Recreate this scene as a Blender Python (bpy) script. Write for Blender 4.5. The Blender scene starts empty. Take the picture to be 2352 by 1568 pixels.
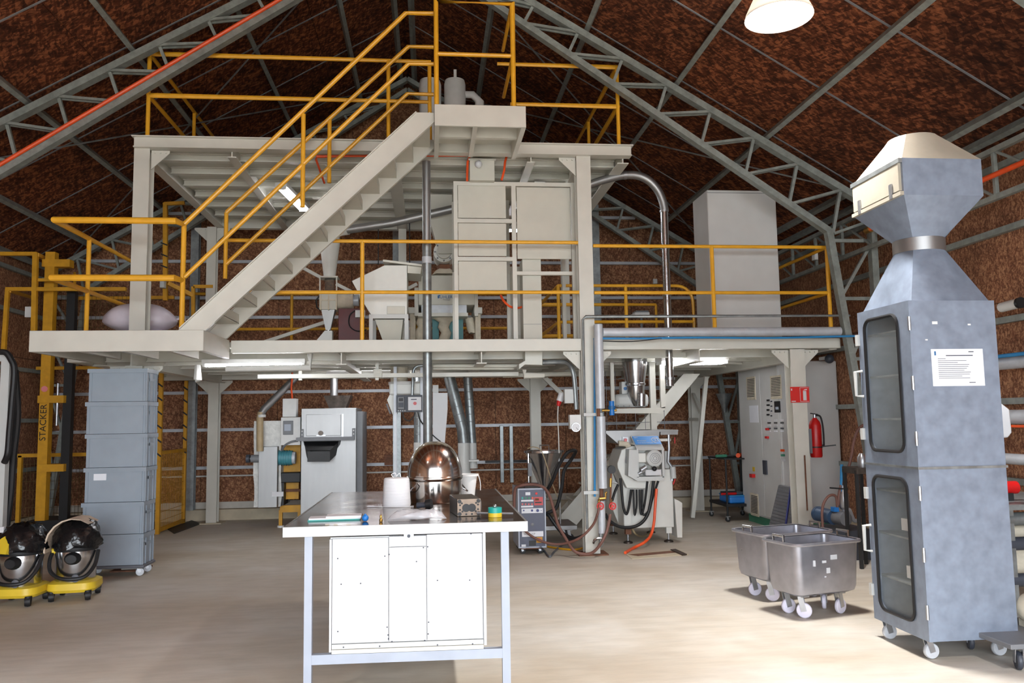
import bpy, math, random
from mathutils import Vector, Matrix
random.seed(7)
SC = bpy.context.scene
COL = SC.collection

# ------------------------------------------------------------------ camera
CH = 1.55
FPX = 1860.0
YAW, PITCH, ROLL = math.radians(5.85), math.radians(5.5), math.radians(-0.9)
_F = Vector((math.sin(YAW)*math.cos(PITCH), math.cos(YAW)*math.cos(PITCH), math.sin(PITCH)))
_R0 = Vector((math.cos(YAW), -math.sin(YAW), 0)); _U0 = _R0.cross(_F)
_R = _R0*math.cos(ROLL) + _U0*math.sin(ROLL)
_U = -_R0*math.sin(ROLL) + _U0*math.cos(ROLL)
_C = Vector((0, 0, CH))
cam = bpy.data.cameras.new('camera')
cam.sensor_width = 36.0; cam.sensor_fit = 'HORIZONTAL'; cam.lens = FPX/2352*36.0
cam.clip_start = 0.05; cam.clip_end = 200
camo = bpy.data.objects.new('camera', cam); COL.objects.link(camo)
camo.matrix_world = Matrix(((_R.x, _U.x, -_F.x, 0), (_R.y, _U.y, -_F.y, 0), (_R.z, _U.z, -_F.z, CH), (0, 0, 0, 1)))
SC.camera = camo

# ------------------------------------------------------------------ light and exposure
SKY = 12.5
w = bpy.data.worlds.new('overcast_sky'); SC.world = w; w.use_nodes = True
w.node_tree.nodes['Background'].inputs[0].default_value = (0.86, 0.93, 1.0, 1)
w.node_tree.nodes['Background'].inputs[1].default_value = SKY
DOOR = (-4.2, 5.0, 4.2)          # the open hall door behind the camera: x0, x1, height
FRONT_Y = -4.5
pl = bpy.data.lights.new('door_portal', 'AREA'); pl.shape = 'RECTANGLE'
pl.size = DOOR[1]-DOOR[0]; pl.size_y = DOOR[2]; pl.cycles.is_portal = True
po = bpy.data.objects.new('door_portal', pl); COL.objects.link(po)
po.location = ((DOOR[0]+DOOR[1])/2, FRONT_Y, DOOR[2]/2); po.rotation_euler = (math.radians(90), 0, 0)
SC.view_settings.view_transform = 'Standard'; SC.view_settings.look = 'None'
SC.view_settings.exposure = 0.0; SC.view_settings.gamma = 1.0; SC.view_settings.use_curve_mapping = False
SC.cycles.use_denoising = True
SC.cycles.max_bounces = 6; SC.cycles.diffuse_bounces = 4; SC.cycles.glossy_bounces = 3
SC.cycles.use_adaptive_sampling = True; SC.cycles.adaptive_threshold = 0.02
SC.cycles.transparent_max_bounces = 12
SC.cycles.sample_clamp_indirect = 8.0

# ------------------------------------------------------------------ where a point of the place stands
def ray(px, py): return _R*((px-1176)/FPX) - _U*((py-784)/FPX) + _F
def A(px, py, Y):
    d = ray(px, py); return _C + d*(Y/d.y)
def G(px, py, z=0.0):
    d = ray(px, py); return _C + d*((z-CH)/d.z)
def AX(px, py, X):
    d = ray(px, py); return _C + d*(X/d.x)
def rect(px0, py0, px1, py1, Y):
    xm, ym = (px0+px1)/2, (py0+py1)/2
    return A(px0, ym, Y).x, A(px1, ym, Y).x, A(xm, py1, Y).z, A(xm, py0, Y).z      # x0 x1 z0 z1

# ------------------------------------------------------------------ materials
MATS = {}
def lin(c):
    c = c/255.0
    return c/12.92 if c <= 0.04045 else ((c+0.055)/1.055)**2.4
def rgb(c): return (lin(c[0]), lin(c[1]), lin(c[2]), 1)
def base(name):
    m = bpy.data.materials.new(name); m.use_nodes = True
    return m, m.node_tree.nodes, m.node_tree.links, m.node_tree.nodes['Principled BSDF']
def mat(name, c, rough=0.5, metal=0.0, var=0.10, scale=6.0, stretch=(1, 1, 1), bump=0.0, bscale=60.0, rvar=0.08, spec=0.5, c2=None):
    m, N, L, b = base(name)
    tc = N.new('ShaderNodeTexCoord'); mp = N.new('ShaderNodeMapping'); mp.inputs['Scale'].default_value = stretch
    L.new(tc.outputs['Object'], mp.inputs[0])
    nz = N.new('ShaderNodeTexNoise'); nz.inputs['Scale'].default_value = scale; nz.inputs['Detail'].default_value = 2.5
    nz.inputs['Roughness'].default_value = 0.65
    L.new(mp.outputs[0], nz.inputs['Vector'])
    cr = N.new('ShaderNodeValToRGB'); col = rgb(c)
    lo = rgb(c2) if c2 else tuple(x*(1-var) for x in col[:3])+(1,)
    hi = tuple(min(1, x*(1+var)) for x in col[:3])+(1,)
    cr.color_ramp.elements[0].position = 0.32; cr.color_ramp.elements[0].color = lo
    cr.color_ramp.elements[1].position = 0.68; cr.color_ramp.elements[1].color = hi
    L.new(nz.outputs['Fac'], cr.inputs[0]); L.new(cr.outputs[0], b.inputs['Base Color'])
    mr = N.new('ShaderNodeMapRange'); mr.inputs[3].default_value = max(0.02, rough-rvar); mr.inputs[4].default_value = min(1, rough+rvar)
    L.new(nz.outputs['Fac'], mr.inputs[0]); L.new(mr.outputs[0], b.inputs['Roughness'])
    b.inputs['Metallic'].default_value = metal; b.inputs['Specular IOR Level'].default_value = spec
    if bump:
        n2 = N.new('ShaderNodeTexNoise'); n2.inputs['Scale'].default_value = bscale; n2.inputs['Detail'].default_value = 2
        L.new(mp.outputs[0], n2.inputs['Vector'])
        bp = N.new('ShaderNodeBump'); bp.inputs['Strength'].default_value = bump; bp.inputs['Distance'].default_value = 0.01
        L.new(n2.outputs['Fac'], bp.inputs['Height']); L.new(bp.outputs[0], b.inputs['Normal'])
    MATS[name] = m
    return m
def emit(name, c, s):
    m, N, L, b = base(name); b.inputs['Base Color'].default_value = rgb(c)
    b.inputs['Emission Color'].default_value = rgb(c); b.inputs['Emission Strength'].default_value = s
    MATS[name] = m
def osb(name, dark, mid, light, sc, axis, stain=0.5):
    m, N, L, b = base(name)
    tc = N.new('ShaderNodeTexCoord')
    nz = N.new('ShaderNodeTexNoise'); nz.inputs['Scale'].default_value = 5.0; nz.inputs['Detail'].default_value = 2
    L.new(tc.outputs['Object'], nz.inputs['Vector'])
    last = None
    for i, (rot, k) in enumerate(((0.3, 1.0), (-0.55, 0.8), (1.25, 1.1))):
        mp = N.new('ShaderNodeMapping'); mp.vector_type = 'POINT'
        rt = [0, 0, 0]; rt[axis] = rot; mp.inputs['Rotation'].default_value = rt
        vm = N.new('ShaderNodeVectorMath'); vm.operation = 'MULTIPLY_ADD'
        vm.inputs[1].default_value = (0.03, 0.03, 0.03)
        L.new(nz.outputs['Color'], vm.inputs[0]); L.new(tc.outputs['Object'], vm.inputs[2]); L.new(vm.outputs[0], mp.inputs[0])
        ms = N.new('ShaderNodeVectorMath'); ms.operation = 'MULTIPLY'; ms.inputs[1].default_value = tuple(x*k for x in sc)
        L.new(mp.outputs[0], ms.inputs[0])
        vo = N.new('ShaderNodeTexVoronoi'); vo.inputs['Scale'].default_value = 1.0; L.new(ms.outputs[0], vo.inputs['Vector'])
        sp = N.new('ShaderNodeSeparateColor'); L.new(vo.outputs['Color'], sp.inputs[0])
        if last is None: last = sp.outputs[0]
        else:
            mx = N.new('ShaderNodeMix'); mx.data_type = 'FLOAT'; mx.inputs[0].default_value = 0.5 if i == 1 else 0.36
            L.new(last, mx.inputs[2]); L.new(sp.outputs[i % 3], mx.inputs[3]); last = mx.outputs[0]
    cr = N.new('ShaderNodeValToRGB'); e = cr.color_ramp.elements
    e[0].position = 0.2; e[0].color = rgb(dark); e[1].position = 0.8; e[1].color = rgb(light)
    x = e.new(0.5); x.color = rgb(mid)
    L.new(last, cr.inputs[0])
    n3 = N.new('ShaderNodeTexNoise'); n3.inputs['Scale'].default_value = 0.9; n3.inputs['Detail'].default_value = 4; n3.inputs['Roughness'].default_value = 0.7
    L.new(tc.outputs['Object'], n3.inputs['Vector'])
    r3 = N.new('ShaderNodeMapRange'); r3.inputs[1].default_value = 0.32; r3.inputs[2].default_value = 0.56; r3.inputs[3].default_value = 1-stain; r3.inputs[4].default_value = 1.0
    L.new(n3.outputs['Fac'], r3.inputs[0])
    mm = N.new('ShaderNodeMix'); mm.data_type = 'RGBA'; mm.blend_type = 'MULTIPLY'; mm.inputs[0].default_value = 1
    L.new(cr.outputs[0], mm.inputs[6]); L.new(r3.outputs[0], mm.inputs[7]); L.new(mm.outputs[2], b.inputs['Base Color'])
    b.inputs['Roughness'].default_value = 0.85; b.inputs['Specular IOR Level'].default_value = 0.25
    MATS[name] = m

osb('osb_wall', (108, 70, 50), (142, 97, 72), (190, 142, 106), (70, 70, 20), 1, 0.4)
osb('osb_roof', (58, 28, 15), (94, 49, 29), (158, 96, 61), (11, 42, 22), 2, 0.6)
# concrete slab with wear and damp marks of its own
m, N, L, b = base('concrete')
tc = N.new('ShaderNodeTexCoord')
def _noise(s, d, r=0.6, st=(1, 1, 1)):
    mp = N.new('ShaderNodeMapping'); mp.inputs['Scale'].default_value = st; L.new(tc.outputs['Object'], mp.inputs[0])
    n = N.new('ShaderNodeTexNoise'); n.inputs['Scale'].default_value = s; n.inputs['Detail'].default_value = d; n.inputs['Roughness'].default_value = r
    L.new(mp.outputs[0], n.inputs['Vector']); return n
n1 = _noise(0.55, 4, 0.62, (0.6, 1.5, 1)); n2 = _noise(5, 4, 0.7, (0.5, 2, 1)); n3 = _noise(0.35, 4, 0.7)
cr = N.new('ShaderNodeValToRGB'); e = cr.color_ramp.elements
e[0].position = 0.3; e[0].color = rgb((192, 180, 161)); e[1].position = 0.72; e[1].color = rgb((222, 219, 213))
L.new(n1.outputs['Fac'], cr.inputs[0])
c2 = N.new('ShaderNodeValToRGB'); e = c2.color_ramp.elements
e[0].position = 0.3; e[0].color = (0.72, 0.72, 0.72, 1); e[1].position = 0.6; e[1].color = (1, 1, 1, 1); L.new(n2.outputs['Fac'], c2.inputs[0])
c3 = N.new('ShaderNodeValToRGB'); e = c3.color_ramp.elements
e[0].position = 0.36; e[0].color = (0.80, 0.75, 0.68, 1); e[1].position = 0.52; e[1].color = (1, 1, 1, 1); L.new(n3.outputs['Fac'], c3.inputs[0])
x1 = N.new('ShaderNodeMix'); x1.data_type = 'RGBA'; x1.blend_type = 'MULTIPLY'; x1.inputs[0].default_value = 0.5
L.new(cr.outputs[0], x1.inputs[6]); L.new(c2.outputs[0], x1.inputs[7])
x2 = N.new('ShaderNodeMix'); x2.data_type = 'RGBA'; x2.blend_type = 'MULTIPLY'; x2.inputs[0].default_value = 0.9
L.new(x1.outputs[2], x2.inputs[6]); L.new(c3.outputs[0], x2.inputs[7]); L.new(x2.outputs[2], b.inputs['Base Color'])
mr = N.new('ShaderNodeMapRange'); mr.inputs[3].default_value = 0.42; mr.inputs[4].default_value = 0.75; L.new(n1.outputs['Fac'], mr.inputs[0]); L.new(mr.outputs[0], b.inputs['Roughness'])
bp = N.new('ShaderNodeBump'); bp.inputs['Strength'].default_value = 0.08; bp.inputs['Distance'].default_value = 0.01
L.new(n2.outputs['Fac'], bp.inputs['Height']); L.new(bp.outputs[0], b.inputs['Normal'])
MATS['concrete'] = m

mat('cream', (208, 206, 196), 0.42, var=0.05, scale=3)
mat('cream_panel', (202, 200, 188), 0.5, var=0.04, scale=3)
mat('light_grey', (196, 198, 196), 0.45, var=0.05, scale=3)
mat('cabinet_grey', (200, 200, 198), 0.5, var=0.05, scale=2)
mat('yellow', (234, 172, 44), 0.38, var=0.08, scale=8)
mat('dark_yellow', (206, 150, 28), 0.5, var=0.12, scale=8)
mat('vac_yellow', (222, 190, 50), 0.4, var=0.06)
mat('galv', (150, 155, 156), 0.42, 0.75, var=0.22, scale=9)
mat('galv_light', (192, 196, 202), 0.42, 0.12, var=0.08, scale=9)
mat('galv_sheet', (138, 150, 168), 0.42, 0.4, var=0.12, scale=10, rvar=0.12)
mat('galv_warm_lit', (172, 165, 150), 0.45, 0.2, var=0.06, scale=8)  # galvanised sheet with the warm lamp light put into its colour
mat('truss_steel', (142, 148, 143), 0.5, 0.25, var=0.2, scale=10)
mat('stainless', (196, 196, 198), 0.2, 1.0, var=0.05, scale=3, stretch=(1, 1, 12), rvar=0.06)
mat('brushed', (158, 158, 158), 0.44, 0.85, var=0.08, scale=5, stretch=(1, 1, 0.2), rvar=0.08)
mat('mirror_steel', (215, 212, 208), 0.15, 1.0, var=0.05, scale=5, rvar=0.05)
mat('bin_steel', (168, 168, 176), 0.32, 0.8, var=0.12, scale=7, rvar=0.1)
mat('table_top', (130, 118, 110), 0.16, 1.0, var=0.25, scale=5, rvar=0.1)
mat('white', (212, 213, 216), 0.4, var=0.02, scale=3)
mat('white_matt', (226, 226, 224), 0.7, var=0.05, scale=5)
mat('white_wool', (224, 224, 220), 0.9, var=0.12, scale=14, bump=0.9, bscale=24)
mat('frame_grey', (166, 174, 188), 0.45, var=0.05)
mat('crate_grey', (146, 157, 168), 0.5, var=0.05, scale=4)
mat('pvc_white', (214, 214, 210), 0.4, var=0.04)
mat('black_rubber', (24, 24, 26), 0.55, var=0.2)
mat('black_paint', (26, 26, 28), 0.5, var=0.2)
mat('black_bag', (18, 18, 20), 0.22, var=0.3, bump=1.0, bscale=16)
mat('beige_cloth', (205, 186, 165), 0.8, var=0.08)
mat('slate', (80, 84, 104), 0.45, var=0.06)
mat('dark_grey', (62, 66, 76), 0.5, var=0.1)
mat('mid_grey', (118, 120, 124), 0.5, var=0.1)
mat('red', (190, 24, 24), 0.35, var=0.08)
mat('red_sign', (214, 34, 26), 0.5, var=0.04)
mat('dark_red', (84, 10, 12), 0.5, var=0.12)
mat('orange', (232, 84, 30), 0.45, var=0.08)
mat('blue', (36, 120, 200), 0.4, var=0.08)
mat('sign_blue', (52, 138, 214), 0.45, var=0.04)
mat('pipe_blue', (44, 132, 190), 0.45, var=0.08)
mat('dark_blue', (36, 46, 120), 0.45, var=0.1)
mat('motor_teal', (70, 138, 150), 0.45, var=0.1)
mat('motor_blue', (58, 82, 112), 0.45, var=0.12)
mat('teal', (30, 160, 150), 0.4, var=0.05)
mat('green', (70, 140, 112), 0.6, var=0.1)
mat('brass', (190, 150, 80), 0.35, 0.9, var=0.12)
mat('hose_brown', (112, 76, 66), 0.55, var=0.12)
mat('hose_tan', (170, 150, 116), 0.55, var=0.12)
mat('rust', (112, 74, 54), 0.8, var=0.3, scale=12)
mat('wood_dark', (60, 44, 34), 0.7, var=0.2, scale=12)
mat('paper', (232, 234, 240), 0.7, var=0.02)
mat('ink', (60, 64, 80), 0.7, var=0.05)
mat('logo_blue', (30, 96, 150), 0.5, var=0.03)
mat('sack', (214, 204, 214), 0.42, var=0.05, scale=8, bump=0.3, bscale=9)
mat('canvas', (206, 196, 176), 0.85, var=0.1, scale=10, bump=0.5, bscale=30)
mat('twine', (236, 236, 238), 0.65, var=0.05, scale=4, stretch=(1, 1, 40), bump=0.4, bscale=12)
mat('machine_white', (222, 222, 216), 0.42, var=0.05, scale=4)
m, N, L, b = base('lamp_shade')          # milky polycarbonate reflector that lets light through
tl = N.new('ShaderNodeBsdfTranslucent'); tl.inputs[0].default_value = (0.85, 0.8, 0.72, 1); b.inputs['Base Color'].default_value = (0.75, 0.71, 0.64, 1); b.inputs['Roughness'].default_value = 0.4
ms = N.new('ShaderNodeMixShader'); ms.inputs[0].default_value = 0.1
L.new(b.outputs[0], ms.inputs[1]); L.new(tl.outputs[0], ms.inputs[2]); L.new(ms.outputs[0], N['Material Output'].inputs[0]); MATS['lamp_shade'] = m
mat('die_face', (142, 124, 108), 0.5, 0.3, var=0.2, scale=14)
mat('die_steel', (84, 76, 70), 0.42, 0.7, var=0.3, scale=14)
mat('wheel_white', (216, 212, 228), 0.45, var=0.04)
mat('silver', (176, 178, 182), 0.35, 0.9, var=0.1, scale=8)
mat('rubber_grey', (96, 98, 104), 0.6, var=0.1)
mat('mesh_dark', (92, 70, 20), 0.6, var=0.1)
mat('teal_panel', (58, 120, 122), 0.5, var=0.08)
mat('tile_filter', (140, 142, 148), 0.6, 0.3, var=0.12)
mat('plinth', (196, 184, 160), 0.8, var=0.1, scale=6)
mat('skirting', (205, 200, 190), 0.6, var=0.06)
emit('tube_glow', (250, 250, 255), 42.0)
emit('lamp_glow', (255, 250, 244), 9.0)
def clear_mat(name, c, rough, alpha):
    m, N, L, b = base(name)
    b.inputs['Base Color'].default_value = rgb(c); b.inputs['Roughness'].default_value = rough
    b.inputs['Alpha'].default_value = alpha; b.inputs['Specular IOR Level'].default_value = 0.6
    MATS[name] = m
clear_mat('window_glass', (170, 178, 180), 0.06, 0.16)
clear_mat('plastic_film', (235, 235, 240), 0.1, 0.5)
clear_mat('sight_glass', (120, 118, 110), 0.08, 0.35)

# ------------------------------------------------------------------ mesh helpers
def V(*a): return Vector(a)
def _frame(d, up=(0, 0, 1)):
    d = Vector(d).normalized(); u = Vector(up)
    if abs(d.dot(u.normalized())) > 0.98: u = Vector((0, 1, 0)) if abs(d.y) < 0.9 else Vector((1, 0, 0))
    s = d.cross(u).normalized(); return s, s.cross(d).normalized()
class M:
    def __init__(s): s.v = []; s.f = []
    def add(s, vs, fs):
        n = len(s.v); s.v += [Vector(x) for x in vs]; s.f += [tuple(i+n for i in f) for f in fs]; return s
    def box(s, x0, y0, z0, x1, y1, z1):
        x0, x1 = min(x0, x1), max(x0, x1); y0, y1 = min(y0, y1), max(y0, y1); z0, z1 = min(z0, z1), max(z0, z1)
        return s.add([(x0, y0, z0), (x1, y0, z0), (x1, y1, z0), (x0, y1, z0), (x0, y0, z1), (x1, y0, z1), (x1, y1, z1), (x0, y1, z1)],
                     [(0, 3, 2, 1), (4, 5, 6, 7), (0, 1, 5, 4), (1, 2, 6, 5), (2, 3, 7, 6), (3, 0, 4, 7)])
    def pbox(s, px0, py0, px1, py1, Y0, Y1):
        x0, x1, z0, z1 = rect(px0, py0, px1, py1, Y0); return s.box(x0, Y0, z0, x1, Y1, z1)
    def loft(s, rings, cap=True):
        n = len(rings[0]); k = len(rings); vs = [p for r in rings for p in r]; fs = []
        for i in range(k-1):
            for j in range(n):
                j2 = (j+1) % n; fs.append((i*n+j, i*n+j2, (i+1)*n+j2, (i+1)*n+j))
        if cap: fs.append(tuple(reversed(range(n)))); fs.append(tuple((k-1)*n+j for j in range(n)))
        return s.add(vs, fs)
    def prism(s, poly, vec):
        vec = Vector(vec); a = [Vector(p) for p in poly]; b = [p+vec for p in a]
        nrm = Vector((0, 0, 0))
        for i in range(len(a)): nrm += a[i].cross(a[(i+1) % len(a)])
        if nrm.dot(vec) < 0: a.reverse(); b.reverse()
        return s.loft([a, b])
    def bar(s, p, q, w, h, up=(0, 0, 1)):
        p, q = Vector(p), Vector(q); sd, u = _frame(q-p, up); a, c = sd*(w/2), u*(h/2)
        r = [-a-c, a-c, a+c, -a+c]
        return s.loft([[p+x for x in r], [q+x for x in r]])
    def ibeam(s, p, q, w, h, t=0.012, up=(0, 0, 1)):
        p, q = Vector(p), Vector(q); sd, u = _frame(q-p, up); W, H = w/2, h/2; g = t/2
        pr = [(-W, -H), (W, -H), (W, -H+t), (g, -H+t), (g, H-t), (W, H-t), (W, H), (-W, H), (-W, H-t), (-g, H-t), (-g, -H+t), (-W, -H+t)]
        r = [sd*a+u*c for a, c in pr]
        n = len(s.v); k = 12
        s.v += [p+x for x in r]+[q+x for x in r]
        for j in range(k):
            j2 = (j+1) % k; s.f.append((n+j, n+j2, n+k+j2, n+k+j))
        for o, rev in ((n, True), (n+k, False)):
            for quad in ((0, 1, 2, 11), (3, 4, 9, 10), (8, 5, 6, 7)):
                f = tuple(o+i for i in quad); s.f.append(tuple(reversed(f)) if rev else f)
        return s
    def cyl(s, p, q, r, r2=None, n=14, cap=True):
        p, q = Vector(p), Vector(q); r2 = r if r2 is None else r2; a, c = _frame(q-p)
        rg = lambda o, R: [o+(a*math.cos(2*math.pi*i/n)+c*math.sin(2*math.pi*i/n))*R for i in range(n)]
        return s.loft([rg(p, max(r, 1e-4)), rg(q, max(r2, 1e-4))], cap)
    def tube(s, pts, r, n=8):
        pts = [Vector(p) for p in pts]; rings = []; a = None
        for i, p in enumerate(pts):
            d = (pts[min(i+1, len(pts)-1)]-pts[max(i-1, 0)]).normalized()
            if a is None: a, _ = _frame(d)
            a = (a-d*a.dot(d)).normalized(); c = d.cross(a)
            k = 1.0
            if 0 < i < len(pts)-1:
                d1 = (p-pts[i-1]).normalized(); k = 1/max(0.55, d1.dot(d))
            rr = r[i] if isinstance(r, (list, tuple)) else r
            rings.append([p+(a*math.cos(2*math.pi*j/n)+c*math.sin(2*math.pi*j/n))*rr*min(k, 1.4) for j in range(n)])
        return s.loft(rings)
    def lathe(s, prof, c, n=28, axis=(0, 0, 1), cap=True):
        c = Vector(c); ax = Vector(axis).normalized(); a, b2 = _frame(ax)
        rings = [[c+ax*h+(a*math.cos(2*math.pi*i/n)+b2*math.sin(2*math.pi*i/n))*max(r, 1e-4) for i in range(n)] for r, h in prof]
        return s.loft(rings, cap)
    def frus(s, c0, sx0, sy0, c1, sx1, sy1):
        rg = lambda c, sx, sy: [Vector((c[0]-sx/2, c[1]-sy/2, c[2])), Vector((c[0]+sx/2, c[1]-sy/2, c[2])), Vector((c[0]+sx/2, c[1]+sy/2, c[2])), Vector((c[0]-sx/2, c[1]+sy/2, c[2]))]
        return s.loft([rg(c0, sx0, sy0), rg(c1, sx1, sy1)])
    def ball(s, c, rx, ry=None, rz=None, n=16, k=10):
        ry = ry or rx; rz = rz or rx; c = Vector(c)
        return s.loft([[c+Vector((rx*max(math.sin(math.pi*i/k), 1e-3)*math.cos(2*math.pi*j/n), ry*max(math.sin(math.pi*i/k), 1e-3)*math.sin(2*math.pi*j/n), -rz*math.cos(math.pi*i/k))) for j in range(n)] for i in range(k+1)])
    def drop(s, z):
        zm = min(v.z for v in s.v)
        for v in s.v:
            if v.z < zm+1e-4: v.z = z
        return s
    def rot(s, c, axis, ang):
        R = Matrix.Translation(Vector(c)) @ Matrix.Rotation(ang, 4, axis) @ Matrix.Translation(-Vector(c))
        s.v = [R @ x for x in s.v]; return s
    def obj(s, name, mt, parent=None, local=False, bev=0.0, label=None, cat=None, group=None, kind=None, angle=34):
        me = bpy.data.meshes.new(name); inv = None
        o = None
        if parent is not None:
            mw = MW[parent]; vs = s.v if local else [mw.inverted() @ x for x in s.v]
        else:
            xs = [x.x for x in s.v]; ys = [x.y for x in s.v]; zs = [x.z for x in s.v]
            c = Vector(((min(xs)+max(xs))/2, (min(ys)+max(ys))/2, min(zs))); mw = Matrix.Translation(c); vs = [x-c for x in s.v]
        me.from_pydata([tuple(x) for x in vs], [], s.f); me.validate(); me.update()
        for p in me.polygons: p.use_smooth = True
        me.set_sharp_from_angle(angle=math.radians(angle))
        me.materials.append(MATS[mt])
        o = bpy.data.objects.new(name, me); COL.objects.link(o)
        if parent is not None: o.parent = parent
        else: o.location = mw.translation
        MW[o] = mw
        if bev:
            bv = o.modifiers.new('bevel', 'BEVEL'); bv.width = bev; bv.segments = 2; bv.limit_method = 'ANGLE'; bv.angle_limit = math.radians(40)
        tag(o, label, cat, group, kind)
        return o
MW = {}
def tag(o, label=None, cat=None, group=None, kind=None):
    if label: o['label'] = label
    if cat: o['category'] = cat
    if group: o['group'] = group
    if kind: o['kind'] = kind
    return o
def thing(name, label, cat, loc=(0, 0, 0), rz=0.0, group=None, kind=None):
    o = bpy.data.objects.new(name, None); COL.objects.link(o); o.empty_display_size = 0.2
    o.location = loc; o.rotation_euler = (0, 0, rz)
    MW[o] = Matrix.Translation(Vector(loc)) @ Matrix.Rotation(rz, 4, 'Z')
    return tag(o, label, cat, group, kind)
def dup(o, parent=None):
    c = o.copy(); COL.objects.link(c)
    if parent is not None: c.parent = parent
    MW[c] = MW[o]
    for ch in list(o.children): dup(ch, c)
    return c
def put(o, loc, rz=0.0, label=None, group=None):
    o.location = loc; o.rotation_euler = (0, 0, rz); MW[o] = Matrix.Translation(Vector(loc)) @ Matrix.Rotation(rz, 4, 'Z')
    return tag(o, label, None, group)
def text(s, size, loc, rot, mt, parent, name='lettering', depth=0.0008, align='CENTER'):
    cu = bpy.data.curves.new(name, 'FONT'); cu.body = s; cu.size = size; cu.extrude = depth
    cu.align_x = align; cu.align_y = 'CENTER'; cu.materials.append(MATS[mt]); cu.resolution_u = 3
    tmp = bpy.data.objects.new('tmp', cu); COL.objects.link(tmp)
    me = bpy.data.meshes.new_from_object(tmp.evaluated_get(bpy.context.evaluated_depsgraph_get())); me.name = name
    bpy.data.objects.remove(tmp); bpy.data.curves.remove(cu)
    mw = Matrix.Translation(Vector(loc)) @ (rot if isinstance(rot, Matrix) else Matrix.Rotation(math.pi/2, 4, 'X'))
    me.transform(MW[parent].inverted() @ mw)
    if not me.materials: me.materials.append(MATS[mt])
    o = bpy.data.objects.new(name, me); COL.objects.link(o); o.parent = parent; MW[o] = MW[parent]
    return o
RX90 = Matrix.Rotation(math.pi/2, 4, 'X')
def smooth(pts, k=6):
    pts = [Vector(p) for p in pts]; out = []
    for i in range(len(pts)-1):
        p0, p1, p2, p3 = pts[max(i-1, 0)], pts[i], pts[i+1], pts[min(i+2, len(pts)-1)]
        for j in range(k):
            t = j/k; out.append(0.5*((2*p1)+(p2-p0)*t+(2*p0-5*p1+4*p2-p3)*t*t+(3*p1-p0-3*p2+p3)*t**3))
    return out+[pts[-1]]
def rrect(x0, x1, z0, z1, r, k=4):
    pts = []
    for cx, cz, a0 in ((x1-r, z0+r, -90), (x1-r, z1-r, 0), (x0+r, z1-r, 90), (x0+r, z0+r, 180)):
        for i in range(k+1):
            a = math.radians(a0+90*i/k); pts.append((cx+r*math.cos(a), cz+r*math.sin(a)))
    return pts
def caster(parent, c, r=0.06, wmat='black_rubber', h=None, ang=0.0, local=False, w=0.03):
    """castor under a corner: a fork (part) with a wheel; c is the floor point"""
    c = Vector(c); h = h or r*2.2; d = Vector((math.cos(ang), math.sin(ang), 0)); ax = Vector((-d.y, d.x, 0))
    m = M().box(c.x-0.03, c.y-0.03, c.z+h-0.012, c.x+0.03, c.y+0.03, c.z+h)
    for k in (-1, 1):
        m.bar(c+ax*k*(w/2+0.006)+V(0, 0, r*0.9), c+ax*k*(w/2+0.006)-d*r*0.4+V(0, 0, h-0.005), 0.006, r*0.7, up=d)
    f = m.obj('caster', 'silver', parent, local)
    wh = M().lathe([(r*0.35, -w*0.55), (r*0.9, -w/2), (r, -w*0.25), (r, w*0.25), (r*0.9, w/2), (r*0.35, w*0.55)], c+V(0, 0, r), 18, ax).obj('wheel', wmat, f, local)
    return f
# ------------------------------------------------------------------ the hall
WL, WR, YB = -6.2, 5.5, 13.95          # inner faces of side walls, back wall
XR, SL = -0.35, 0.59                   # ridge, roof slope
ZCH, ZBC, SBC = 7.38, 7.19, 0.676      # truss chords
ZRF = 7.56                             # underside of the roof boards at the ridge
def zroof(x): return ZRF-SL*abs(x-XR)
def ztop(x): return ZCH-SL*abs(x-XR)
def zbot(x): return ZBC-SBC*abs(x-XR)

M().box(WL-0.3, FRONT_Y-0.3, -0.2, WR+0.3, YB+0.3, 0).obj('floor', 'concrete', kind='structure', label='bare concrete slab floor with damp marks')
M().box(-30, -40, -0.25, 30, FRONT_Y-0.3, -0.02).obj('yard_ground', 'concrete', kind='structure')

def gable(y0, y1, inset=0.0):
    pts = [(WL-0.3, 0), (WR+0.3, 0), (WR+0.3, zroof(WR)+0.1), (XR, ZRF+0.1), (WL-0.3, zroof(WL)+0.1)]
    return M().prism([(x, y0, z) for x, z in pts], (0, y1-y0, 0))
wb = gable(YB+0.03, YB+0.15).obj('wall_back', 'wood_dark', kind='structure', label='oriented strand board gable wall behind the platforms')
def clip(poly, side):
    out = []
    f = lambda p: ZRF-SL*side*(p[0]-XR)-p[1]
    for i in range(len(poly)):
        a, b = poly[i], poly[(i+1) % len(poly)]; fa, fb = f(a), f(b)
        if fa >= 0: out.append(a)
        if (fa >= 0) != (fb >= 0):
            t = fa/(fa-fb); out.append((a[0]+(b[0]-a[0])*t, a[1]+(b[1]-a[1])*t))
    return out
g = 0.004
x = WL
zs = [0.17, 2.61, 5.05, 7.6]
while x < WR-0.05:
    x1 = min(x+1.22, WR)
    for k in range(3):
        po = [(x+g, zs[k]+g), (x1-g, zs[k]+g), (x1-g, zs[k+1]-g), (x+g, zs[k+1]-g)]
        for s in (1, -1):
            po = clip(po, s) if len(po) > 2 else po
        if len(po) > 2:
            M().prism([(a, YB+random.uniform(-0.003, 0.003), c) for a, c in [(p[0], p[1]) for p in po]], (0, 0.025, 0)).obj('board', 'osb_wall', wb)
    x = x1
for z in (0.835, 1.456, 2.071, 2.70, 3.33, 3.66, 4.28, 5.1, 5.9):
    hw = (ZRF-z)/SL-0.15
    M().box(max(WL, XR-hw), YB-0.06, z-0.025, min(WR, XR+hw), YB-0.005, z+0.025).obj('girt', 'galv_light', wb)
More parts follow.
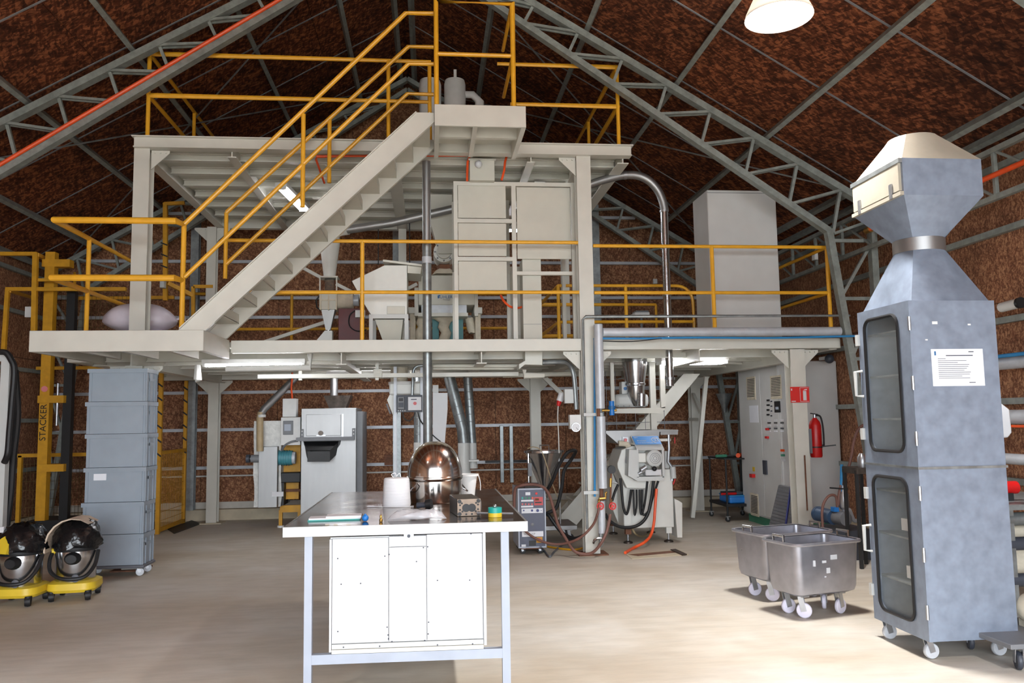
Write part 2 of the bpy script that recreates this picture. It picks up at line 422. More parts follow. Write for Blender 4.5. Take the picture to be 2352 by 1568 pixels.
M().cyl((-4.4, YB-0.05, 0.70), (4.6, YB-0.05, 0.705), 0.014).obj('conduit', 'pvc_white', wb)
M().box(-6.1, YB-0.03, 0.172, WR-0.1, YB-0.002, 0.277).obj('baseboard_back', 'skirting', kind='structure', label='pale skirting strip along the foot of the back wall')
M().box(WL, YB-0.2, 0.0, WR, YB-0.002, 0.170).obj('trim_1', 'plinth', kind='structure', label='low concrete plinth under the back wall')

for nm, xx, sg in (('wall_left', WL, -1), ('wall_right', WR, 1)):
    zt = zroof(xx)
    wl = M().box(xx+sg*0.03, FRONT_Y, 0, xx+sg*0.15, YB+0.1, zt+0.1).obj(nm, 'wood_dark', kind='structure', label='strand board side wall with steel girts, %s of the hall' % ('left' if sg < 0 else 'right'))
    y = YB
    while y > FRONT_Y+0.05:
        y0 = max(y-1.22, FRONT_Y)
        for z0, z1 in ((0.17, 2.6), (2.6, zt)):
            M().box(xx, y0+g, z0+g, xx+sg*0.025, y-g, z1-g).obj('board', 'osb_wall', wl)
        y = y0
    for z in (0.9, 1.65, 2.42, 3.28, 3.9):
        M().box(xx-sg*0.06, FRONT_Y, z-0.03, xx-sg*0.004, YB-0.07, z+0.03).obj('girt', 'truss_steel', wl)
    M().box(xx, FRONT_Y, 0, xx-sg*0.05, YB-0.21, 0.165).obj('plinth', 'plinth', wl)

# front wall with the wide open door behind the camera
fw = M()
fw.box(WL-0.3, FRONT_Y-0.15, 0, DOOR[0], FRONT_Y, zroof(DOOR[0])).box(DOOR[1], FRONT_Y-0.15, 0, WR+0.3, FRONT_Y, zroof(DOOR[1]))
pts = [(DOOR[0], DOOR[2]), (DOOR[1], DOOR[2]), (DOOR[1], zroof(DOOR[1])+.1), (XR, ZRF+0.1), (DOOR[0], zroof(DOOR[0])+.1)]
fw.prism([(a, FRONT_Y-0.15, c) for a, c in pts], (0, 0.15, 0))
fw.obj('wall_front', 'osb_wall', kind='structure', label='strand board wall around the open hall door')

# roof: sheet, strand boards, joint strips, purlins
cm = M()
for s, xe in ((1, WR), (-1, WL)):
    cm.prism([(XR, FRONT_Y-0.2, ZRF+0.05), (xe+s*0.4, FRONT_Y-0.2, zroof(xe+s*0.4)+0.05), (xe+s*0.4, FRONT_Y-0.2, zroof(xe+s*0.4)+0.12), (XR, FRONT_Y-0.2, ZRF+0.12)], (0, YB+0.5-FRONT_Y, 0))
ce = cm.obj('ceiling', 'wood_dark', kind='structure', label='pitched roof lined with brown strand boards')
seam0 = 7.8
ys = [seam0+1.32*k for k in range(-10, 6)]
PUR = [0.82, 1.90, 2.98, 4.07, 5.15]
for s in (1, -1):
    px_ = [0.0, 1.17, 3.33, 5.52 if s > 0 else 5.5, (WR-XR) if s > 0 else (XR-WL)]
    for yi in range(len(ys)-1):
        y0, y1 = max(ys[yi], FRONT_Y), min(ys[yi+1], YB)
        if y1-y0 < 0.1: continue
        for k in range(len(px_)-1):
            xa, xb = XR+s*px_[k], XR+s*px_[k+1]
            if abs(xb-xa) < 0.1: continue
            q = [(xa+s*g, zroof(xa+s*g)), (xb-s*g, zroof(xb-s*g))]
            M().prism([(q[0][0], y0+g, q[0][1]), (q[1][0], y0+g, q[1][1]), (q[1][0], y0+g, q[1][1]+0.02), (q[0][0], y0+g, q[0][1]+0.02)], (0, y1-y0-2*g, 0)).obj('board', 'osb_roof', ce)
    for yy in ys[1:]:
        if FRONT_Y < yy < YB:
            xa, xb = XR+s*0.1, (WR if s > 0 else WL)
            M().bar((xa, yy, zroof(xa)-0.004), (xb, yy, zroof(xb)-0.004), 0.022, 0.008, up=(s*SL, 0, 1)).obj('joint_strip', 'mid_grey', ce)
    for d in PUR + [0.12, 5.78 if s < 0 else 5.7]:
        xx = XR+s*(d+(0.35 if s > 0 else -0.02)) if 0.5 < d < 5.5 else XR+s*d
        if WL < xx < WR:
            M().bar((xx, FRONT_Y, zroof(xx)-0.05), (xx, YB-0.02, zroof(xx)-0.05), 0.055, 0.085, up=(s*SL, 0, 1)).obj('purlin', 'truss_steel', ce)
# pale ridge flashing seen at the right edge of the roof
M().bar((4.3, 5.42, zroof(4.3)-0.012), (WR, 5.42, zroof(WR)-0.012), 0.16, 0.012, up=(SL, 0, 1)).obj('flashing', 'galv_light', ce)

# portal frames of welded lattice
def portal(Y, label):
    t = thing('portal_frame', label, 'roof truss', (XR, Y, 0), group='lattice portal frames of the hall')
    for s in (1, -1):
        kx = XR+s*5.11; ox = XR+s*5.66
        up = (s*SL, 0, 1)
        M().bar((XR, Y, ztop(XR)), (XR+s*5.72, Y, ztop(XR+s*5.72)), 0.11, 0.075, up).obj('top_chord', 'truss_steel', t)
        M().bar((XR, Y, zbot(XR)), (kx, Y, zbot(kx)), 0.10, 0.07, up).obj('bottom_chord', 'truss_steel', t)
        k = -3
        T = [0.55+0.527*i for i in range(11)]
        for i in range(len(T)-1):
            xt = XR+s*T[i]; xb = XR+s*max(0.1, T[i]-0.13); xn = XR+s*T[i+1]
            M().bar((xt, Y, ztop(xt)), (xb, Y, zbot(xb)), 0.04, 0.035, (1, 0, 0)).obj('web_member', 'truss_steel', t)
            if abs(xn-XR) < 5.9:
                w_ = M()
                for dy in (-0.035, 0.035): w_.bar((xb, Y+dy, zbot(xb)), (xn, Y+dy, ztop(xn)-0.02), 0.022, 0.03)
                w_.obj('web_member', 'truss_steel', t)
        # tapering lattice column
        fx = XR+s*5.6
        M().bar((kx, Y, zbot(kx)+0.02), (fx, Y, 0), 0.09, 0.08, (1, 0, 0)).obj('column_chord', 'truss_steel', t)
        M().bar((ox, Y, ztop(ox)), (ox, Y, 0), 0.09, 0.08, (1, 0, 0)).obj('column_chord', 'truss_steel', t)
        zz = [3.62, 2.92, 2.2, 1.45, 0.75]
        ci = lambda z: kx+(fx-kx)*(1-z/zbot(kx))
        for i, z in enumerate(zz):
            M().bar((ci(z), Y, z), (ox, Y, z), 0.035, 0.04).obj('web_member', 'truss_steel', t)
            if i+1 < len(zz): M().bar((ox, Y, z), (ci(zz[i+1]), Y, zz[i+1]), 0.035, 0.035, (0, 1, 0)).obj('web_member', 'truss_steel', t)
    return t
portal(9.1, 'grey lattice truss frame crossing in front of the upper yellow railing')
portal(13.5, 'dim lattice truss frame close to the back gable wall')
portal(4.75, 'lattice truss frame nearest the camera, above the open floor')

# orange conduit clipped along the left bottom chord
M().tube([(XR-5.08, 9.03, zbot(XR-5.08)+0.06), (XR-3, 9.03, zbot(XR-3)+0.06), (XR-0.6, 9.03, zbot(XR-0.6)+0.06)], 0.022).obj('orange_conduit', 'orange', label='orange conduit running up along the left truss chord', cat='conduit')
# tie rods under the roof
for i, (a, b, lb) in enumerate((((XR-5.3, 9.15), (XR-0.5, 13.4), 'thin bracing rod under the left roof rising to the back'), ((XR-0.6, 9.15), (XR-5.3, 13.4), 'thin bracing rod under the left roof rising to the front'),
               ((XR+5.3, 9.15), (XR+0.5, 13.4), 'thin bracing rod under the right roof rising to the back'), ((XR+0.6, 9.15), (XR+5.3, 13.4), 'thin bracing rod under the right roof rising to the front'))):
    M().cyl((a[0], a[1], ztop(a[0])+0.03), (b[0], b[1], ztop(b[0])+0.03), 0.011, n=6).obj('bracing_rod', 'galv', label=lb, cat='rod', group='roof bracing rods')
# eave lattice along the right wall, with the orange pipe in it
t = thing('eave_girder', 'horizontal lattice girder along the right wall under the roof edge', 'girder', (5.2, 9, 3.6))
zt_, zb_ = AX(2352, 312, 5.2).z, AX(2352, 428, 5.2).z
M().bar((5.2, 0.0, zt_), (5.2, 13.3, zt_), 0.05, 0.05).obj('top_chord', 'truss_steel', t)
M().bar((5.2, 0.0, zb_), (5.2, 13.3, zb_), 0.05, 0.05).obj('bottom_chord', 'truss_steel', t)
for i in range(19):
    y = 0.5+0.7*i
    M().bar((5.2, y, zb_), (5.2, y, zt_), 0.035, 0.035).obj('post', 'truss_steel', t)
    M().bar((5.2, y, zb_), (5.2, y+0.7, zt_), 0.022, 0.022, (1, 0, 0)).obj('diagonal', 'truss_steel', t)
zo = AX(2352, 372, 5.1).z
op = M().cyl((5.1, 1.0, zo), (5.1, 8.75, zo), 0.025).obj('orange_pipe', 'orange', label='orange pipe running along the right wall behind the tall vented cabinet', cat='pipe')
M().cyl((5.1, 8.75, zo), (5.1, 8.85, zo), 0.04).obj('end_cap', 'brass', op)
# steel wind posts standing against the back wall
for (px, lb) in ((1370, 'galvanised wall post behind the column that carries the upper deck'), (911, 'galvanised wall post behind the slanting hopper'), (447, 'dark wall post left of the staircase foot')):
    p = A(px, 640, 13.75)
    M().ibeam((p.x, 13.78, 0.17), (p.x, 13.78, min(zroof(p.x)-0.35, 6.2)), 0.13, 0.12, 0.01, (0, 1, 0)).obj('wall_post', 'galv', label=lb, cat='post', group='posts against the back wall')
# ------------------------------------------------------------------ lower platform
YF, YBK = 9.25, 13.3
ZD = 2.475                 # deck level
lp = thing('lower_platform', 'cream steel mezzanine floor on columns, spanning the hall', 'platform', (0.5, YF, 0))
LX0, LX1 = -4.25, 4.93
M().box(-2.2, YF, 2.335, 1.76, YF+0.10, ZD).obj('front_beam', 'cream', lp, bev=0.004)
M().box(1.93, YF+0.02, 2.345, LX1, YF+0.12, ZD-0.01).obj('front_beam', 'cream', lp, bev=0.004)
M().box(LX0, 10.0, 2.30, -3.86, 10.08, 2.47).obj('front_beam', 'cream', lp)
M().box(LX1-0.1, YF+0.12, 2.335, LX1, YBK, ZD).obj('side_beam', 'cream', lp)
M().box(LX0, 10.08, 2.30, LX0+0.1, YBK, 2.47).obj('side_beam', 'cream', lp)
M().box(LX0, YBK, 2.25, LX1, YBK+0.12, 2.47).obj('back_beam', 'cream', lp)
y = YF+0.6
while y < YBK-0.2:
    M().ibeam((LX0+0.1 if y > 10.1 else -3.75, y, 2.345), (LX1-0.1, y, 2.345), 0.08, 0.12, 0.012).obj('joist', 'cream', lp); y += 0.66
for xx in (-3.3, -1.0, 0.6, 1.75, 3.2, 4.45):
    M().ibeam((xx, YF+0.1, 2.28), (xx, YBK, 2.28), 0.12, 0.16, 0.012).obj('main_beam', 'cream', lp)
M().box(LX0+0.1, 10.08, 2.405, LX1-0.1, YBK, 2.465).box(-3.75, YF+0.1, 2.405, LX1-0.1, 10.08, 2.465).obj('deck_plate', 'cream_panel', lp)
# landing that juts out in front at the stair foot
x0, x1, yl = -3.845, -2.215, 8.206
M().box(x0, yl, 2.27, x1, yl+0.05, 2.477).obj('landing_fascia', 'cream', lp, bev=0.005)
M().box(x1-0.05, yl+0.05, 2.27, x1, YF, 2.477).obj('landing_fascia', 'cream', lp, bev=0.005)
M().box(x0, yl+0.05, 2.27, x0+0.05, 10.0, 2.477).obj('landing_fascia', 'cream', lp, bev=0.005)
M().box(x0+0.05, yl+0.05, 2.40, x1-0.05, YF+0.1, 2.46).obj('landing_plate', 'cream_panel', lp)
for xx in (-3.45, -3.05, -2.62):
    M().box(xx, yl+0.05, 2.28, xx+0.05, YF+0.1, 2.40).obj('landing_joist', 'cream', lp)
def column(parent, x, y, z0, z1, w=0.16, plate=True, gus=None, mt='cream', sides=(1, -1)):
    M().ibeam((x, y, z0), (x, y, z1), w, w, 0.014, (0, 1, 0)).obj('column', mt, parent)
    if plate: M().box(x-0.17, y-0.15, 0.0, x+0.17, y+0.15, 0.015).obj('base_plate', 'plinth' if y > 10 else 'rust', parent)
    for zt in (gus or []):
        for s in (sides if zt > 4 else (1, -1)):
            M().prism([(x+s*w/2, y-0.03, zt), (x+s*(w/2+0.20), y-0.03, zt), (x+s*(w/2+0.20), y-0.03, zt-0.03), (x+s*w/2, y-0.03, zt-0.22)], (0, 0.012, 0)).obj('gusset', 'cream', parent)
            bm = M()
            for k in range(3): bm.cyl((x+s*(w/2+0.04+0.06*k), y-0.045, zt-0.025), (x+s*(w/2+0.04+0.06*k), y-0.03, zt-0.025), 0.011, n=6)
            bm.obj('bolts', 'cream', parent, kind='stuff')
column(lp, -3.22, 9.33, 0, 2.2, gus=[2.2])
column(lp, A(1840, 1000, 9.28).x, 9.36, 0, 2.335, w=0.18, gus=[2.33])
column(lp, -3.42, 13.38, 0.0, 2.25, gus=[2.24])
column(lp, 1.69, 13.0, 0.0, 2.2, gus=[2.2])
column(lp, 4.40, 13.2, 0.0, 2.25, gus=[2.24])

# ------------------------------------------------------------------ upper platform
up = thing('upper_platform', 'cream upper steel deck on tall columns, under the roof ridge', 'platform', (-0.4, YF, 0))
UX0, UX1, UZ0, UZ1 = -3.30, 2.42, 4.665, 4.80
UYB = 12.9
# channel section fascia with lips
def channel_front(x0, x1, y, z0, z1):
    m = M().box(x0, y, z0+0.012, x1, y+0.012, z1-0.012)
    m.box(x0-0.02, y-0.035, z1-0.014, x1+0.02, y+0.10, z1).box(x0, y-0.03, z0, x1, y+0.10, z0+0.012); return m
channel_front(UX0, UX1, YF, UZ0, UZ1).obj('front_beam', 'cream', up)
M().ibeam((UX0+0.06, YF+0.1, 4.70), (UX0+0.06, UYB, 4.70), 0.12, 0.19, 0.012).obj('side_beam', 'cream', up)
M().ibeam((UX1-0.08, YF+0.1, 4.70), (UX1-0.08, UYB, 4.70), 0.14, 0.19, 0.012).obj('side_beam', 'cream', up)
M().ibeam((UX0, UYB, 4.70), (UX1, UYB, 4.70), 0.12, 0.19, 0.012).obj('back_beam', 'cream', up)
for xx in (-2.25, -0.42, 1.22, 1.84):
    M().ibeam((xx, YF+0.1, 4.69), (xx, UYB-0.06, 4.69), 0.16 if xx == -0.42 else 0.1, 0.18, 0.012).obj('main_beam', 'cream', up)
y = YF+0.5
while y < UYB-0.2:
    M().ibeam((UX0+0.1, y, 4.715), (UX1-0.1, y, 4.715), 0.09, 0.09, 0.012).obj('joist', 'cream', up); y += 0.52
M().box(UX0, YF+0.02, 4.762, UX1, UYB+0.05, 4.796).obj('deck_plate', 'cream_panel', up)
for x_ in (-3.22, 1.84):
    column(up, x_, 9.36, ZD if x_ < 0 else 0.0, UZ0, w=0.17, plate=x_ > 0, gus=[UZ0-0.005] + ([2.33] if x_ > 0 else []), sides=(1,) if x_ < 0 else (-1,))
column(up, -3.36, 12.85, ZD-0.01, 4.61, w=0.14, plate=False, gus=[4.6])
column(up, -0.42, 12.85, ZD-0.01, 4.61, w=0.12, plate=False, gus=None)
column(up, 2.2, 12.85, ZD-0.01, 4.61, w=0.12, plate=False, gus=None)
# stair head landing of the upper deck
ux0, ux1, uyl = A(998, 262, 8.15).x, A(1208, 262, 8.15).x, 8.15
zt_ = 4.815; zb_ = A(1100, 290, 8.15).z
M().box(ux0, uyl, zb_, ux1, uyl+0.03, zt_).obj('landing_fascia', 'cream', up, bev=0.004)
M().box(ux1-0.05, uyl+0.03, zb_+0.0, ux1, YF-0.04, zt_).obj('landing_fascia', 'cream', up)
M().box(ux0, uyl+0.03, zb_+0.0, ux0+0.05, YF-0.04, zt_).obj('landing_fascia', 'cream', up)
xm = ux0+0.42*(ux1-ux0)
M().box(xm, uyl+0.03, zb_+0.02, xm+0.05, YF-0.04, zt_-0.05).obj('landing_joist', 'cream', up)
M().box(ux0+0.05, 8.6, zb_+0.04, ux1-0.05, 8.66, zt_-0.05).obj('landing_joist', 'cream', up)
M().box(ux0+0.05, uyl+0.03, zt_-0.05, ux1-0.05, YF-0.04, zt_-0.005).obj('landing_plate', 'cream_panel', up)

# ------------------------------------------------------------------ staircase between the decks
st = thing('steel_staircase', 'steep cream staircase rising from the lower landing to the upper deck', 'staircase', (-2.4, 8.7, ZD))
YS0, YS1 = 8.24, 9.06
sxa, sza = A(408, 752, YS0).x, ZD
sxb, szb = A(956, 258, YS0).x, A(956, 258, YS0).z
def stringer(y, t):
    dz = 0.262; dx = 0.19
    k = (szb-sza)/(sxb-sxa)
    xe = ux0-0.005
    pts = [(sxa, sza), (sxb, szb), (xe, szb), (xe, szb-dz+k*(xe-sxb)*0.9), (sxa+dz/k, sza)]
    m = M().prism([(a, y, c) for a, c in pts], (0, t, 0))
    m.bar((sxa+0.02, y+t/2-0.01, sza+0.02), (sxb, y+t/2-0.01, szb), 0.05, 0.01, up=(-k, 0, 1))
    m.bar((sxa+dz/k, y+t/2-0.01, sza+0.005), (xe, y+t/2-0.01, szb-dz+k*(xe-sxb)*0.9), 0.05, 0.01, up=(-k, 0, 1))
    return m
stringer(YS0, 0.02).obj('stringer', 'cream', st)
stringer(YS1, 0.02).obj('stringer', 'cream', st)
NS = 12
kk = (szb-sza)/(sxb-sxa)
for i in range(NS):
    z = ZD+(i+0.9)*(4.80-ZD)/(NS+0.6)
    xx = sxa+(z-ZD)/kk+0.10
    M().box(xx-0.11, YS0+0.02, z-0.006, xx+0.13, YS1, z+0.006).obj('tread', 'cream_panel', st)
    M().box(xx+0.12, YS0+0.02, z-0.0, xx+0.13, YS1, z+0.10).obj('riser', 'cream_panel', st)

# ------------------------------------------------------------------ yellow railings
RT = 0.021
def rail_tube(parent, pts, name='rail', r=RT, mt='yellow'): return M().tube(pts, r, 10).obj(name, mt, parent)
# lower front, two spans either side of the tall column
yr = 9.30
t = thing('guard_rail', 'yellow pipe railing along the lower deck front, between staircase and tall column', 'railing', (0, yr, ZD))
xa, xb = A(522, 555, yr).x, 1.755
z1, z2 = A(1030, 555, yr).z, A(1030, 671, yr).z
rail_tube(t, [(xa, yr, z1), (xb, yr, z1)], 'top_rail'); rail_tube(t, [(xa, yr, z2), (xb, yr, z2)], 'mid_rail')
for px in (832,):
    x_ = A(px, 668, yr).x; rail_tube(t, [(x_, yr, ZD), (x_, yr, z1)], 'post', 0.024)
t = thing('guard_rail', 'yellow pipe railing along the lower deck front, right of the tall column', 'railing', (3.4, yr, ZD))
xb = A(1903, 650, yr).x
z1, z2 = A(1630, 566, yr).z, A(1630, 672, yr).z
rail_tube(t, [(1.935, yr, z1), (xb, yr, z1)], 'top_rail'); rail_tube(t, [(1.935, yr, z2), (xb, yr, z2)], 'mid_rail')
x_ = A(1638, 660, yr).x
for q in (x_, xb): rail_tube(t, [(q, yr, ZD), (q, yr, z1)], 'post', 0.025)
rail_tube(t, [(xb, yr, z1), (xb, 13.0, z1)], 'top_rail'); rail_tube(t, [(xb, yr, z2), (xb, 13.0, z2)], 'mid_rail')
rail_tube(t, [(xb, 13.0, ZD), (xb, 13.0, z1)], 'post', 0.025)
# landing rail
yr = 8.27
t = thing('guard_rail', 'yellow pipe railing around the lower landing beside the white sacks', 'railing', (-3.2, yr, ZD))
xl, xr_ = A(124, 506, yr).x, A(404, 506, yr).x
z1, z2 = A(265, 506, yr).z, A(265, 638, yr).z
xp = A(419, 620, 8.40).x
rail_tube(t, [(xp, 8.42, z1-0.0), (xr_, yr, z1), (xl, yr, z1), (xl, 9.35, z1), (xl, 10.75, z1)], 'top_rail', 0.024)
rail_tube(t, [(xp, 8.42, z2), (xr_, yr, z2), (xl, yr, z2), (xl, 9.35, z2), (xl, 10.75, z2)], 'mid_rail', 0.024)
yp = AX(205, 553, xl).y
rail_tube(t, [(xl, yp, ZD), (xl, yp, z1)], 'post', 0.024); rail_tube(t, [(xl, 10.75, ZD), (xl, 10.75, z1)], 'post', 0.024)
rail_tube(t, [(xp, 8.42, ZD), (xp, 8.42, z1+0.03)], 'post', 0.026)
LRZ1, LRZ2, LRX = z1, z2, xp
# stair handrails
def hand(y, pa, pb, pc, qa, qb, qc, posts, label):
    t = thing('stair_handrail', label, 'handrail', (-1.3, y, ZD), group='handrails of the staircase')
    P = lambda p: A(p[0], p[1], y)
    rail_tube(t, [P(pa), P(pb), P(pc)], 'top_rail', 0.024); rail_tube(t, [P(qa), P(qb), P(qc)], 'mid_rail', 0.022)
    for (px, py0, py1) in posts: a, c = A(px, py0, y), A(px, py1, y); rail_tube(t, [(a.x, y, c.z), (a.x, y, a.z)], 'post', 0.023)
    return t
hand(8.27, (424, 514), (932, 30), (998, 31), (424, 636), (938, 147), (998, 147), [(697, 262, 476)], 'nearer yellow handrail of the staircase')
hand(9.03, (520, 488), (938, 107), (996, 108), (520, 606), (936, 215), (996, 217), [(757, 275, 420), (520, 488, 640)], 'farther yellow handrail of the staircase, beside the wall side')
# stair head gate rail
yr = 8.2
t = thing('guard_rail', 'tall yellow railing frame on the stair head landing', 'railing', (0.55, yr, 4.815))
xa, xb = A(1002, 120, yr).x, A(1178, 120, yr).x
z1, z2 = A(1090, 6, yr).z, A(1090, 126, yr).z
rail_tube(t, [(xa, yr, 4.81), (xa, yr, z1), (xb, yr, z1), (xb, yr, 4.81)], 'frame', 0.026)
rail_tube(t, [(xa, yr, z2), (xb, yr, z2)], 'mid_rail', 0.022)
rail_tube(t, [(xb, yr, z1), (xb, 9.3, z1)], 'side_rail'); rail_tube(t, [(xb, yr, z2), (xb, 9.3, z2)], 'side_rail')
# upper deck rails
yr = 9.32
z1, z2 = 5.80, 5.305
x0, x1 = -3.18, 2.29
t = thing('guard_rail', 'yellow pipe railing along the upper deck, left of the stair head', 'railing', (-1.5, yr, 4.8))
rail_tube(t, [(0.04, yr, z1), (x0, yr, z1), (x0, 12.8, z1)], 'top_rail'); rail_tube(t, [(0.04, yr, z2), (x0, yr, z2), (x0, 12.8, z2)], 'mid_rail')
for q in (x0, A(892, 200, yr).x, 0.02): rail_tube(t, [(q, yr, 4.79), (q, yr, z1)], 'post', 0.024)
for y in (11.1, 12.8): rail_tube(t, [(x0, y, 4.79), (x0, y, z1)], 'post', 0.024)
t = thing('guard_rail', 'yellow pipe railing along the upper deck, right of the stair head', 'railing', (1.8, yr, 4.8))
xa = A(1180, 140, yr).x-0.2
rail_tube(t, [(xa, yr, z1), (x1, yr, z1), (x1, 12.8, z1)], 'top_rail'); rail_tube(t, [(xa+0.15, yr, z2), (x1, yr, z2), (x1, 12.8, z2)], 'mid_rail')
for y in (yr, 11.1, 12.8): rail_tube(t, [(x1, y, 4.79), (x1, y, z1)], 'post', 0.024)
# rails at the back of the lower deck
yr = 13.2
t = thing('guard_rail', 'yellow pipe railing at the back of the lower deck, seen through the machines', 'railing', (-1, yr, ZD))
for z, nm in ((3.62, 'top_rail'), (3.05, 'mid_rail')):
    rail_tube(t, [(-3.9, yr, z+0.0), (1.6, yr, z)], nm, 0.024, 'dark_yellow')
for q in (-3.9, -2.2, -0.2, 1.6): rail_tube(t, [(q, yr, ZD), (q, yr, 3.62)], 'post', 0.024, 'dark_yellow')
# stairwell rail on the right part of the deck
t = thing('guard_rail', 'yellow stairwell railing with a rounded end, behind the bent steel pipe', 'railing', (2.7, 12.0, ZD))
ya, yb = 10.6, 12.4
z1, z2 = A(1400, 656, ya).z, A(1400, 739, ya).z
xa, xc = A(1283, 700, ya).x, A(1592, 700, ya).x
rail_tube(t, [(xa, ya, z1)]+[(xc-0.22, ya, z1)]+[(xc-0.22+0.22*math.sin(k*math.pi/10), ya, z1-0.22+0.22*math.cos(k*math.pi/10)) for k in range(1, 6)]+[(xc+0.01, ya, ZD)], 'top_rail')
rail_tube(t, [(xa, ya, z2), (xc, ya, z2)], 'mid_rail')
for q in (xa, A(1438, 700, ya).x): rail_tube(t, [(q, ya, ZD), (q, ya, z1)], 'post', 0.024)
for z in (z1, z2): rail_tube(t, [(xa, ya, z), (xa-0.0, yb, z), (xc, yb, z)], 'back_rail')
rail_tube(t, [(xa, yb, ZD), (xa, yb, z1)], 'post'); rail_tube(t, [(xc, yb, ZD), (xc, yb, z1)], 'post')
# ------------------------------------------------------------------ things standing on the lower deck
def sack(name, label, c, L_, W_, H_, rz, tie=True):
    t = thing(name, label, 'sack', c, rz, group='white sacks on the landing')
    rings = []
    K = 16; n = 20
    for i in range(K+1):
        u = -1+2*i/K; e = (1-abs(u)**3.2)**0.6 if abs(u) < 1 else 0.0
        e = max(e, 0.05); fold = 1+0.04*math.sin(9*u)
        rings.append([V(L_*u, W_*e*math.cos(a)*fold, H_*(0.55+0.5*(0.35+0.65*e)*e*(abs(math.sin(a))**0.75)*(1 if math.sin(a) > 0 else -0.62)) - (H_*0.05)) for a in [2*math.pi*j/n for j in range(n)]])
    zmin = min(p.z for r in rings for p in r); zmax = max(p.z for r in rings for p in r)
    for r in rings:
        for p in r: p.z = (p.z-zmin)*H_/(zmax-zmin)
    b = M().loft(rings).obj('body', 'sack', t, True, angle=80)
    if tie:
        M().lathe([(0.012, 0), (0.014, 0.02), (0.05, 0.09)], V(L_*0.98, 0, H_*0.45), 10, (1, 0, 0.3)).obj('tied_neck', 'sack', t, True)
    return t
p0 = A(235, 740, 9.85); p1 = A(408, 740, 9.85)
hw = (p1.x-p0.x)/2
sack('white_sack', 'white plastic sack on the landing, lower of the two', ((p0.x+p1.x)/2+0.12, 9.92, ZD), hw*0.8, 0.26, 0.21, 0.05, False)
sack('white_sack', 'plump white plastic sack on the landing, upper of the two', ((p0.x+p1.x)/2, 9.85, ZD+0.16), hw, 0.27, 0.34, 0.0)

# tall panelled machine frame
Y0, Y1 = 9.6, 10.4
x0, x1, z0, z1 = rect(1043, 418, 1324, 774, Y0)
X = lambda px: A(px, 600, Y0).x
Z = lambda py: A(1180, py, Y0).z
t = thing('panelled_frame', 'tall cream steel frame with flat cover panels on the lower deck', 'machine', (x0, Y0, ZD))
f = M()
for a, c in ((1043, 1052), (1177, 1187), (1314, 1324)):
    M().box(X(a), Y0, ZD, X(c), Y0+0.05, z1).obj('post', 'cream', t)
for a in (1043, 1177, 1314): M().box(X(a), Y1-0.05, ZD, X(a)+0.045, Y1, z1).obj('post', 'cream', t)
for py in (418, 503, 590): M().box(X(1052), Y0, Z(py+9), X(1177), Y0+0.05, Z(py)).obj('cross_bar', 'cream', t)
M().box(X(1052), Y0, ZD, X(1177), Y0+0.05, ZD+0.03).obj('cross_bar', 'light_grey', t)
M().box(X(1187), Y0, Z(427), X(1314), Y0+0.05, z1).obj('cross_bar', 'cream', t)
M().box(X(1187), Y0, Z(631), X(1314), Y0+0.05, Z(623)).obj('cross_bar', 'cream', t)
for py in (418, 590): M().box(X(1043), Y0+0.05, Z(py+9), X(1043)+0.045, Y1-0.05, Z(py)).obj('side_bar', 'cream', t)
for a, b_ in ((427, 501), (513, 588), (600, 666)):
    M().box(X(1053), Y0+0.006, Z(b_), X(1164), Y0+0.022, Z(a)).obj('cover_panel', 'cream_panel', t, bev=0.003)
M().box(X(1189), Y0+0.006, Z(594), X(1313), Y0+0.022, Z(429)).obj('cover_panel', 'cream_panel', t, bev=0.003)
M().box(x0+0.05, Y0+0.2, z1-0.02, x1-0.03, Y1-0.02, z1-0.005).obj('top_plate', 'cream_panel', t)
M().pbox(1201, 594, 1244, 775, Y0+0.06, Y0+0.36).drop(ZD).obj('vertical_duct', 'cream_panel', t, bev=0.004)
M().box(X(1201), Y0+0.06, Z(743)-0.002, X(1244), Y0+0.055, Z(743)+0.002).obj('duct_joint', 'mid_grey', t)
# narrow electric cabinet seen through the gap
t = thing('narrow_cabinet', 'narrow beige electric cabinet behind the panelled frame', 'cabinet', A(1185, 775, 10.9))
M().pbox(1171, 612, 1200, 778, 10.9, 11.3).drop(ZD).obj('body', 'cream_panel', t, bev=0.004)
M().pbox(1174, 622, 1198, 700, 10.885, 10.9).obj('door', 'cream', t)
M().pbox(1174, 706, 1198, 770, 10.885, 10.9).obj('door', 'cream', t)
hz = smooth([A(1150, 678, 9.75), A(1158, 692, 9.7), A(1172, 704, 9.7), A(1190, 707, 9.75), A(1200, 704, 9.8)], 5)
M().tube(hz, 0.014).obj('orange_hose', 'orange', label='short orange hose sagging behind the panelled frame', cat='hose')

# junction box under the upper deck, with camera and orange conduits
t = thing('junction_box', 'beige junction box hung under the stair head landing', 'box', A(1106, 413, 9.5))
M().pbox(1079, 366, 1136, 414, 9.5, 9.7).obj('body', 'cream_panel', t, bev=0.004)
M().pbox(1076, 364, 1139, 368, 9.49, 9.7).obj('lid', 'cream', t)
M().ball(A(1099, 377, 9.46), 0.045).obj('dome_camera', 'white', t)
for pts in ([(1082, 350), (1074, 372), (1073, 400), (1073, 416)], [(1166, 350), (1160, 372), (1158, 392), (1152, 414)]):
    M().tube([A(a, b_, 9.52) for a, b_ in pts], 0.014).obj('conduit', 'orange', t)
M().tube([A(745, 420, 9.9), A(726, 366, 9.5), A(728, 359, 9.45), A(800, 358, 9.45), A(985, 357, 9.45), A(1070, 357, 9.47)], 0.014).obj('orange_conduit', 'orange', label='orange conduit clipped under the upper deck edge behind the staircase', cat='conduit')

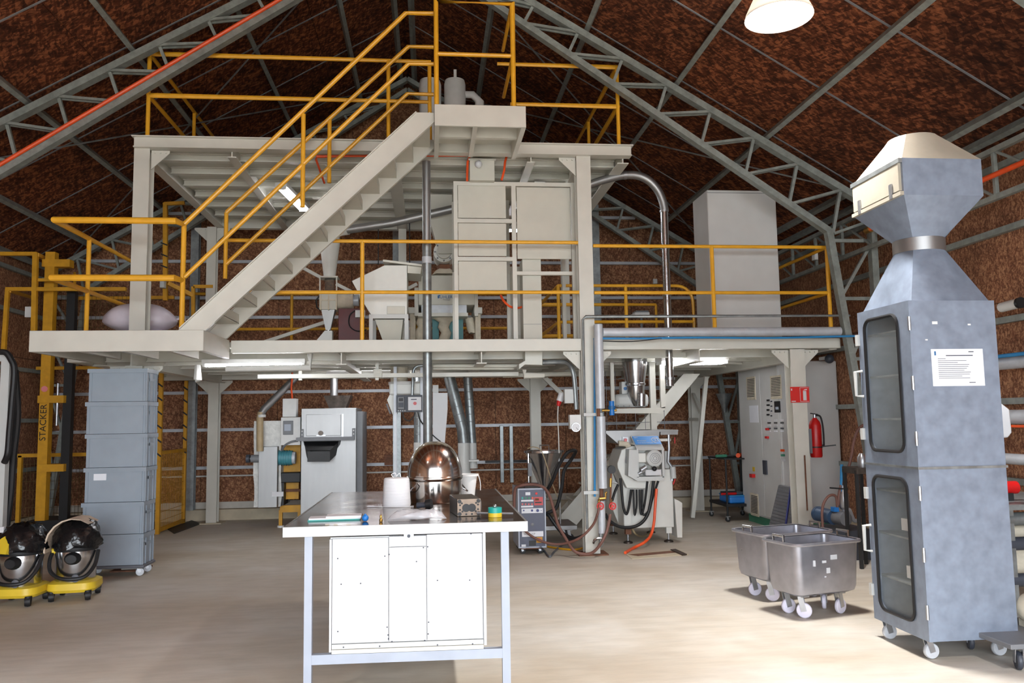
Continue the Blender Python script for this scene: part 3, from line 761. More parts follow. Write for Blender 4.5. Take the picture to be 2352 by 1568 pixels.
# slanted feed hopper on a stand
Y0, Y1 = 9.75, 10.35
P = lambda a, b_: (A(a, b_, Y0).x, A(a, b_, Y0).z)
t = thing('feed_hopper', 'white slanted feed hopper with an open lid on a square stand', 'hopper', A(895, 778, Y0))
poly = [(808, 645), (883, 609), (935, 609), (935, 722), (852, 722), (838, 700)]
M().prism([(P(*q)[0], Y0, P(*q)[1]) for q in poly], (0, Y1-Y0, 0)).obj('hopper_body', 'machine_white', t, bev=0.004)
M().pbox(889, 703, 930, 721, Y0-0.02, Y0).obj('hatch', 'cream_panel', t, bev=0.003)
ld = M()
a, b_ = P(880, 601), P(969, 612)
ld.bar((a[0], (Y0+Y1)/2, a[1]+0.01), (b_[0], (Y0+Y1)/2, b_[1]+0.01), Y1-Y0+0.06, 0.025, up=(0, 0, 1))
ld.obj('lid', 'cream', t)
ld = M(); a = P(936, 612); b_ = P(966, 628)
ld.prism([(P(936, 609)[0], Y0+0.02, P(936, 609)[1]), (P(968, 613)[0], Y0+0.02, P(968, 613)[1]), (P(966, 628)[0], Y0+0.02, P(966, 628)[1]), (P(936, 626)[0], Y0+0.02, P(936, 626)[1])], (0, Y1-Y0-0.04, 0)).obj('lid_flap', 'cream_panel', t)
fr = M()
xa, xb = P(848, 750)[0], P(938, 750)[0]; zt = P(890, 722)[1]
for xx in (xa, xb-0.045):
    for yy in (Y0-0.03, Y1-0.02): M().box(xx, yy, ZD, xx+0.045, yy+0.045, zt).obj('stand_leg', 'light_grey', t)
M().box(xa+0.045, Y0-0.03, zt-0.05, xb-0.045, Y0+0.015, zt).obj('stand_rail', 'light_grey', t)
M().box(xa+0.045, Y1-0.02, zt-0.05, xb-0.045, Y1+0.025, zt).obj('stand_rail', 'light_grey', t)
M().frus(((xa+xb)/2+0.03, (Y0+Y1)/2, ZD+0.02), 0.2, 0.3, ((xa+xb)/2, (Y0+Y1)/2, zt-0.055), xb-xa-0.13, Y1-Y0-0.1).obj('outlet', 'cream_panel', t)

# grain separator with maker's plate, canvas sleeves and the hopper over it
Y0, Y1 = 10.7, 11.5
t = thing('separator', 'cream grain separator with blue lettering, canvas sleeves hanging below', 'machine', A(1030, 775, Y0))
M().pbox(961, 632, 1090, 700, Y0, Y1).obj('housing', 'cream_panel', t, bev=0.008)
M().pbox(952, 660, 961, 725, Y0+0.05, Y1-0.05).obj('side_plate', 'cream', t)
M().pbox(1090, 660, 1098, 725, Y0+0.05, Y1-0.05).obj('side_plate', 'cream', t)
M().pbox(968, 700, 1072, 718, Y0+0.01, Y1-0.05).obj('sieve_band', 'galv_light', t)
M().pbox(960, 718, 1075, 726, Y0+0.0, Y1-0.05).obj('lower_rail', 'cream', t)
text('BÜHLER', 0.056, A(1022, 682, Y0-0.004), RX90, 'logo_blue', t)
text('Polistar', 0.03, A(1026, 688, Y0-0.004), RX90, 'mid_grey', t)
M().prism([A(1006, 684, Y0-0.003), A(1005, 680, Y0-0.003), A(1008, 677, Y0-0.003), A(1012, 678, Y0-0.003), A(1009, 681, Y0-0.003), A(1010, 684, Y0-0.003)], (0, 0.002, 0)).obj('logo_mark', 'logo_blue', t)
for a, c in ((938, 958), (1088, 1108)):
    q = rect(a, 705, c, 720, Y0+0.1)
    M().box(q[0], Y0+0.1, q[2], q[1], Y1-0.1, q[3]).obj('bearing_arm', 'cream', t, bev=0.01)
    q = rect(a+4, 720, c-4, 776, Y0+0.15); M().box(q[0], Y0+0.15, ZD, q[1], Y0+0.25, q[3]).obj('foot_post', 'canvas', t)
    M().box(q[0], Y1-0.25, ZD, q[1], Y1-0.15, q[3]).obj('foot_post', 'canvas', t)
def sleeve(pxs, Y, mt='canvas', par=None, nm='canvas_sleeve'):
    rings = []
    for px, py, rr in pxs:
        c = A(px, py, Y); rings.append([c+V(rr*math.cos(2*math.pi*j/14), rr*math.sin(2*math.pi*j/14), 0.006*math.sin(5*2*math.pi*j/14)) for j in range(14)])
    if pxs[-1][1] > 770: rings.append([V(p.x, p.y, ZD) for p in rings[-1]])
    return M().loft(rings).obj(nm, mt, par, angle=60)
sleeve([(967, 730, .05), (965, 742, .06), (968, 750, .05), (962, 764, .065), (966, 777, .07)], Y0+0.25, par=t)
sleeve([(1020, 729, .17), (1022, 740, .08), (1018, 752, .075), (1025, 764, .07), (1020, 778, .075)], Y0+0.25, par=t)
sleeve([(1078, 730, .06), (1080, 742, .06), (1084, 756, .07), (1090, 765, .08)], Y0+0.3, par=t)
M().pbox(993, 732, 1008, 777, Y0+0.35, Y0+0.5).drop(ZD).obj('guard_panel', 'teal_panel', t); M().pbox(1032, 732, 1064, 777, Y0+0.35, Y0+0.5).drop(ZD).obj('guard_panel', 'teal_panel', t)
sleeve([(1020, 632, .17), (1020, 624, .13), (1021, 620, .11)], Y0+0.3, par=t)
sleeve([(1021, 620, .10), (1021, 610, .10)], Y0+0.3, 'rust', t, 'dark_collar')
t = thing('rotary_valve', 'cream rotary valve with round flanges above the separator', 'valve', A(1021, 610, 11.0))
c = A(1019, 586, 11.0)
M().cyl((c.x, 10.78, c.z), (c.x, 11.2, c.z), 0.14, n=24).obj('body', 'machine_white', t)
M().cyl((c.x, 10.72, c.z), (c.x, 10.78, c.z), 0.10, n=24).obj('end_cover', 'cream', t)
for k in range(8):
    M().cyl((c.x+0.12*math.cos(k*.785), 10.765, c.z+0.12*math.sin(k*.785)), (c.x+0.12*math.cos(k*.785), 10.78, c.z+0.12*math.sin(k*.785)), 0.012, n=6).obj('bolt', 'mid_grey', t)
q = rect(1007, 558, 1040, 584, 10.72); M().box(q[0], 10.66, q[2], q[1], 10.70, q[3]).obj('cover_plate', 'cream_panel', t)
zt = 4.60; zb = A(1020, 558, 11.0).z; zm = A(1020, 512, 11.0).z
hp = M().frus((c.x, 11.0, zb-0.03), 0.2, 0.2, (c.x+0.02, 11.0, zm), 0.42, 0.42).frus((c.x+0.02, 11.0, zm), 0.42, 0.42, (c.x+0.02, 11.0, zt), 0.46, 0.46)
hp.obj('surge_hopper', 'cream_panel', label='cream surge hopper tapering down to the rotary valve', cat='hopper')

# white cyclone, sight glass, airlock and chute
Yc = 11.0
t = thing('cyclone', 'white tapering cyclone behind the staircase with sight glass below', 'cyclone', A(757, 665, Yc))
c = A(757, 640, Yc); zt = A(757, 535, Yc).z; zc = A(757, 560, Yc).z
M().lathe([(0.075, c.z), (0.135, zc), (0.135, zt), (0.15, zt+0.06)], (c.x, Yc, 0), 26).obj('cone', 'machine_white', t)
M().tube([A(765, 535, Yc), A(780, 530, 10.8), A(800, 527, 10.75)], 0.07, 12).obj('inlet', 'machine_white', t)
g0, g1 = A(757, 668, Yc).z, c.z
M().cyl((c.x, Yc, g0), (c.x, Yc, g1), 0.066, n=20).obj('sight_glass', 'sight_glass', t)
for px in (737, 775):
    q = A(px, 654, Yc); M().box(q.x-0.008, Yc-0.1, g0-0.02, q.x+0.008, Yc-0.08, g1).obj('side_strap', 'cream', t)
M().box(c.x-0.12, Yc-0.11, g1, c.x+0.12, Yc+0.11, g1+0.02).obj('flange', 'cream', t)
t = thing('airlock', 'beige ribbed airlock with motor end, under the white cyclone', 'airlock', A(760, 712, Yc))
M().pbox(733, 669, 774, 710, Yc-0.12, Yc+0.12).obj('body', 'cream_panel', t, bev=0.006)
for px in (735, 753, 771): M().pbox(px, 667, px+3, 711, Yc-0.14, Yc+0.14).obj('rib', 'canvas', t)
M().pbox(735, 687, 774, 690, Yc-0.135, Yc+0.13).obj('rib', 'canvas', t)
q = A(774, 690, Yc); q2 = A(812, 690, Yc)
M().cyl(q, q2, 0.11, n=20).obj('bearing', 'canvas', t); M().cyl(q2, A(824, 690, Yc), 0.075, n=18).obj('motor', 'galv_light', t)
M().tube([A(733, 680, Yc-0.1), A(726, 690, Yc-0.1), A(728, 706, Yc-0.1), A(736, 712, Yc-0.1)], 0.01).obj('handle', 'black_paint', t)
t = thing('outlet_funnel', 'slim steel funnel below the airlock, ending in a white elbow', 'funnel', A(755, 778, Yc))
M().frus((A(754, 758, Yc).x, Yc, A(754, 758, Yc).z), 0.06, 0.06, (A(755, 712, Yc).x, Yc, A(755, 712, Yc).z), 0.18, 0.16).obj('cone', 'brushed', t)
M().cyl(A(754, 760, Yc), A(754, 745, Yc), 0.028).obj('spout', 'stainless', t)
M().prism([A(746, 759, Yc-0.07), A(763, 759, Yc-0.07), A(763, 780, Yc-0.07), A(728, 780, Yc-0.07)], (0, 0.14, 0)).drop(ZD).obj('elbow', 'machine_white', t)
# dark red box with a cable loop
t = thing('red_box', 'dark red steel box beside the feed hopper, cable looped in front', 'box', A(805, 778, 10.6))
M().pbox(777, 708, 832, 779, 10.6, 11.0).drop(ZD).obj('body', 'dark_red', t, bev=0.006)
M().tube(smooth([A(815, 713, 10.57), A(803, 725, 10.57), A(803, 748, 10.57), A(820, 760, 10.57), A(842, 757, 10.57)], 5), 0.008, 6).obj('cable', 'black_rubber', t)
M().pbox(816, 712, 838, 728, 10.5, 10.58).obj('switch', 'white_matt', t)
# slanting conveying pipe
M().tube([A(795, 528, 10.75), A(900, 512, 10.7), A(1043, 479, 10.65), A(1100, 466, 10.6)], 0.055, 14).obj('conveying_pipe', 'brushed', label='slanting steel conveying pipe from the cyclone behind the staircase', cat='pipe')
# diagonal braces
for a, b_, lb in (((690, 612), (742, 640), 'short white brace above left of the sight glass'), ((772, 652), (835, 684), 'short white brace right of the sight glass'), ((605, 786), (746, 740), 'long white brace sloping up to the outlet funnel'), ((935, 664), (958, 652), 'short white brace behind the slanted feed hopper')):
    M().bar(A(*a, 12.6), A(*b_, 12.6), 0.05, 0.05, (0, 1, 0)).obj('diagonal_brace', 'cream', label=lb, cat='brace', group='diagonal braces behind the machines')
# hanging dark rods
for px, lb in ((869, 'thin dark hanging rod left of the vertical pipe'), (941, 'thin dark hanging rod close to the vertical pipe')):
    M().cyl((A(px, 560, 12.4).x, 12.4, 4.6), (A(px, 560, 12.4).x, 12.4, A(px, 608, 12.4).z), 0.008, n=6).obj('hanging_rod', 'black_paint', label=lb, cat='rod')

# long vertical pipe in front, through the deck
vp = thing('vertical_pipe', 'long vertical steel pipe rising past both decks behind the domed pot', 'pipe', A(982, 1160, 9.5))
xp = A(981, 700, 9.5).x
M().cyl((xp, 9.5, 0.0), (xp, 9.5, 2.25), 0.054, n=20).obj('lower_length', 'galv', vp)
M().cyl((xp, 9.5, 2.25), (xp, 9.5, A(981, 562, 9.5).z), 0.053, n=20).obj('middle_length', 'galv', vp)
M().cyl((xp, 9.5, A(981, 562, 9.5).z), (xp, 9.5, 4.64), 0.05, n=20).obj('upper_length', 'brushed', vp)
M().cyl((xp, 9.5, A(981, 605, 9.5).z), (xp, 9.5, A(981, 590, 9.5).z), 0.058, n=20).obj('coupling', 'galv_light', vp)
# bent stainless pipe
Yp = 9.85
bp_ = thing('bent_pipe', 'stainless pipe arching over from the tall column and dropping through the deck', 'pipe', A(1540, 890, Yp))
arc = [(1335, 432), (1365, 420), (1410, 407), (1440, 402), (1468, 404), (1492, 416), (1511, 437), (1522, 462), (1527, 485)]
M().tube(smooth([A(a, b_, Yp) for a, b_ in arc], 4), 0.052, 16).obj('bend', 'brushed', bp_)
xb_ = A(1531, 650, Yp).x
M().cyl((xb_, Yp, A(1530, 483, Yp).z), (xb_, Yp, A(1538, 886, Yp).z), 0.049, n=18).obj('straight', 'stainless', bp_)
for py in (485, 570, 677): M().cyl((xb_, Yp, A(1531, py-2, Yp).z), (xb_, Yp, A(1531, py+2, Yp).z), 0.058, n=18).obj('clamp', 'silver', bp_)
M().cyl((xb_, Yp, A(1538, 872, Yp).z), (xb_, Yp, A(1538, 866, Yp).z), 0.062, n=18).obj('clamp', 'silver', bp_)
c = A(1435, 402, Yp)
M().lathe([(0.056, -0.02), (0.056, 0.02)], c, 18, (1, 0, 0.1)).obj('clamp', 'silver', bp_)

# big plain grey cabinet on the deck
x0, x1, z0, z1 = rect(1622, 436, 1789, 757, 9.7)
t = thing('plain_cabinet', 'tall plain grey cabinet on the right part of the lower deck', 'cabinet', ((x0+x1)/2, 9.7, ZD))
M().box(3.50, 9.7, ZD, 4.40, 10.27, 4.40).obj('body', 'cabinet_grey', t, bev=0.012)
M().box(3.50, 9.694, 4.36, 4.40, 9.70, 4.365).obj('seam', 'mid_grey', t)
M().box(3.51, 9.69, ZD+0.12, 4.39, 9.70, ZD+0.125).obj('seam', 'mid_grey', t)
# small things at the back wall and right rail
M().pbox(1501, 640, 1510, 651, 13.85, 13.9).obj('wall_box', 'white_matt', label='small white box on the wall above the stairwell rail', cat='box', bev=0.004)
t = thing('wall_unit', 'low white instrument seen behind the stairwell rail', 'instrument', A(1475, 724, 12.0))
M().pbox(1459, 717, 1492, 724, 12.0, 12.3).obj('base', 'white_matt', t); M().pbox(1461, 713, 1490, 717, 12.03, 12.27).obj('lid', 'mid_grey', t)
M().cyl((A(1475, 720, 12.1).x, 12.15, ZD), (A(1475, 720, 12.1).x, 12.15, A(1475, 724, 12.1).z), 0.02).obj('pedestal', 'mid_grey', t)
M().pbox(1871, 580, 1879, 596, 10.2, 10.28).obj('rail_tag', 'white_matt', label='small white tag hanging from the right end railing', cat='tag')
# drums on the upper deck, dim behind the stair head
for i, (px, r_, lb) in enumerate(((988, 0.16, 'left pale drum filter on the upper deck behind the stair head'), (1045, 0.155, 'right pale drum filter on the upper deck with an elbow'))):
    Yq = 11.3; c = A(px, 230, Yq)
    t = thing('drum_filter', lb, 'filter', (c.x, Yq, 4.8), group='drum filters on the upper deck')
    zt = A(px, 186, Yq).z
    M().lathe([(r_, 4.8), (r_, zt-0.06), (r_*0.9, zt), (0.001, zt+0.02)], (c.x, Yq, 0), 24).obj('drum', 'white_matt', t)
    M().box(c.x-0.02, Yq-r_-0.01, zt-0.02, c.x+0.02, Yq-r_+0.01, zt+0.10).obj('lug', 'white_matt', t)
    if i: M().tube([(c.x+r_-0.02, Yq, zt-0.2), (c.x+r_+0.1, Yq, zt-0.2), (c.x+r_+0.2, Yq, zt-0.3), (c.x+r_+0.22, Yq, 4.8)], 0.05, 12).obj('elbow', 'white_matt', t)
cc = A(740, 318, 11.5)
t = thing('machine_lid', 'flat cream machine top showing over the upper deck edge', 'machine', (cc.x, 11.5, 4.8))
for px in (728, 765, 800):
    q = A(px, 318, 11.5); M().box(q.x-0.1, 11.4, 4.80, q.x+0.1, 11.8, 4.93).obj('cover', 'cream_panel', t)
    M().box(q.x+0.1, 11.39, 4.80, q.x+0.115, 11.8, 4.97).obj('rib', 'cream', t)

# ------------------------------------------------------------------ lamps
def batten(name, label, p, q, w_, h_, tubes=2, mt='white_matt'):
    p, q = Vector(p), Vector(q); t = thing(name, label, 'lamp', (p+q)/2, group='fluorescent batten lamps')
    M().bar(p, q, w_, h_).obj('housing', mt, t)
    d = (q-p).normalized(); s = d.cross(V(0, 0, 1)).normalized()
    for k in range(tubes):
        o = s*((k-(tubes-1)/2)*w_*0.5)+V(0, 0, -h_/2-0.018)
        M().cyl(p+d*0.05+o, q-d*0.05+o, 0.015, n=10).obj('tube', 'tube_glow', t)
    for e in (p+d*0.02, q-d*0.02): M().bar(e+V(0, 0, -h_/2-0.018)-s*w_*0.4, e+V(0, 0, -h_/2-0.018)+s*w_*0.4, 0.03, 0.035).obj('end_holder', mt, t)
    return t
a, b_ = A(466, 832, 9.75), A(702, 828, 9.75); zz = (a.z+b_.z)/2
batten('batten_lamp', 'long lit fluorescent lamp under the lower deck, left of the middle', (a.x, 9.75, zz), (b_.x, 9.75, zz), 0.12, 0.05)
a, b_ = A(1512, 826, 10.2), A(1656, 824, 10.2); zz = (a.z+b_.z)/2
batten('batten_lamp', 'lit fluorescent lamp under the lower deck, right of the tall column', (a.x, 10.2, zz), (b_.x+0.05, 10.2, zz), 0.30, 0.06, 3)
a, b_ = A(645, 432, 10.4), A(683, 488, 11.6)
batten('batten_lamp', 'lit fluorescent lamp under the upper deck behind the staircase', (a.x, 10.4, 4.60), (a.x+0.12, 11.55, 4.60), 0.15, 0.05)
a = A(1240, 408, 10.2)
batten('batten_lamp', 'lit fluorescent lamp glimpsed above the panelled frame', (a.x, 10.2, 4.60), (a.x-0.05, 11.3, 4.60), 0.14, 0.05, 1)
a = A(1171, 524, 12.2)
batten('batten_lamp', 'lit fluorescent lamp glimpsed through the gap of the panelled frame', (a.x-0.1, 12.2, a.z), (a.x+0.6, 12.2, a.z+0.0), 0.12, 0.05, 1)
a = A(640, 868, 12.0)
batten('batten_lamp', 'lit fluorescent lamp deep under the lower deck near the back wall', (-1.5, 12.1, 2.275), (-0.3, 12.1, 2.275), 0.12, 0.05)
# high bay lamps
LAMP_W = 1150.0
def highbay(label, c, r=0.25):
    t = thing('high_bay_lamp', label, 'lamp', c, group='high bay lamps')
    M().lathe([(r, 0.0), (r*0.97, 0.03), (r*0.72, 0.16), (r*0.42, 0.26), (r*0.25, 0.28), (r*0.25, 0.4)], c, 32, cap=False).obj('shade', 'lamp_shade', t)
    M().lathe([(r*0.965, 0.012), (r*0.965, 0.02)], c, 32).obj('glowing_disc', 'lamp_glow', t)
    sp = bpy.data.lights.new('lamp_beam', 'SPOT'); sp.energy = LAMP_W; sp.spot_size = math.radians(104); sp.spot_blend = 0.7; sp.shadow_soft_size = 0.24; sp.color = (1.0, 0.98, 0.95)
    so = bpy.data.objects.new('lamp_beam', sp); COL.objects.link(so); so.parent = t; so.location = (0, 0, -0.02)
    ul = bpy.data.lights.new('added_roof_uplight', 'SPOT'); ul.energy = 700.0; ul.spot_size = math.radians(165); ul.spot_blend = 1.0; ul.shadow_soft_size = 0.12; ul.color = (1.0, 0.93, 0.84)  # extra upward spot, added over the shade to brighten the roof boards
    uo = bpy.data.objects.new('added_roof_uplight', ul); COL.objects.link(uo); uo.parent = t; uo.location = (0.10, 0, 0.42); uo.rotation_euler = (math.pi, 0, 0)
    M().cyl(V(*c)+V(0, 0, 0.38), (c[0], c[1], zroof(c[0])-0.02), 0.012).obj('hanger', 'galv', t)
    return t
c = A(1789, 41, 5.6)
highbay('round lit high bay lamp hanging under the right roof', tuple(c))
for lb, x_, y_ in (('unseen high bay lamp added on the right to light the floor', 2.5, 1.2), ('unseen high bay lamp added on the left to light the floor', -3.0, 1.6), ('unseen high bay lamp added near the hall door to light the floor', 2.5, -2.8)):  # lamps out of view, added to brighten the floor
    highbay(lb, (x_, y_, c.z))
# ------------------------------------------------------------------ work table in front
TZ = 0.965
pfl, pfr = G(651, 1210, TZ), G(1213, 1198, TZ)
tx0, tx1 = pfl.x, pfr.x
ty0, ty1 = (pfl.y+pfr.y)/2, (G(765, 1128, TZ).y+G(1127, 1124, TZ).y)/2
TX = lambda px, py: G(px, py, TZ)
t = thing('work_table', 'large steel work table with grey legs in the foreground', 'table', ((tx0+tx1)/2, (ty0+ty1)/2, 0))
def tp(x, y, z): # the table stands a touch askew
    return (x, y-0.028*(x-(tx0+tx1)/2), z)
def tbox(x0, y0, z0, x1, y1, z1):
    m = M().box(x0, y0, z0, x1, y1, z1); m.v = [Vector(tp(*p)) for p in m.v]; return m
tbox(tx0, ty0, TZ-0.055, tx1, ty0+0.012, TZ).obj('front_edge', 'white', t)
tbox(tx0, ty0+0.012, TZ-0.055, tx0+0.012, ty1, TZ).obj('side_edge', 'brushed', t)
tbox(tx1-0.012, ty0+0.012, TZ-0.055, tx1, ty1, TZ).obj('side_edge', 'brushed', t)
tbox(tx0+0.012, ty0+0.012, TZ-0.03, tx1-0.012, ty1, TZ-0.001).obj('tabletop', 'table_top', t)
lx = [(A(698, 1300, ty0+.03).x, A(716, 1300, ty0+.03).x), (A(1151, 1300, ty0+.03).x, A(1169, 1300, ty0+.03).x)]
for a, b_ in lx:
    for yy in (ty0+0.03, ty1-0.1): tbox(a, yy, 0, b_, yy+0.05, TZ-0.055).obj('leg', 'frame_grey', t)
zs_ = A(940, 1512, ty0).z; 
tbox(lx[0][1], ty0+0.033, zs_-0.025, lx[1][0], ty0+0.075, zs_+0.028).obj('stretcher', 'frame_grey', t)
tbox(lx[0][1], ty1-0.095, zs_-0.025, lx[1][0], ty1-0.055, zs_+0.028).obj('stretcher', 'frame_grey', t)
# white cabinet standing on the stretchers
cy0 = ty0+0.04
cb = thing('white_cabinet', 'white sheet metal cabinet under the work table', 'cabinet', (-0.15, cy0, zs_+0.03))
X = lambda px: A(px, 1360, cy0).x
Z = lambda py: A(930, py, cy0).z
zb = zs_+0.03
ztop_ = TZ-0.06
tbox(X(757), cy0+0.02, zb+0.02, X(1112), cy0+0.9, ztop_-0.01).obj('carcass', 'white_matt', cb)
for a, c, zt in ((762, 892, Z(1233)), (981, 1108, ztop_-0.005)):
    tbox(X(a), cy0, zb+0.055, X(c), cy0+0.02, zt).obj('door_panel', 'white', cb, bev=0.002)
tbox(X(893.5), cy0, zb+0.055, X(979.5), cy0+0.02, Z(1256)).obj('door_panel', 'white', cb, bev=0.002)
tbox(X(893.5), cy0, Z(1254.5), X(979.5), cy0+0.02, Z(1231)).obj('drawer_front', 'white', cb, bev=0.002)
tbox(X(756), cy0-0.005, zb+0.01, X(761), cy0+0.03, Z(1234)).obj('side_edge', 'white', cb)
tbox(X(1110), cy0-0.01, zb+0.02, X(1116), cy0+0.03, ztop_).obj('side_edge', 'white', cb)
tbox(X(762), cy0-0.008, zb+0.0, X(1109), cy0+0.02, zb+0.022).obj('base_strip', 'cream', cb)
tbox(X(762), cy0+0.0, zb+0.024, X(1109), cy0+0.02, zb+0.05).obj('base_strip', 'light_grey', cb)
m = M(); q = (X(928), X(951)); z_ = Z(1231)
m.prism([tp(q[0], cy0-0.012, ztop_+0.005), tp(q[1], cy0-0.012, ztop_+0.005), tp(q[1], cy0-0.012, z_-0.01), tp((q[0]+q[1])/2+0.015, cy0-0.012, z_-0.028), tp((q[0]+q[1])/2-0.015, cy0-0.012, z_-0.028), tp(q[0], cy0-0.012, z_-0.01)], (0, 0.01, 0)).obj('lock_tab', 'white', cb)
c = Vector(tp((q[0]+q[1])/2, cy0-0.02, z_+0.002)); M().cyl(c, c+V(0, 0.01, 0), 0.009).obj('lock', 'dark_grey', cb)
for (px, py) in ((775, 1283), (783, 1342), (828, 1340), (776, 1451), (789, 1487), (872, 1484), (884, 1277), (894, 1273), (889, 1440), (891, 1458), (892, 1467), (900, 1473), (975, 1470), (984, 1428), (983, 1455), (1004, 1480), (1084, 1477), (957, 1289), (1083, 1225), (973, 1257), (983, 1255), (1079, 1331), (1005, 1332)):
    c = Vector(tp(X(px), cy0-0.0015, A(px, py, cy0).z)); M().cyl(c, c+V(0, 0.003, 0), 0.0042, n=8).obj('rivet', 'dark_grey', cb)

# ---- on the table
c = TX(911, 1161); c.z = TZ
t = thing('twine_spool', 'large white spool of twine on the work table', 'spool', c)
r0, r1 = 0.098, 0.086; h = 0.195
M().lathe([(r0*0.97, 0), (r0, 0.008), (r1*1.03, h*0.93), (r1*0.96, h*0.985), (r1*0.5, h), (0.02, h-0.01)], c, 36).obj('wound_twine', 'twine', t)
M().tube(smooth([c+V(-0.02, 0, h), c+V(-0.035, 0.0, h+0.02), c+V(-0.01, 0.01, h+0.03), c+V(0.0, 0, h+0.01), c+V(0.02, 0, h+0.028), c+V(0.03, 0, h)], 4), 0.003, 5).obj('loose_end', 'twine', t)
M().tube(smooth([c+V(-r0, -0.04, 0.004), c+V(-r0-0.05, -0.06, 0.004), c+V(-r0-0.1, -0.05, 0.004), c+V(-r0-0.07, -0.03, 0.004), c+V(-0.02, -0.12, 0.004), c+V(0.12, -0.1, 0.004)], 5), 0.0025, 5).obj('loose_end', 'twine', t)
# domed pot
c = TX(999, 1151); c.z = TZ
rr = (A(1063, 1100, c.y).x-A(935, 1100, c.y).x)/2
zr = A(999, 1098, c.y-rr*0.5).z-TZ; zt = A(999, 1013, c.y).z-TZ
t = thing('domed_pot', 'polished steel pot with a tall domed lid on the work table', 'pot', c)
M().lathe([(rr*0.95, 0.0), (rr*0.965, 0.006), (rr*0.965, zr-0.02), (rr*1.0, zr-0.012), (rr*1.015, zr-0.004)], c, 56).obj('body', 'mirror_steel', t)
dome = [(rr*1.02, zr-0.002), (rr*1.02, zr+0.008), (rr*0.985, zr+0.012)]
hd = zt-zr-0.012
for k in range(1, 15):
    a = k/14*math.pi/2; dome.append((rr*0.985*math.cos(a)**0.86 if k < 14 else 0.002, zr+0.012+hd*math.sin(a)))
M().lathe(dome, c, 56).obj('domed_lid', 'mirror_steel', t)
for s in (-1, 1):
    ang = math.radians(215 if s < 0 else 20); d = V(math.cos(ang), math.sin(ang), 0); tn = V(-d.y, d.x, 0)
    q = c+d*rr*0.97+V(0, 0, zr*0.52)
    M().tube(smooth([q+tn*0.05+V(0, 0, 0.05), q+tn*0.055+d*0.035+V(0, 0, 0.02), q+d*0.05+V(0, 0, -0.02), q-tn*0.055+d*0.035+V(0, 0, -0.02), q-tn*0.05+V(0, 0, 0.0)], 5), 0.006, 8).obj('handle', 'stainless', t)
# white bucket behind
c = TX(1074, 1138); c.z = TZ
t = thing('white_bucket', 'small white plastic bucket behind the domed pot', 'bucket', c)
M().lathe([(0.055, 0), (0.075, 0.15), (0.088, 0.152), (0.088, 0.168), (0.075, 0.168), (0.054, 0.012), (0.002, 0.01)], c, 24).obj('body', 'white_matt', t)
M().tube(smooth([c+V(0.085, 0, 0.16), c+V(0.10, 0, 0.1), c+V(0.10, -0.01, 0.04)], 4), 0.003, 5).obj('bail', 'white_matt', t)
# die block
y_ = G(1073, 1185, TZ).y
x0, x1, z0, z1 = rect(1045, 1145, 1100, 1186, y_)
t = thing('die_block', 'drilled steel die block with a double bore on the work table', 'die', ((x0+x1)/2, y_+0.1, TZ), 0.12)
w_, h_ = x1-x0, z1-TZ
M().box(-w_/2, -0.1, 0, w_/2, 0.22, h_).obj('block', 'die_steel', t, True, bev=0.003)
def disc(parent, cx, cz, r, y, mt, nm): return M().cyl((cx, y, cz), (cx, y+0.004, cz), r, n=20).obj(nm, mt, parent, True)
m = M()
fp = M().box(-w_/2+0.002, -0.104, 0.002, w_/2-0.002, -0.1, h_-0.002).obj('face_plate', 'die_face', t, True)
pts = []
for k in range(13): a = math.radians(45+22.5*k); pts.append((-0.018+0.025*math.cos(a), 0.025*math.sin(a)))
for k in range(13): a = math.radians(225+22.5*k); pts.append((0.018+0.025*math.cos(a), 0.025*math.sin(a)))
M().prism([(a, -0.107, h_*0.48+c_) for a, c_ in pts], (0, 0.004, 0)).obj('bore', 'black_paint', t, True)
for (a, c_) in ((-.4, .14), (.4, .14), (-.4, .86), (.4, .86)): disc(t, a*w_, c_*h_, 0.012, -0.107, 'black_paint', 'bolt_hole')
for (a, c_) in ((-.38, .38), (-.38, .65), (.38, .38), (.38, .65), (-.12, .12), (.12, .12), (.28, .28), (-.28, .28), (.3, .75), (-.3, .75)): disc(t, a*w_, c_*h_, 0.006, -0.1065, 'black_paint', 'pin_hole')
# tape roll on a spindle
c = TX(1137, 1186); c.z = TZ
t = thing('tape_roll', 'teal and yellow tape rolls on the work table', 'tape', c)
M().cyl(c, c+V(0, 0, 0.024), 0.042, n=28).obj('yellow_roll', 'vac_yellow', t); M().cyl(c+V(0, 0, 0.024), c+V(0, 0, 0.055), 0.042, n=28).obj('teal_roll', 'teal', t)
M().cyl(c+V(-0.11, 0.02, 0.022), c+V(0.11, -0.01, 0.016), 0.007, n=8).obj('spindle', 'silver', t)
M().ball(c+V(0, 0, 0.062), 0.012).obj('knob', 'silver', t)
# clear plastic bag
c = TX(958, 1193); c.z = TZ
rings = []
for i in range(13):
    u = -1+2*i/12; e = max(0.05, (1-abs(u)**3)**0.6)
    rings.append([c+V(0.175*u, 0.085*e*math.cos(a)+0.01*math.sin(7*u+a), 0.002+0.026*e*(1+math.sin(a))*(1+0.3*math.sin(5*u+3*a))) for a in [2*math.pi*j/16 for j in range(16)]])
M().loft(rings).obj('plastic_bag', 'plastic_film', label='crumpled clear plastic bag at the front of the work table', cat='bag', angle=70)
# black knob
c = TX(972, 1168); c.z = TZ
t = thing('ribbed_knob', 'small black ribbed knob lying before the domed pot', 'knob', c)
M().cyl(c+V(-0.04, 0.02, 0.022), c+V(0.02, 0, 0.026), 0.018, n=14).obj('stem', 'dark_grey', t)
M().cyl(c+V(0.02, 0, 0.028), c+V(0.055, -0.012, 0.033), 0.032, n=16).obj('knob', 'black_rubber', t)
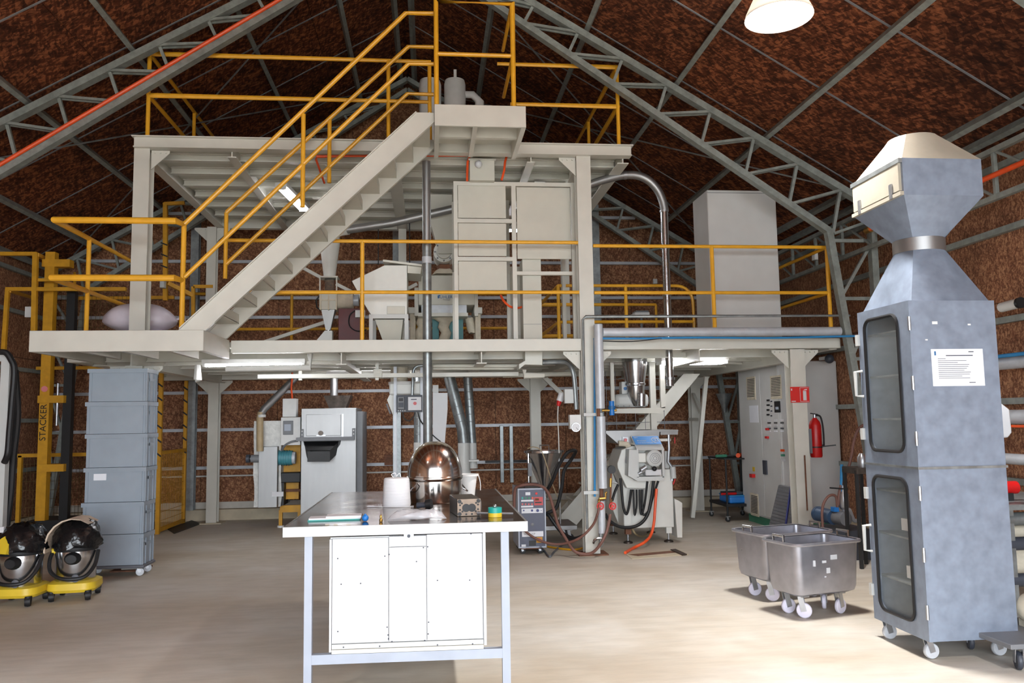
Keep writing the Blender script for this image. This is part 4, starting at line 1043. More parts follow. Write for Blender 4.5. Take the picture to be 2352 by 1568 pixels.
# papers
c = TX(769, 1193); c.z = TZ
t = thing('booklet', 'stacked booklets with turquoise cover at the left of the table', 'booklet', c, 0.05)
M().box(-0.155, -0.05, 0, 0.15, 0.08, 0.007).obj('lower_booklet', 'teal', t, True); M().box(-0.150, -0.048, 0.007, 0.155, 0.082, 0.016).obj('middle_booklet', 'paper', t, True); M().box(-0.05, -0.04, 0.016, 0.157, 0.085, 0.024).obj('upper_booklet', 'paper', t, True)
c = TX(839, 1197); c.z = TZ
t = thing('blue_ball', 'small blue ball knob on the work table', 'knob', c)
M().ball(c+V(0, 0, 0.02), 0.02).obj('ball', 'blue', t); M().cyl(c+V(0, 0, 0.037), c+V(0, 0, 0.044), 0.006).obj('tip', 'blue', t)
c = TX(875, 1199); c.z = TZ
M().lathe([(0.008, 0), (0.010, 0.004), (0.010, 0.018), (0.006, 0.022), (0.008, 0.034), (0.005, 0.042)], c, 12).obj('brass_fitting', 'brass', label='small brass fitting standing near the table front', cat='fitting')
for i, (px, py) in enumerate(((752, 1205), (771, 1205), (800, 1205))):
    c = TX(px, py); M().box(c.x-0.012, c.y-0.004, TZ, c.x+0.012, c.y+0.004, TZ+0.004).obj('offcut', 'canvas', label='tiny pale offcut at the table front edge, %s of three' % ('leftmost', 'middle', 'rightmost')[i], cat='offcut', group='offcuts on the table')
# ------------------------------------------------------------------ roaster at the back left
Yr = 12.1
X = lambda px, Y=Yr: A(px, 1050, Y).x
Z = lambda py, Y=Yr, px=760: A(px, py, Y).z
t = thing('steel_roaster', 'tall brushed steel machine with a dark chute mouth behind the table', 'machine', (X(755), Yr, 0))
xa, xb = X(691), X(818)
M().box(xa, Yr, Z(1200), xb, Yr+1.0, Z(937)).obj('body', 'brushed', t, bev=0.006)
M().box(xa+0.05, Yr+0.1, 0, xb-0.05, Yr+0.9, Z(1200)).obj('base', 'mid_grey', t)
M().box(X(703), Yr-0.02, Z(1000), X(783), Yr, Z(951)).obj('inspection_door', 'brushed', t, bev=0.004)
M().box(X(785), Yr-0.012, Z(1006), X(789), Yr, Z(951)).obj('hinge', 'silver', t)
M().cyl((X(737), Yr-0.06, Z(994)), (X(737), Yr-0.02, Z(994)), 0.035, n=16).obj('knob', 'die_steel', t)
M().box(X(727), Yr-0.03, Z(1001), X(748), Yr-0.018, Z(998)).obj('latch', 'silver', t)
M().box(X(683), Yr-0.14, Z(1011), X(815), Yr-0.02, Z(1003)).obj('front_bar', 'mid_grey', t)
for a, b_ in ((691, 697), (809, 816)):
    M().box(X(a), Yr-0.03, Z(1003), X(b_), Yr, Z(984)).obj('bracket', 'mid_grey', t)
    for py in (989, 997): M().cyl((X((a+b_)/2), Yr-0.034, Z(py)), (X((a+b_)/2), Yr-0.03, Z(py)), 0.01, n=8).obj('bolt', 'white_matt', t)
arc = [(X(740)+0.27*math.cos(math.radians(180+18*k)), Z(1011)+0.27*0.72*math.sin(math.radians(180+18*k))) for k in range(11)]
M().prism([(a, Yr-0.012, c) for a, c in arc], (0, 0.012, 0)).obj('drum_mouth', 'black_paint', t)
tr = M().loft([[V(X(698), Yr-0.01, Z(1013)), V(X(778), Yr-0.01, Z(1013)), V(X(772), Yr-0.01, Z(1045)), V(X(704), Yr-0.01, Z(1045))],
               [A(706, 1034, Yr-0.3), A(758, 1034, Yr-0.3), A(756, 1060, Yr-0.3), A(708, 1060, Yr-0.3)]], cap=False)
tr.obj('chute', 'black_paint', t)
M().pbox(706, 1036, 758, 1060, Yr-0.31, Yr-0.30).obj('chute_lip', 'black_paint', t)
M().frus((X(770), Yr+0.4, Z(937)), 0.24, 0.3, (X(770), Yr+0.4, Z(907)), 0.40, 0.4).obj('feed_cone', 'die_steel', t)
M().cyl((X(759), Yr+0.4, Z(908)), (X(759), Yr+0.4, 2.27), 0.058, n=18).obj('feed_pipe', 'brushed', t)
M().box(X(818), Yr+0.12, 0.4, X(831), Yr+0.92, Z(945)).obj('side_shield', 'mid_grey', t)
# insulated burner unit left of it
Yb = 12.25
X = lambda px, Y=Yb: A(px, 1050, Y).x
Z = lambda py, Y=Yb, px=630: A(px, py, Y).z
t = thing('burner_unit', 'burner unit wrapped in white insulation, left of the steel machine', 'machine', (X(620), Yb, 0))
blob = []
for j in range(9):
    z = Z(1165)+(Z(966)-Z(1165))*j/8
    blob.append([V(X(580)+random.uniform(-.01, .015), Yb+0.1, z), V(X(612), Yb+0.06+random.uniform(-.012, .012), z), V(X(644)+random.uniform(-.012, .012), Yb+0.1, z), V(X(646), Yb+0.8, z), V(X(580), Yb+0.8, z)])
M().loft(blob).obj('insulation', 'white_wool', t, angle=60)
M().box(X(596), Yb-0.06, Z(1164), X(639), Yb+0.05, Z(1025)).obj('steel_cover', 'brushed', t, bev=0.004)
M().pbox(645, 958, 690, 1022, Yb-0.05, Yb+0.3).obj('control_box', 'white_matt', t, bev=0.004)
fr = M().pbox(650, 966, 673, 998, Yb-0.07, Yb-0.05).obj('display_frame', 'mid_grey', t, bev=0.006)
M().pbox(653, 974, 668, 989, Yb-0.075, Yb-0.07).obj('display', 'frame_grey', fr)
M().pbox(649, 915, 680, 957, Yb+0.0, Yb+0.2).obj('upper_box', 'white_matt', t, bev=0.004)
M().tube([A(671, 916, Yb+0.1), A(669, 890, Yb+0.1), A(671, 868, Yb+0.1), V(A(671, 868, Yb+0.1).x, Yb+0.1, 2.3)], 0.014).obj('orange_cable', 'orange', t)
M().tube([A(597, 1036, Yb-0.1), A(597, 960, Yb-0.1), A(600, 946, Yb-0.1)], 0.05, 14).obj('riser_pipe', 'hose_tan', t)
M().tube([A(599, 952, Yb-0.1), A(606, 940, Yb-0.08), A(690, 856, Yb+0.3), A(722, 824, Yb+0.35)], 0.05, 14).obj('exhaust_pipe', 'brushed', t)
M().cyl(A(601, 958, Yb-0.1), A(601, 952, Yb-0.1), 0.06).obj('elbow_collar', 'light_grey', t)
c0, c1 = A(641, 1051, Yb+0.1), A(672, 1051, Yb+0.1)
M().cyl(c0, c1, 0.105, n=22).obj('fan_motor', 'motor_teal', t)
for k in range(5): M().cyl(c0+(c1-c0)*(k*.18), c0+(c1-c0)*(k*.18+.05), 0.115, n=22).obj('cooling_fin', 'motor_teal', t)
M().cyl(c1, A(679, 1051, Yb+0.1), 0.09, n=20).obj('motor_end', 'galv_light', t)
M().cyl(A(577, 1053, Yb), A(596, 1053, Yb), 0.055, n=16).obj('inlet_stub', 'mid_grey', t); M().cyl(A(566, 1053, Yb), A(574, 1053, Yb), 0.06, n=16).obj('damper_wheel', 'dark_grey', t)
M().cyl(A(573, 1053, Yb), A(578, 1053, Yb), 0.015).obj('damper_stem', 'mid_grey', t)
M().tube(smooth([A(647, 1034, Yb-0.06), A(655, 1022, Yb-0.1), A(670, 1014, Yb-0.1), A(684, 1012, Yb-0.06)], 4), 0.015).obj('cable', 'mid_grey', t)
for q in ((645, 1022, 690, 1084), (646, 1108, 686, 1146), (643, 1160, 692, 1176)):
    M().pbox(*q, Yb+0.3, Yb+0.36).obj('yellow_guard', 'dark_yellow', t)
M().pbox(642, 1085, 690, 1108, Yb+0.1, Yb+0.5).obj('blower', 'black_paint', t, bev=0.01)
M().pbox(640, 1108, 652, 1160, Yb+0.12, Yb+0.5).obj('support', 'black_paint', t)
M().pbox(652, 1123, 690, 1129, Yb+0.25, Yb+0.3).obj('pipe_band', 'rust', t)
M().pbox(624, 1129, 651, 1140, Yb-0.075, Yb-0.06).obj('label_plate', 'white', t)
for px in (645, 688):
    q = A(px, 1180, Yb+0.35); M().bar((q.x, Yb+0.35, 0.02), (q.x, Yb+0.35, A(px, 1170, Yb+.35).z), 0.05, 0.05).obj('leg', 'dark_yellow', t); M().cyl((q.x, Yb+0.35, 0), (q.x, Yb+0.35, 0.03), 0.05).obj('foot', 'white_matt', t)

# ------------------------------------------------------------------ mill with control panel on struts
Ym = 11.0
t = thing('hammer_mill', 'white mill housing under the deck with an inlet duct and tapering casing', 'machine', A(950, 1100, Ym))
c = A(917, 850, Ym)
M().lathe([(0.13, A(917, 845, Ym).z), (0.13, 2.27)], (c.x, Ym, 0), 24).obj('inlet_duct', 'cream_panel', t)
M().lathe([(0.115, A(917, 880, Ym).z), (0.115, A(917, 843, Ym).z), (0.135, A(917, 842, Ym).z)], (c.x, Ym, 0), 24).obj('flexible_joint', 'canvas', t)
M().pbox(894, 878, 968, 906, Ym-0.18, Ym+0.25).obj('body', 'machine_white', t, bev=0.02)
M().lathe([(0.22, A(930, 884, Ym).z), (0.22, A(930, 877, Ym).z)], (A(930, 880, Ym).x, Ym, 0), 28).obj('rim', 'white_matt', t)
M().prism([A(895, 906, Ym-.1), A(910, 906, Ym-.1), A(912, 950, Ym-.1), A(902, 952, Ym-.1), A(889, 918, Ym-.1)], (0, 0.15, 0)).obj('outlet_spout', 'machine_white', t)
M().cyl(A(888, 927, Ym-.12), A(897, 950, Ym-.12), 0.012).obj('lever', 'mid_grey', t)
M().pbox(994, 884, 1007, 902, Ym+0.1, Ym+0.3).obj('motor_cap', 'white_matt', t)
M().loft([[A(994, 902, Ym), A(1028, 902, Ym), A(1028, 902, Ym+.5), A(994, 902, Ym+.5)], [A(994, 940, Ym), A(1028, 940, Ym), A(1028, 940, Ym+.5), A(994, 940, Ym+.5)], [A(994, 1012, Ym), A(1022, 1012, Ym), A(1022, 1012, Ym+.4), A(994, 1012, Ym+.4)], [A(996, 1100, Ym), A(1014, 1100, Ym), A(1014, 1100, Ym+.3), A(996, 1100, Ym+.3)]]).obj('casing', 'white', t)
for px in (908, 969):
    q = A(px, 950, Ym-0.2); M().box(q.x-0.02, Ym-0.22, 0.0, q.x+0.02, Ym-0.18, 2.27).obj('strut', 'galv_light', t)
bx = thing('motor_controller', 'dark control panel with drive and white switch box under the deck', 'control panel', A(940, 947, Ym-0.3))
M().pbox(910, 907, 970, 946, Ym-0.32, Ym-0.23).obj('back_plate', 'dark_grey', bx)
dr = M().pbox(913, 911, 929, 940, Ym-0.36, Ym-0.32).obj('drive', 'mid_grey', bx, bev=0.006)
M().pbox(916, 914, 926, 921, Ym-0.364, Ym-0.36).obj('drive_display', 'black_paint', dr); M().pbox(915, 924, 927, 935, Ym-0.364, Ym-0.36).obj('keypad', 'dark_grey', dr)
sw = M().pbox(937, 911, 968, 942, Ym-0.37, Ym-0.32).obj('switch_box', 'white', bx, bev=0.006)
M().cyl(A(953, 926, Ym-0.39), A(953, 926, Ym-0.37), 0.022, n=16).obj('stop_button', 'red', sw)
M().pbox(944, 916, 957, 918, Ym-0.372, Ym-0.37).obj('legend', 'ink', sw)
for k in range(4): M().cyl(A(915+5*k, 943, Ym-0.325), A(915+5*k, 943, Ym-0.32), 0.008).obj('gland', 'light_grey', bx)
M().tube(smooth([A(947, 910, Ym-.3), A(948, 880, Ym-.3), A(949, 856, Ym-.3), A(953, 845, Ym-.3), A(962, 840, Ym-.3), A(972, 839, Ym-.3)], 4), 0.02, 10).obj('conduit', 'galv', bx)
M().tube(smooth([A(925, 946, Ym-.3), A(928, 960, Ym-.3), A(940, 966, Ym-.3), A(950, 956, Ym-.3), A(953, 946, Ym-.3)], 4), 0.008, 6).obj('cable', 'black_rubber', bx)
M().tube(smooth([A(960, 946, Ym-.3), A(964, 962, Ym-.3), A(972, 974, Ym-.25), A(995, 1000, Ym-.2), A(1012, 1014, Ym-.2)], 4), 0.008, 6).obj('cable', 'black_rubber', bx)

# spiral ducts
def duct(label, pts, Y, r, pvc, mt='galv'):
    t = thing('spiral_duct', label, 'duct', A(pts[-1][0], pts[-1][1], Y), group='spiral ducts under the deck')
    P_ = [A(a, b_, Y) for a, b_ in pts]; top = P_[0].copy(); top.z = max(top.z, 2.26)
    M().tube([top]+P_, r, 18).obj('duct', mt, t)
    L0 = [top]+P_; k = 0
    for a, b_ in zip(L0[:-1], L0[1:]):
        n = int((b_-a).length/0.11)
        for i in range(1, n):
            q = a+(b_-a)*(i/n); d = (b_-a).normalized(); M().lathe([(r*1.0, -0.004), (r*1.035, 0), (r*1.0, 0.004)], q, 18, d).obj('seam_ring', mt, t)
    if pvc:
        q0, q1 = P_[-1], A(pvc[0], pvc[1], Y); M().cyl(q0+(q0-q1)*0.02, q1, r*1.04, n=18).obj('pvc_socket', 'pvc_white', t); M().cyl(q1, q1-V(0, 0, 0.06), r*1.2, n=18).obj('socket_foot', 'pvc_white', t)
    return t
duct('slanting spiral duct under the deck, right of the vertical pipe', [(1032, 866), (1062, 985), (1065, 1018)], 12.3, 0.085, (1066, 1080))
duct('upright spiral duct next to the slanting one', [(1074, 866), (1082, 985), (1084, 1018)], 12.45, 0.068, (1085, 1066))
duct('short spiral duct half hidden by the vertical pipe', [(962, 866), (962, 940), (962, 1016)], 12.5, 0.075, (962, 1040))
M().pbox(1050, 1056, 1100, 1060, 12.25, 12.5).obj('duct_bracket', 'pvc_white', label='thin white bracket around the duct sockets', cat='bracket')
for i, px in enumerate((1153, 1175)):
    q = rect(px-4, 977, px+4, 1108, 13.78); M().box(q[0], 13.78, q[2], q[1], 13.86, q[3]).obj('hanging_bar', 'galv', label='%s of two steel bars hung upright on the back wall' % ('left', 'right')[i], cat='bar', group='bars hung on the back wall', bev=0.004)
q = rect(1115, 1057, 1210, 1062, 13.8); M().box(q[0], 13.8, q[2], q[1], 13.86, q[3]).obj('wall_rod', 'black_paint', label='dark rod lying on the wall girt behind the bars', cat='rod')
q = rect(883, 1045, 905, 1068, 13.8); M().box(q[0], 13.8, q[2], q[1], 13.9, q[3]).obj('wall_switch', 'rust', label='brown wall box behind the left mill strut', cat='box')
# big pipes and conduits under the deck
Yt = 9.9
def run(name, label, pts, Y, r, mt='cream_panel', cat='conduit'):
    return M().tube([A(a, b_, Y) for a, b_ in pts], r, 8).obj(name, mt, label=label, cat=cat)
run('drain_pipe', 'white pipe under the deck front lamp', [(519, 847), (712, 844), (712, 812)], 9.6, 0.035, 'pvc_white', 'pipe')
run('drain_pipe', 'short white pipe end left of the deck lamp', [(450, 872), (454, 872), (454, 838)], 9.9, 0.035, 'pvc_white', 'pipe')
t = thing('cable_tray', 'white cable tray hung under the deck across the middle', 'cable tray', A(900, 862, 10.3))
q0, q1 = A(594, 864, 10.3), A(1190, 857, 10.3)
M().box(q0.x, 10.25, q0.z-0.03, q1.x, 10.35, q0.z+0.02).obj('tray', 'cream', t)
for px in (690, 866): 
    q = A(px, 862, 10.3); M().box(q.x-0.02, 10.28, q.z-0.06, q.x+0.02, 10.32, 2.29).obj('hanger', 'cream', t)
M().pbox(858, 847, 877, 866, 10.2, 10.25).obj('tray_box', 'cream_panel', t)
run('conduit_pipe', 'upper thin conduit under the deck right of the vertical pipe', [(995, 840), (1190, 840)], 10.0, 0.022)
run('conduit_pipe', 'lower thin conduit under the deck right of the vertical pipe', [(995, 846), (1180, 846)], 10.05, 0.018)
run('conduit_pipe', 'long conduit under the deck behind the tall column', [(1155, 862), (1310, 858), (1320, 858)], 10.5, 0.03)
t = thing('cable_duct', 'cream sheet metal cable duct dropping under the deck', 'cable duct', A(1225, 845, 9.6))
M().prism([A(1206, 806, 9.6), A(1246, 806, 9.6), A(1246, 838, 9.6), A(1206, 837, 9.6), A(1192, 848, 9.6), A(1192, 836, 9.6), A(1206, 828, 9.6)], (0, 0.25, 0)).obj('duct', 'cream', t, bev=0.004)
M().tube(smooth([A(1247, 832, 9.65), A(1285, 831, 9.6), A(1303, 834, 9.55), A(1315, 850, 9.5), A(1320, 880, 9.5), A(1324, 940, 9.5)], 4), 0.028, 10).obj('conduit_bend', 'galv', t)
M().tube([A(1205, 849, 9.7), A(1205, 862, 9.7), A(1250, 862, 9.7)], 0.03, 8).obj('conduit_foot', 'cream', t)
M().prism([A(1258, 866, 12.4), A(1300, 907, 12.4), A(1292, 912, 12.4), A(1246, 868, 12.4)], (0, 0.08, 0)).obj('brace_bar', 'cream', label='cream brace under the deck beside the red plug', cat='brace')

# ------------------------------------------------------------------ inner stairs behind the tall column
Ya, Yb_ = 11.6, 12.35
t = thing('steel_staircase', 'cream staircase behind the tall column leading up to the lower deck', 'staircase', A(1300, 1195, 11.9))
def strg(y):
    a0, a1, b0, b1 = A(1262, 1215, y), A(1320, 1228, y), A(1570, 858, y), A(1608, 858, y)
    a0.z = max(a0.z, 0.005); a1.z = max(a1.z, 0.005)
    return M().prism([(a0.x, y, a0.z), (a1.x, y, a1.z), (b1.x, y, b1.z), (b0.x, y, b0.z)], (0, 0.03, 0))
strg(Ya).obj('stringer', 'cream', t); strg(Yb_).obj('stringer', 'cream', t)
a, b_ = A(1290, 1215, Ya), A(1590, 858, Ya)
for i in range(10):
    u = (i+0.7)/10.5; x_, z_ = a.x+(b_.x-a.x)*u, 0.02+(b_.z-0.02)*u
    M().box(x_-0.12, Ya+0.03, z_-0.012, x_+0.1, Yb_, z_+0.012).obj('tread', 'cream_panel', t); M().box(x_+0.09, Ya+0.03, z_+0.012, x_+0.1, Yb_, z_+0.15).obj('riser', 'cream_panel', t)
# cone hopper on its trolley
Yk = 10.55
t = thing('cone_hopper', 'steel cone hopper on a wheeled trolley beside the dark welding unit', 'hopper', A(1270, 1235, Yk))
c = A(1249, 1036, Yk); r_ = (A(1295, 1036, Yk).x-A(1203, 1036, Yk).x)/2
zt, zb = c.z, A(1249, 1125, Yk).z
M().lathe([(0.045, zb-0.1), (0.05, zb), (r_*0.93, zt-0.02), (r_, zt-0.015), (r_, zt+0.012), (r_*0.93, zt+0.012), (r_*0.9, zt-0.02), (0.04, zb+0.02)], (c.x, Yk, 0), 36).obj('cone', 'stainless', t)
M().tube([(c.x-0.06, Yk-0.05, zt+0.01), (c.x-0.06, Yk-0.05, zt+0.08), (c.x+0.06, Yk-0.05, zt+0.08), (c.x+0.06, Yk-0.05, zt+0.01)], 0.006).obj('lid_handle', 'silver', t)
pz = A(1290, 1222, Yk).z
x0, x1 = A(1245, 1225, Yk-0.3).x-0.28, A(1326, 1225, Yk-0.3).x
pz = A(1290, 1207, Yk-0.3).z
M().box(x0, Yk-0.3, pz-0.055, x1, Yk+0.35, pz).obj('platform', 'brushed', t, bev=0.004)
for px, yy in ((1218, Yk+0.12), (1282, Yk-0.1), (1288, Yk+0.12), (1212, Yk-0.1)):
    x_ = A(px, 1100, Yk).x; M().cyl((x_, yy, pz), (x_, yy, zt), 0.014, n=10).obj('post', 'stainless', t)
M().box(A(1214, 1080, Yk).x-0.02, Yk-0.12, A(1214, 1092, Yk).z, A(1214, 1080, Yk).x+0.03, Yk-0.08, A(1214, 1062, Yk).z).obj('clamp_block', 'mid_grey', t)
for xx in (x0+0.08, x1-0.08):
    for yy in (Yk-0.22, Yk+0.27): caster(t, (xx, yy, 0), 0.05, 'black_rubber', h=pz-0.055)
# black suction hose from the hopper
M().tube(smooth([A(1228, 1150, 10.2), A(1260, 1120, 10.0), A(1285, 1066, 9.9), A(1305, 1038, 9.85), A(1322, 1036, 9.9), A(1312, 1055, 10.0), A(1296, 1080, 10.0), A(1290, 1120, 10.0), A(1278, 1165, 10.0), A(1258, 1178, 10.0), A(1262, 1185, 9.95), A(1290, 1222, 9.9), A(1318, 1236, 9.8), A(1340, 1230, 9.75)], 6), 0.022, 10).obj('suction_hose', 'black_rubber', label='thick black hose looping from the cone hopper to the floor', cat='hose')
M().tube(smooth([A(1212, 1030, 10.2), A(1225, 1026, 10.15), A(1243, 1035, 10.1), A(1258, 1075, 10.1), A(1270, 1115, 10.1), A(1285, 1150, 10.0)], 5), 0.006, 6).obj('thin_tube', 'hose_tan', label='thin tan tube hanging over the cone hopper rim', cat='tube')

# welding / temperature unit
Yw = 9.42
x0, x1, z0, z1 = rect(1190, 1121, 1254, 1258, Yw)
t = thing('temperature_unit', 'dark blue-grey wheeled control unit with buttons beside the work table', 'control unit', ((x0+x1)/2, Yw+0.3, 0))
M().box(x0+0.012, Yw+0.012, z0+0.012, x1-0.012, Yw+0.6, z1-0.005).obj('body', 'slate', t, bev=0.006)
M().box(x0, Yw, z0, x0+0.016, Yw+0.62, z1).obj('frame_post', 'frame_grey', t); M().box(x1-0.016, Yw, z0, x1, Yw+0.62, z1).obj('frame_post', 'frame_grey', t)
M().box(x0+0.016, Yw, z1-0.016, x1-0.016, Yw+0.02, z1).obj('frame_rail', 'frame_grey', t); M().box(x0+0.016, Yw, z0, x1-0.016, Yw+0.02, z0+0.016).obj('frame_rail', 'frame_grey', t)
M().box(x0+0.016, Yw+0.02, z1-0.01, x1-0.016, Yw+0.6, z1-0.004).obj('top_plate', 'mid_grey', t)
def onf(px0, py0, px1, py1, mt, nm, par=t, d=0.006, Y=Yw+0.012): return M().pbox(px0, py0, px1, py1, Y-d, Y).obj(nm, mt, par)
onf(1193, 1136, 1249, 1186, 'slate', 'upper_face', d=0.002)
onf(1207, 1130, 1218, 1137, 'paper', 'sticker'); M().cyl(A(1232, 1133, Yw), A(1232, 1133, Yw+0.012), 0.014, n=14).obj('round_sticker', 'red_sign', t)
ct = onf(1227, 1141, 1247, 1160, 'red', 'controller')
onf(1229, 1144, 1238, 1149, 'rust', 'readout', ct, 0.009); onf(1229, 1152, 1244, 1155, 'black_paint', 'readout', ct, 0.009)
for k in range(3): onf(1198+7.5*k, 1141, 1202+7.5*k, 1146, 'green' if k else 'teal', 'button')
onf(1221.5, 1141, 1225, 1146, 'orange', 'button')
for k in range(4): M().cyl(A(1200+7.3*k, 1157.5, Yw+0.004), A(1200+7.3*k, 1157.5, Yw+0.012), 0.011, n=10).obj('red_button', 'red', t)
onf(1197, 1147.5, 1225, 1151.5, 'paper', 'label_strip'); onf(1197, 1161, 1225, 1165, 'paper', 'label_strip')
ps = onf(1198, 1167, 1247, 1178, 'paper', 'knob_strip')
for px, r_ in ((1203, .009), (1222, .013), (1235, .017), (1243, .005)): M().cyl(A(px, 1172, Yw-0.006), A(px, 1172, Yw+0.006), r_, n=12).obj('knob', 'dark_blue', ps)
nm = onf(1199, 1220, 1248, 1232, 'paper', 'name_plate'); text('SSC/TR 1/2P', 0.026, A(1216, 1226, Yw+0.003), RX90, 'mid_grey', nm)
sw = onf(1232, 1233, 1246, 1246, 'dark_yellow', 'main_switch'); M().cyl(A(1239, 1239, Yw-0.012), A(1239, 1239, Yw+0.005), 0.02, n=14).obj('switch_knob', 'red', sw)
onf(1198, 1250, 1208, 1259, 'paper', 'sticker'); onf(1215, 1241, 1231, 1253, 'black_paint', 'vent', d=0.002)
M().lathe([(0.018, 0), (0.018, 0.006), (0.012, 0.008)], A(1223, 1204, Yw+0.012), 14, (0, -1, 0)).obj('lock', 'mid_grey', t)
M().tube([A(1205, 1125, Yw+0.1), A(1206, 1114, Yw+0.1), A(1238, 1113, Yw+0.1), A(1239, 1124, Yw+0.1)], 0.009).obj('carry_handle', 'dark_grey', t)
M().tube([A(1205, 1122, Yw+0.45), A(1206, 1110, Yw+0.45), A(1236, 1110, Yw+0.45), A(1237, 1122, Yw+0.45)], 0.009).obj('carry_handle', 'dark_grey', t)
M().box(x0+0.03, Yw+0.05, z0-0.02, x1-0.03, Yw+0.55, z0).obj('wheel_plate', 'rust', t)
for xx in (x0+0.06, x1-0.06):
    for yy in (Yw+0.1, Yw+0.5): caster(t, (xx, yy, 0), 0.035, 'black_rubber', h=max(0.075, z0-0.02))
# brown hoses
def hose(label, pts, r, mt, nm='water_hose', cat='hose'):
    P_ = [A(*p) if len(p) == 3 else G(p[0], p[1], r) for p in pts]
    for q in P_: q.z = max(q.z, r+0.001)
    return M().tube(smooth(P_, 6), r, 9).obj(nm, mt, label=label, cat=cat)
hose('brown hose arching over the control unit and down to the column foot', [(1181, 1165, 9.35), (1183, 1125, 9.35), (1195, 1115, 9.4), (1222, 1112, 9.4), (1247, 1118, 9.4), (1262, 1138, 9.35), (1272, 1170, 9.3), (1282, 1205, 9.25), (1300, 1237, 9.2), (1318, 1264, 9.1), (1340, 1272, 9.08), (1362, 1268, 9.05), (1382, 1245, 9.0), (1395, 1215, 9.0), (1402, 1180, 9.0)], 0.017, 'hose_brown')
hose('brown hose sagging from the control unit to the left red valve', [(1205, 1218, 9.33), (1225, 1233, 9.3), (1255, 1246, 9.25), (1290, 1249, 9.2), (1330, 1236, 9.1), (1360, 1208, 9.05), (1372, 1182, 9.0), (1376, 1165, 9.0)], 0.014, 'hose_brown')
hose('grey cable lying before the control unit', [(1242, 1256, 9.36), (1250, 1265), (1262, 1278), (1272, 1268), (1290, 1252), (1300, 1248)], 0.011, 'rubber_grey', 'floor_cable', 'cable')
hose('yellow hose on the floor behind the tall column foot', [(1258, 1255), (1290, 1260), (1320, 1262), (1340, 1258)], 0.012, 'dark_yellow')
# ------------------------------------------------------------------ pipework on the tall column
t = thing('lagged_riser', 'silver lagged riser pipe in front of the tall column, in three lengths', 'pipe', A(1380, 1235, 9.1))
Yv = 9.12
for (px, p0, p1, r_) in ((1374, 745, 938, 0.052), (1380, 956, 1121, 0.052), (1381, 1150, 1224, 0.042)):
    a, b_ = A(px, p0, Yv), A(px, p1, Yv); M().cyl((a.x, Yv, b_.z), (a.x, Yv, a.z), r_, n=20).obj('lagged_length', 'galv_light', t)
a, b_ = A(1374, 935, Yv), A(1380, 960, Yv); M().cyl((a.x, Yv, b_.z-.02), (a.x, Yv, a.z+.02), 0.02).obj('inner_pipe', 'rust', t)
a, b_ = A(1381, 1118, Yv), A(1381, 1152, Yv); M().cyl((a.x, Yv, b_.z-.02), (a.x, Yv, a.z+.02), 0.022).obj('inner_pipe', 'rust', t)
a = A(1381, 1224, Yv); M().tube([(a.x, Yv, a.z+.02), (a.x, Yv, 0.16), (a.x-0.02, Yv, 0.12)], 0.03).obj('inner_pipe', 'galv', t)
for py in (952, 1131):
    q0, q1 = A(1340, py, Yv+0.08), A(1383, py, Yv+0.08); M().box(q0.x, Yv+0.06, q0.z-0.018, q1.x, Yv+0.1, q0.z+0.018).obj('strap', 'light_grey', t)
M().tube(smooth([A(1363, 1247, 9.1), A(1366, 1240, 9.08), A(1375, 1236, 9.08), A(1388, 1237, 9.08)], 4), 0.014).obj('drain_bend', 'stainless', t)
q = A(1384, 763, 9.13); q2 = A(1930, 766, 9.13)
M().cyl((q.x, 9.13, q.z), (q2.x, 9.13, q.z-0.0), 0.052, n=20).obj('lagged_header', 'galv_light', label='silver lagged header pipe along the deck edge on the right', cat='pipe')
q = A(1345, 727, 9.18); q2 = A(1985, 727, 9.0)
M().tube([(A(1339, 800, 9.2).x, 9.2, 0.3), (A(1339, 740, 9.2).x, 9.2, q.z-0.03), (q.x, 9.18, q.z), (q2.x-0.1, 9.14, q.z)], 0.014, 8).obj('thin_pipe', 'galv', label='thin grey pipe across the right railing and down the tall column', cat='pipe')
M().tube(smooth([A(1366, 1140, 9.2), A(1366, 1000, 9.2), A(1366, 800, 9.2), A(1368, 779, 9.17), A(1390, 777, 9.1), A(1480, 777, 9.06), A(1600, 775, 9.06), A(1760, 776, 9.06), A(1900, 773, 9.06), A(1975, 771, 9.0)], 4), 0.013, 8).obj('blue_hose', 'pipe_blue', label='blue hose along the deck edge and down the tall column', cat='hose')
M().tube(smooth([A(1385, 783, 9.05), A(1450, 784, 9.05), A(1520, 777, 9.05)], 4), 0.006, 6).obj('black_cable', 'black_rubber', label='thin black cable sagging under the blue hose', cat='cable')
# pressure gauge box left of the column
t = thing('gauge_box', 'white gauge box with round dial on the left of the tall column', 'gauge', A(1322, 990, 9.15))
M().pbox(1309, 952, 1335, 985, 9.2, 9.3).obj('box', 'white_matt', t, bev=0.004)
c = A(1323, 981, 9.17); M().cyl(c, c+V(0, 0.06, 0), 0.052, n=26).obj('dial_case', 'silver', t); M().cyl(c-V(0, 0.004, 0), c, 0.045, n=26).obj('dial_face', 'white', t)
M().bar(c+V(-0.002, -0.006, -0.002), c+V(0.025, -0.006, -0.03), 0.004, 0.002, (0, 1, 0)).obj('needle', 'black_paint', t)
M().pbox(1297, 893, 1318, 926, 9.5, 9.6).obj('socket_box', 'light_grey', label='light grey socket box left of the tall column', cat='box', bev=0.006)
t = thing('power_plug', 'white and red power plug hanging by its cable', 'plug', A(1284, 925, 9.7))
M().cyl(A(1291, 903, 9.7), A(1285, 921, 9.7), 0.04, n=14).obj('plug_body', 'white', t); M().cyl(A(1285, 920, 9.7), A(1282, 932, 9.7), 0.032, 0.02, n=14).obj('plug_grip', 'red', t)
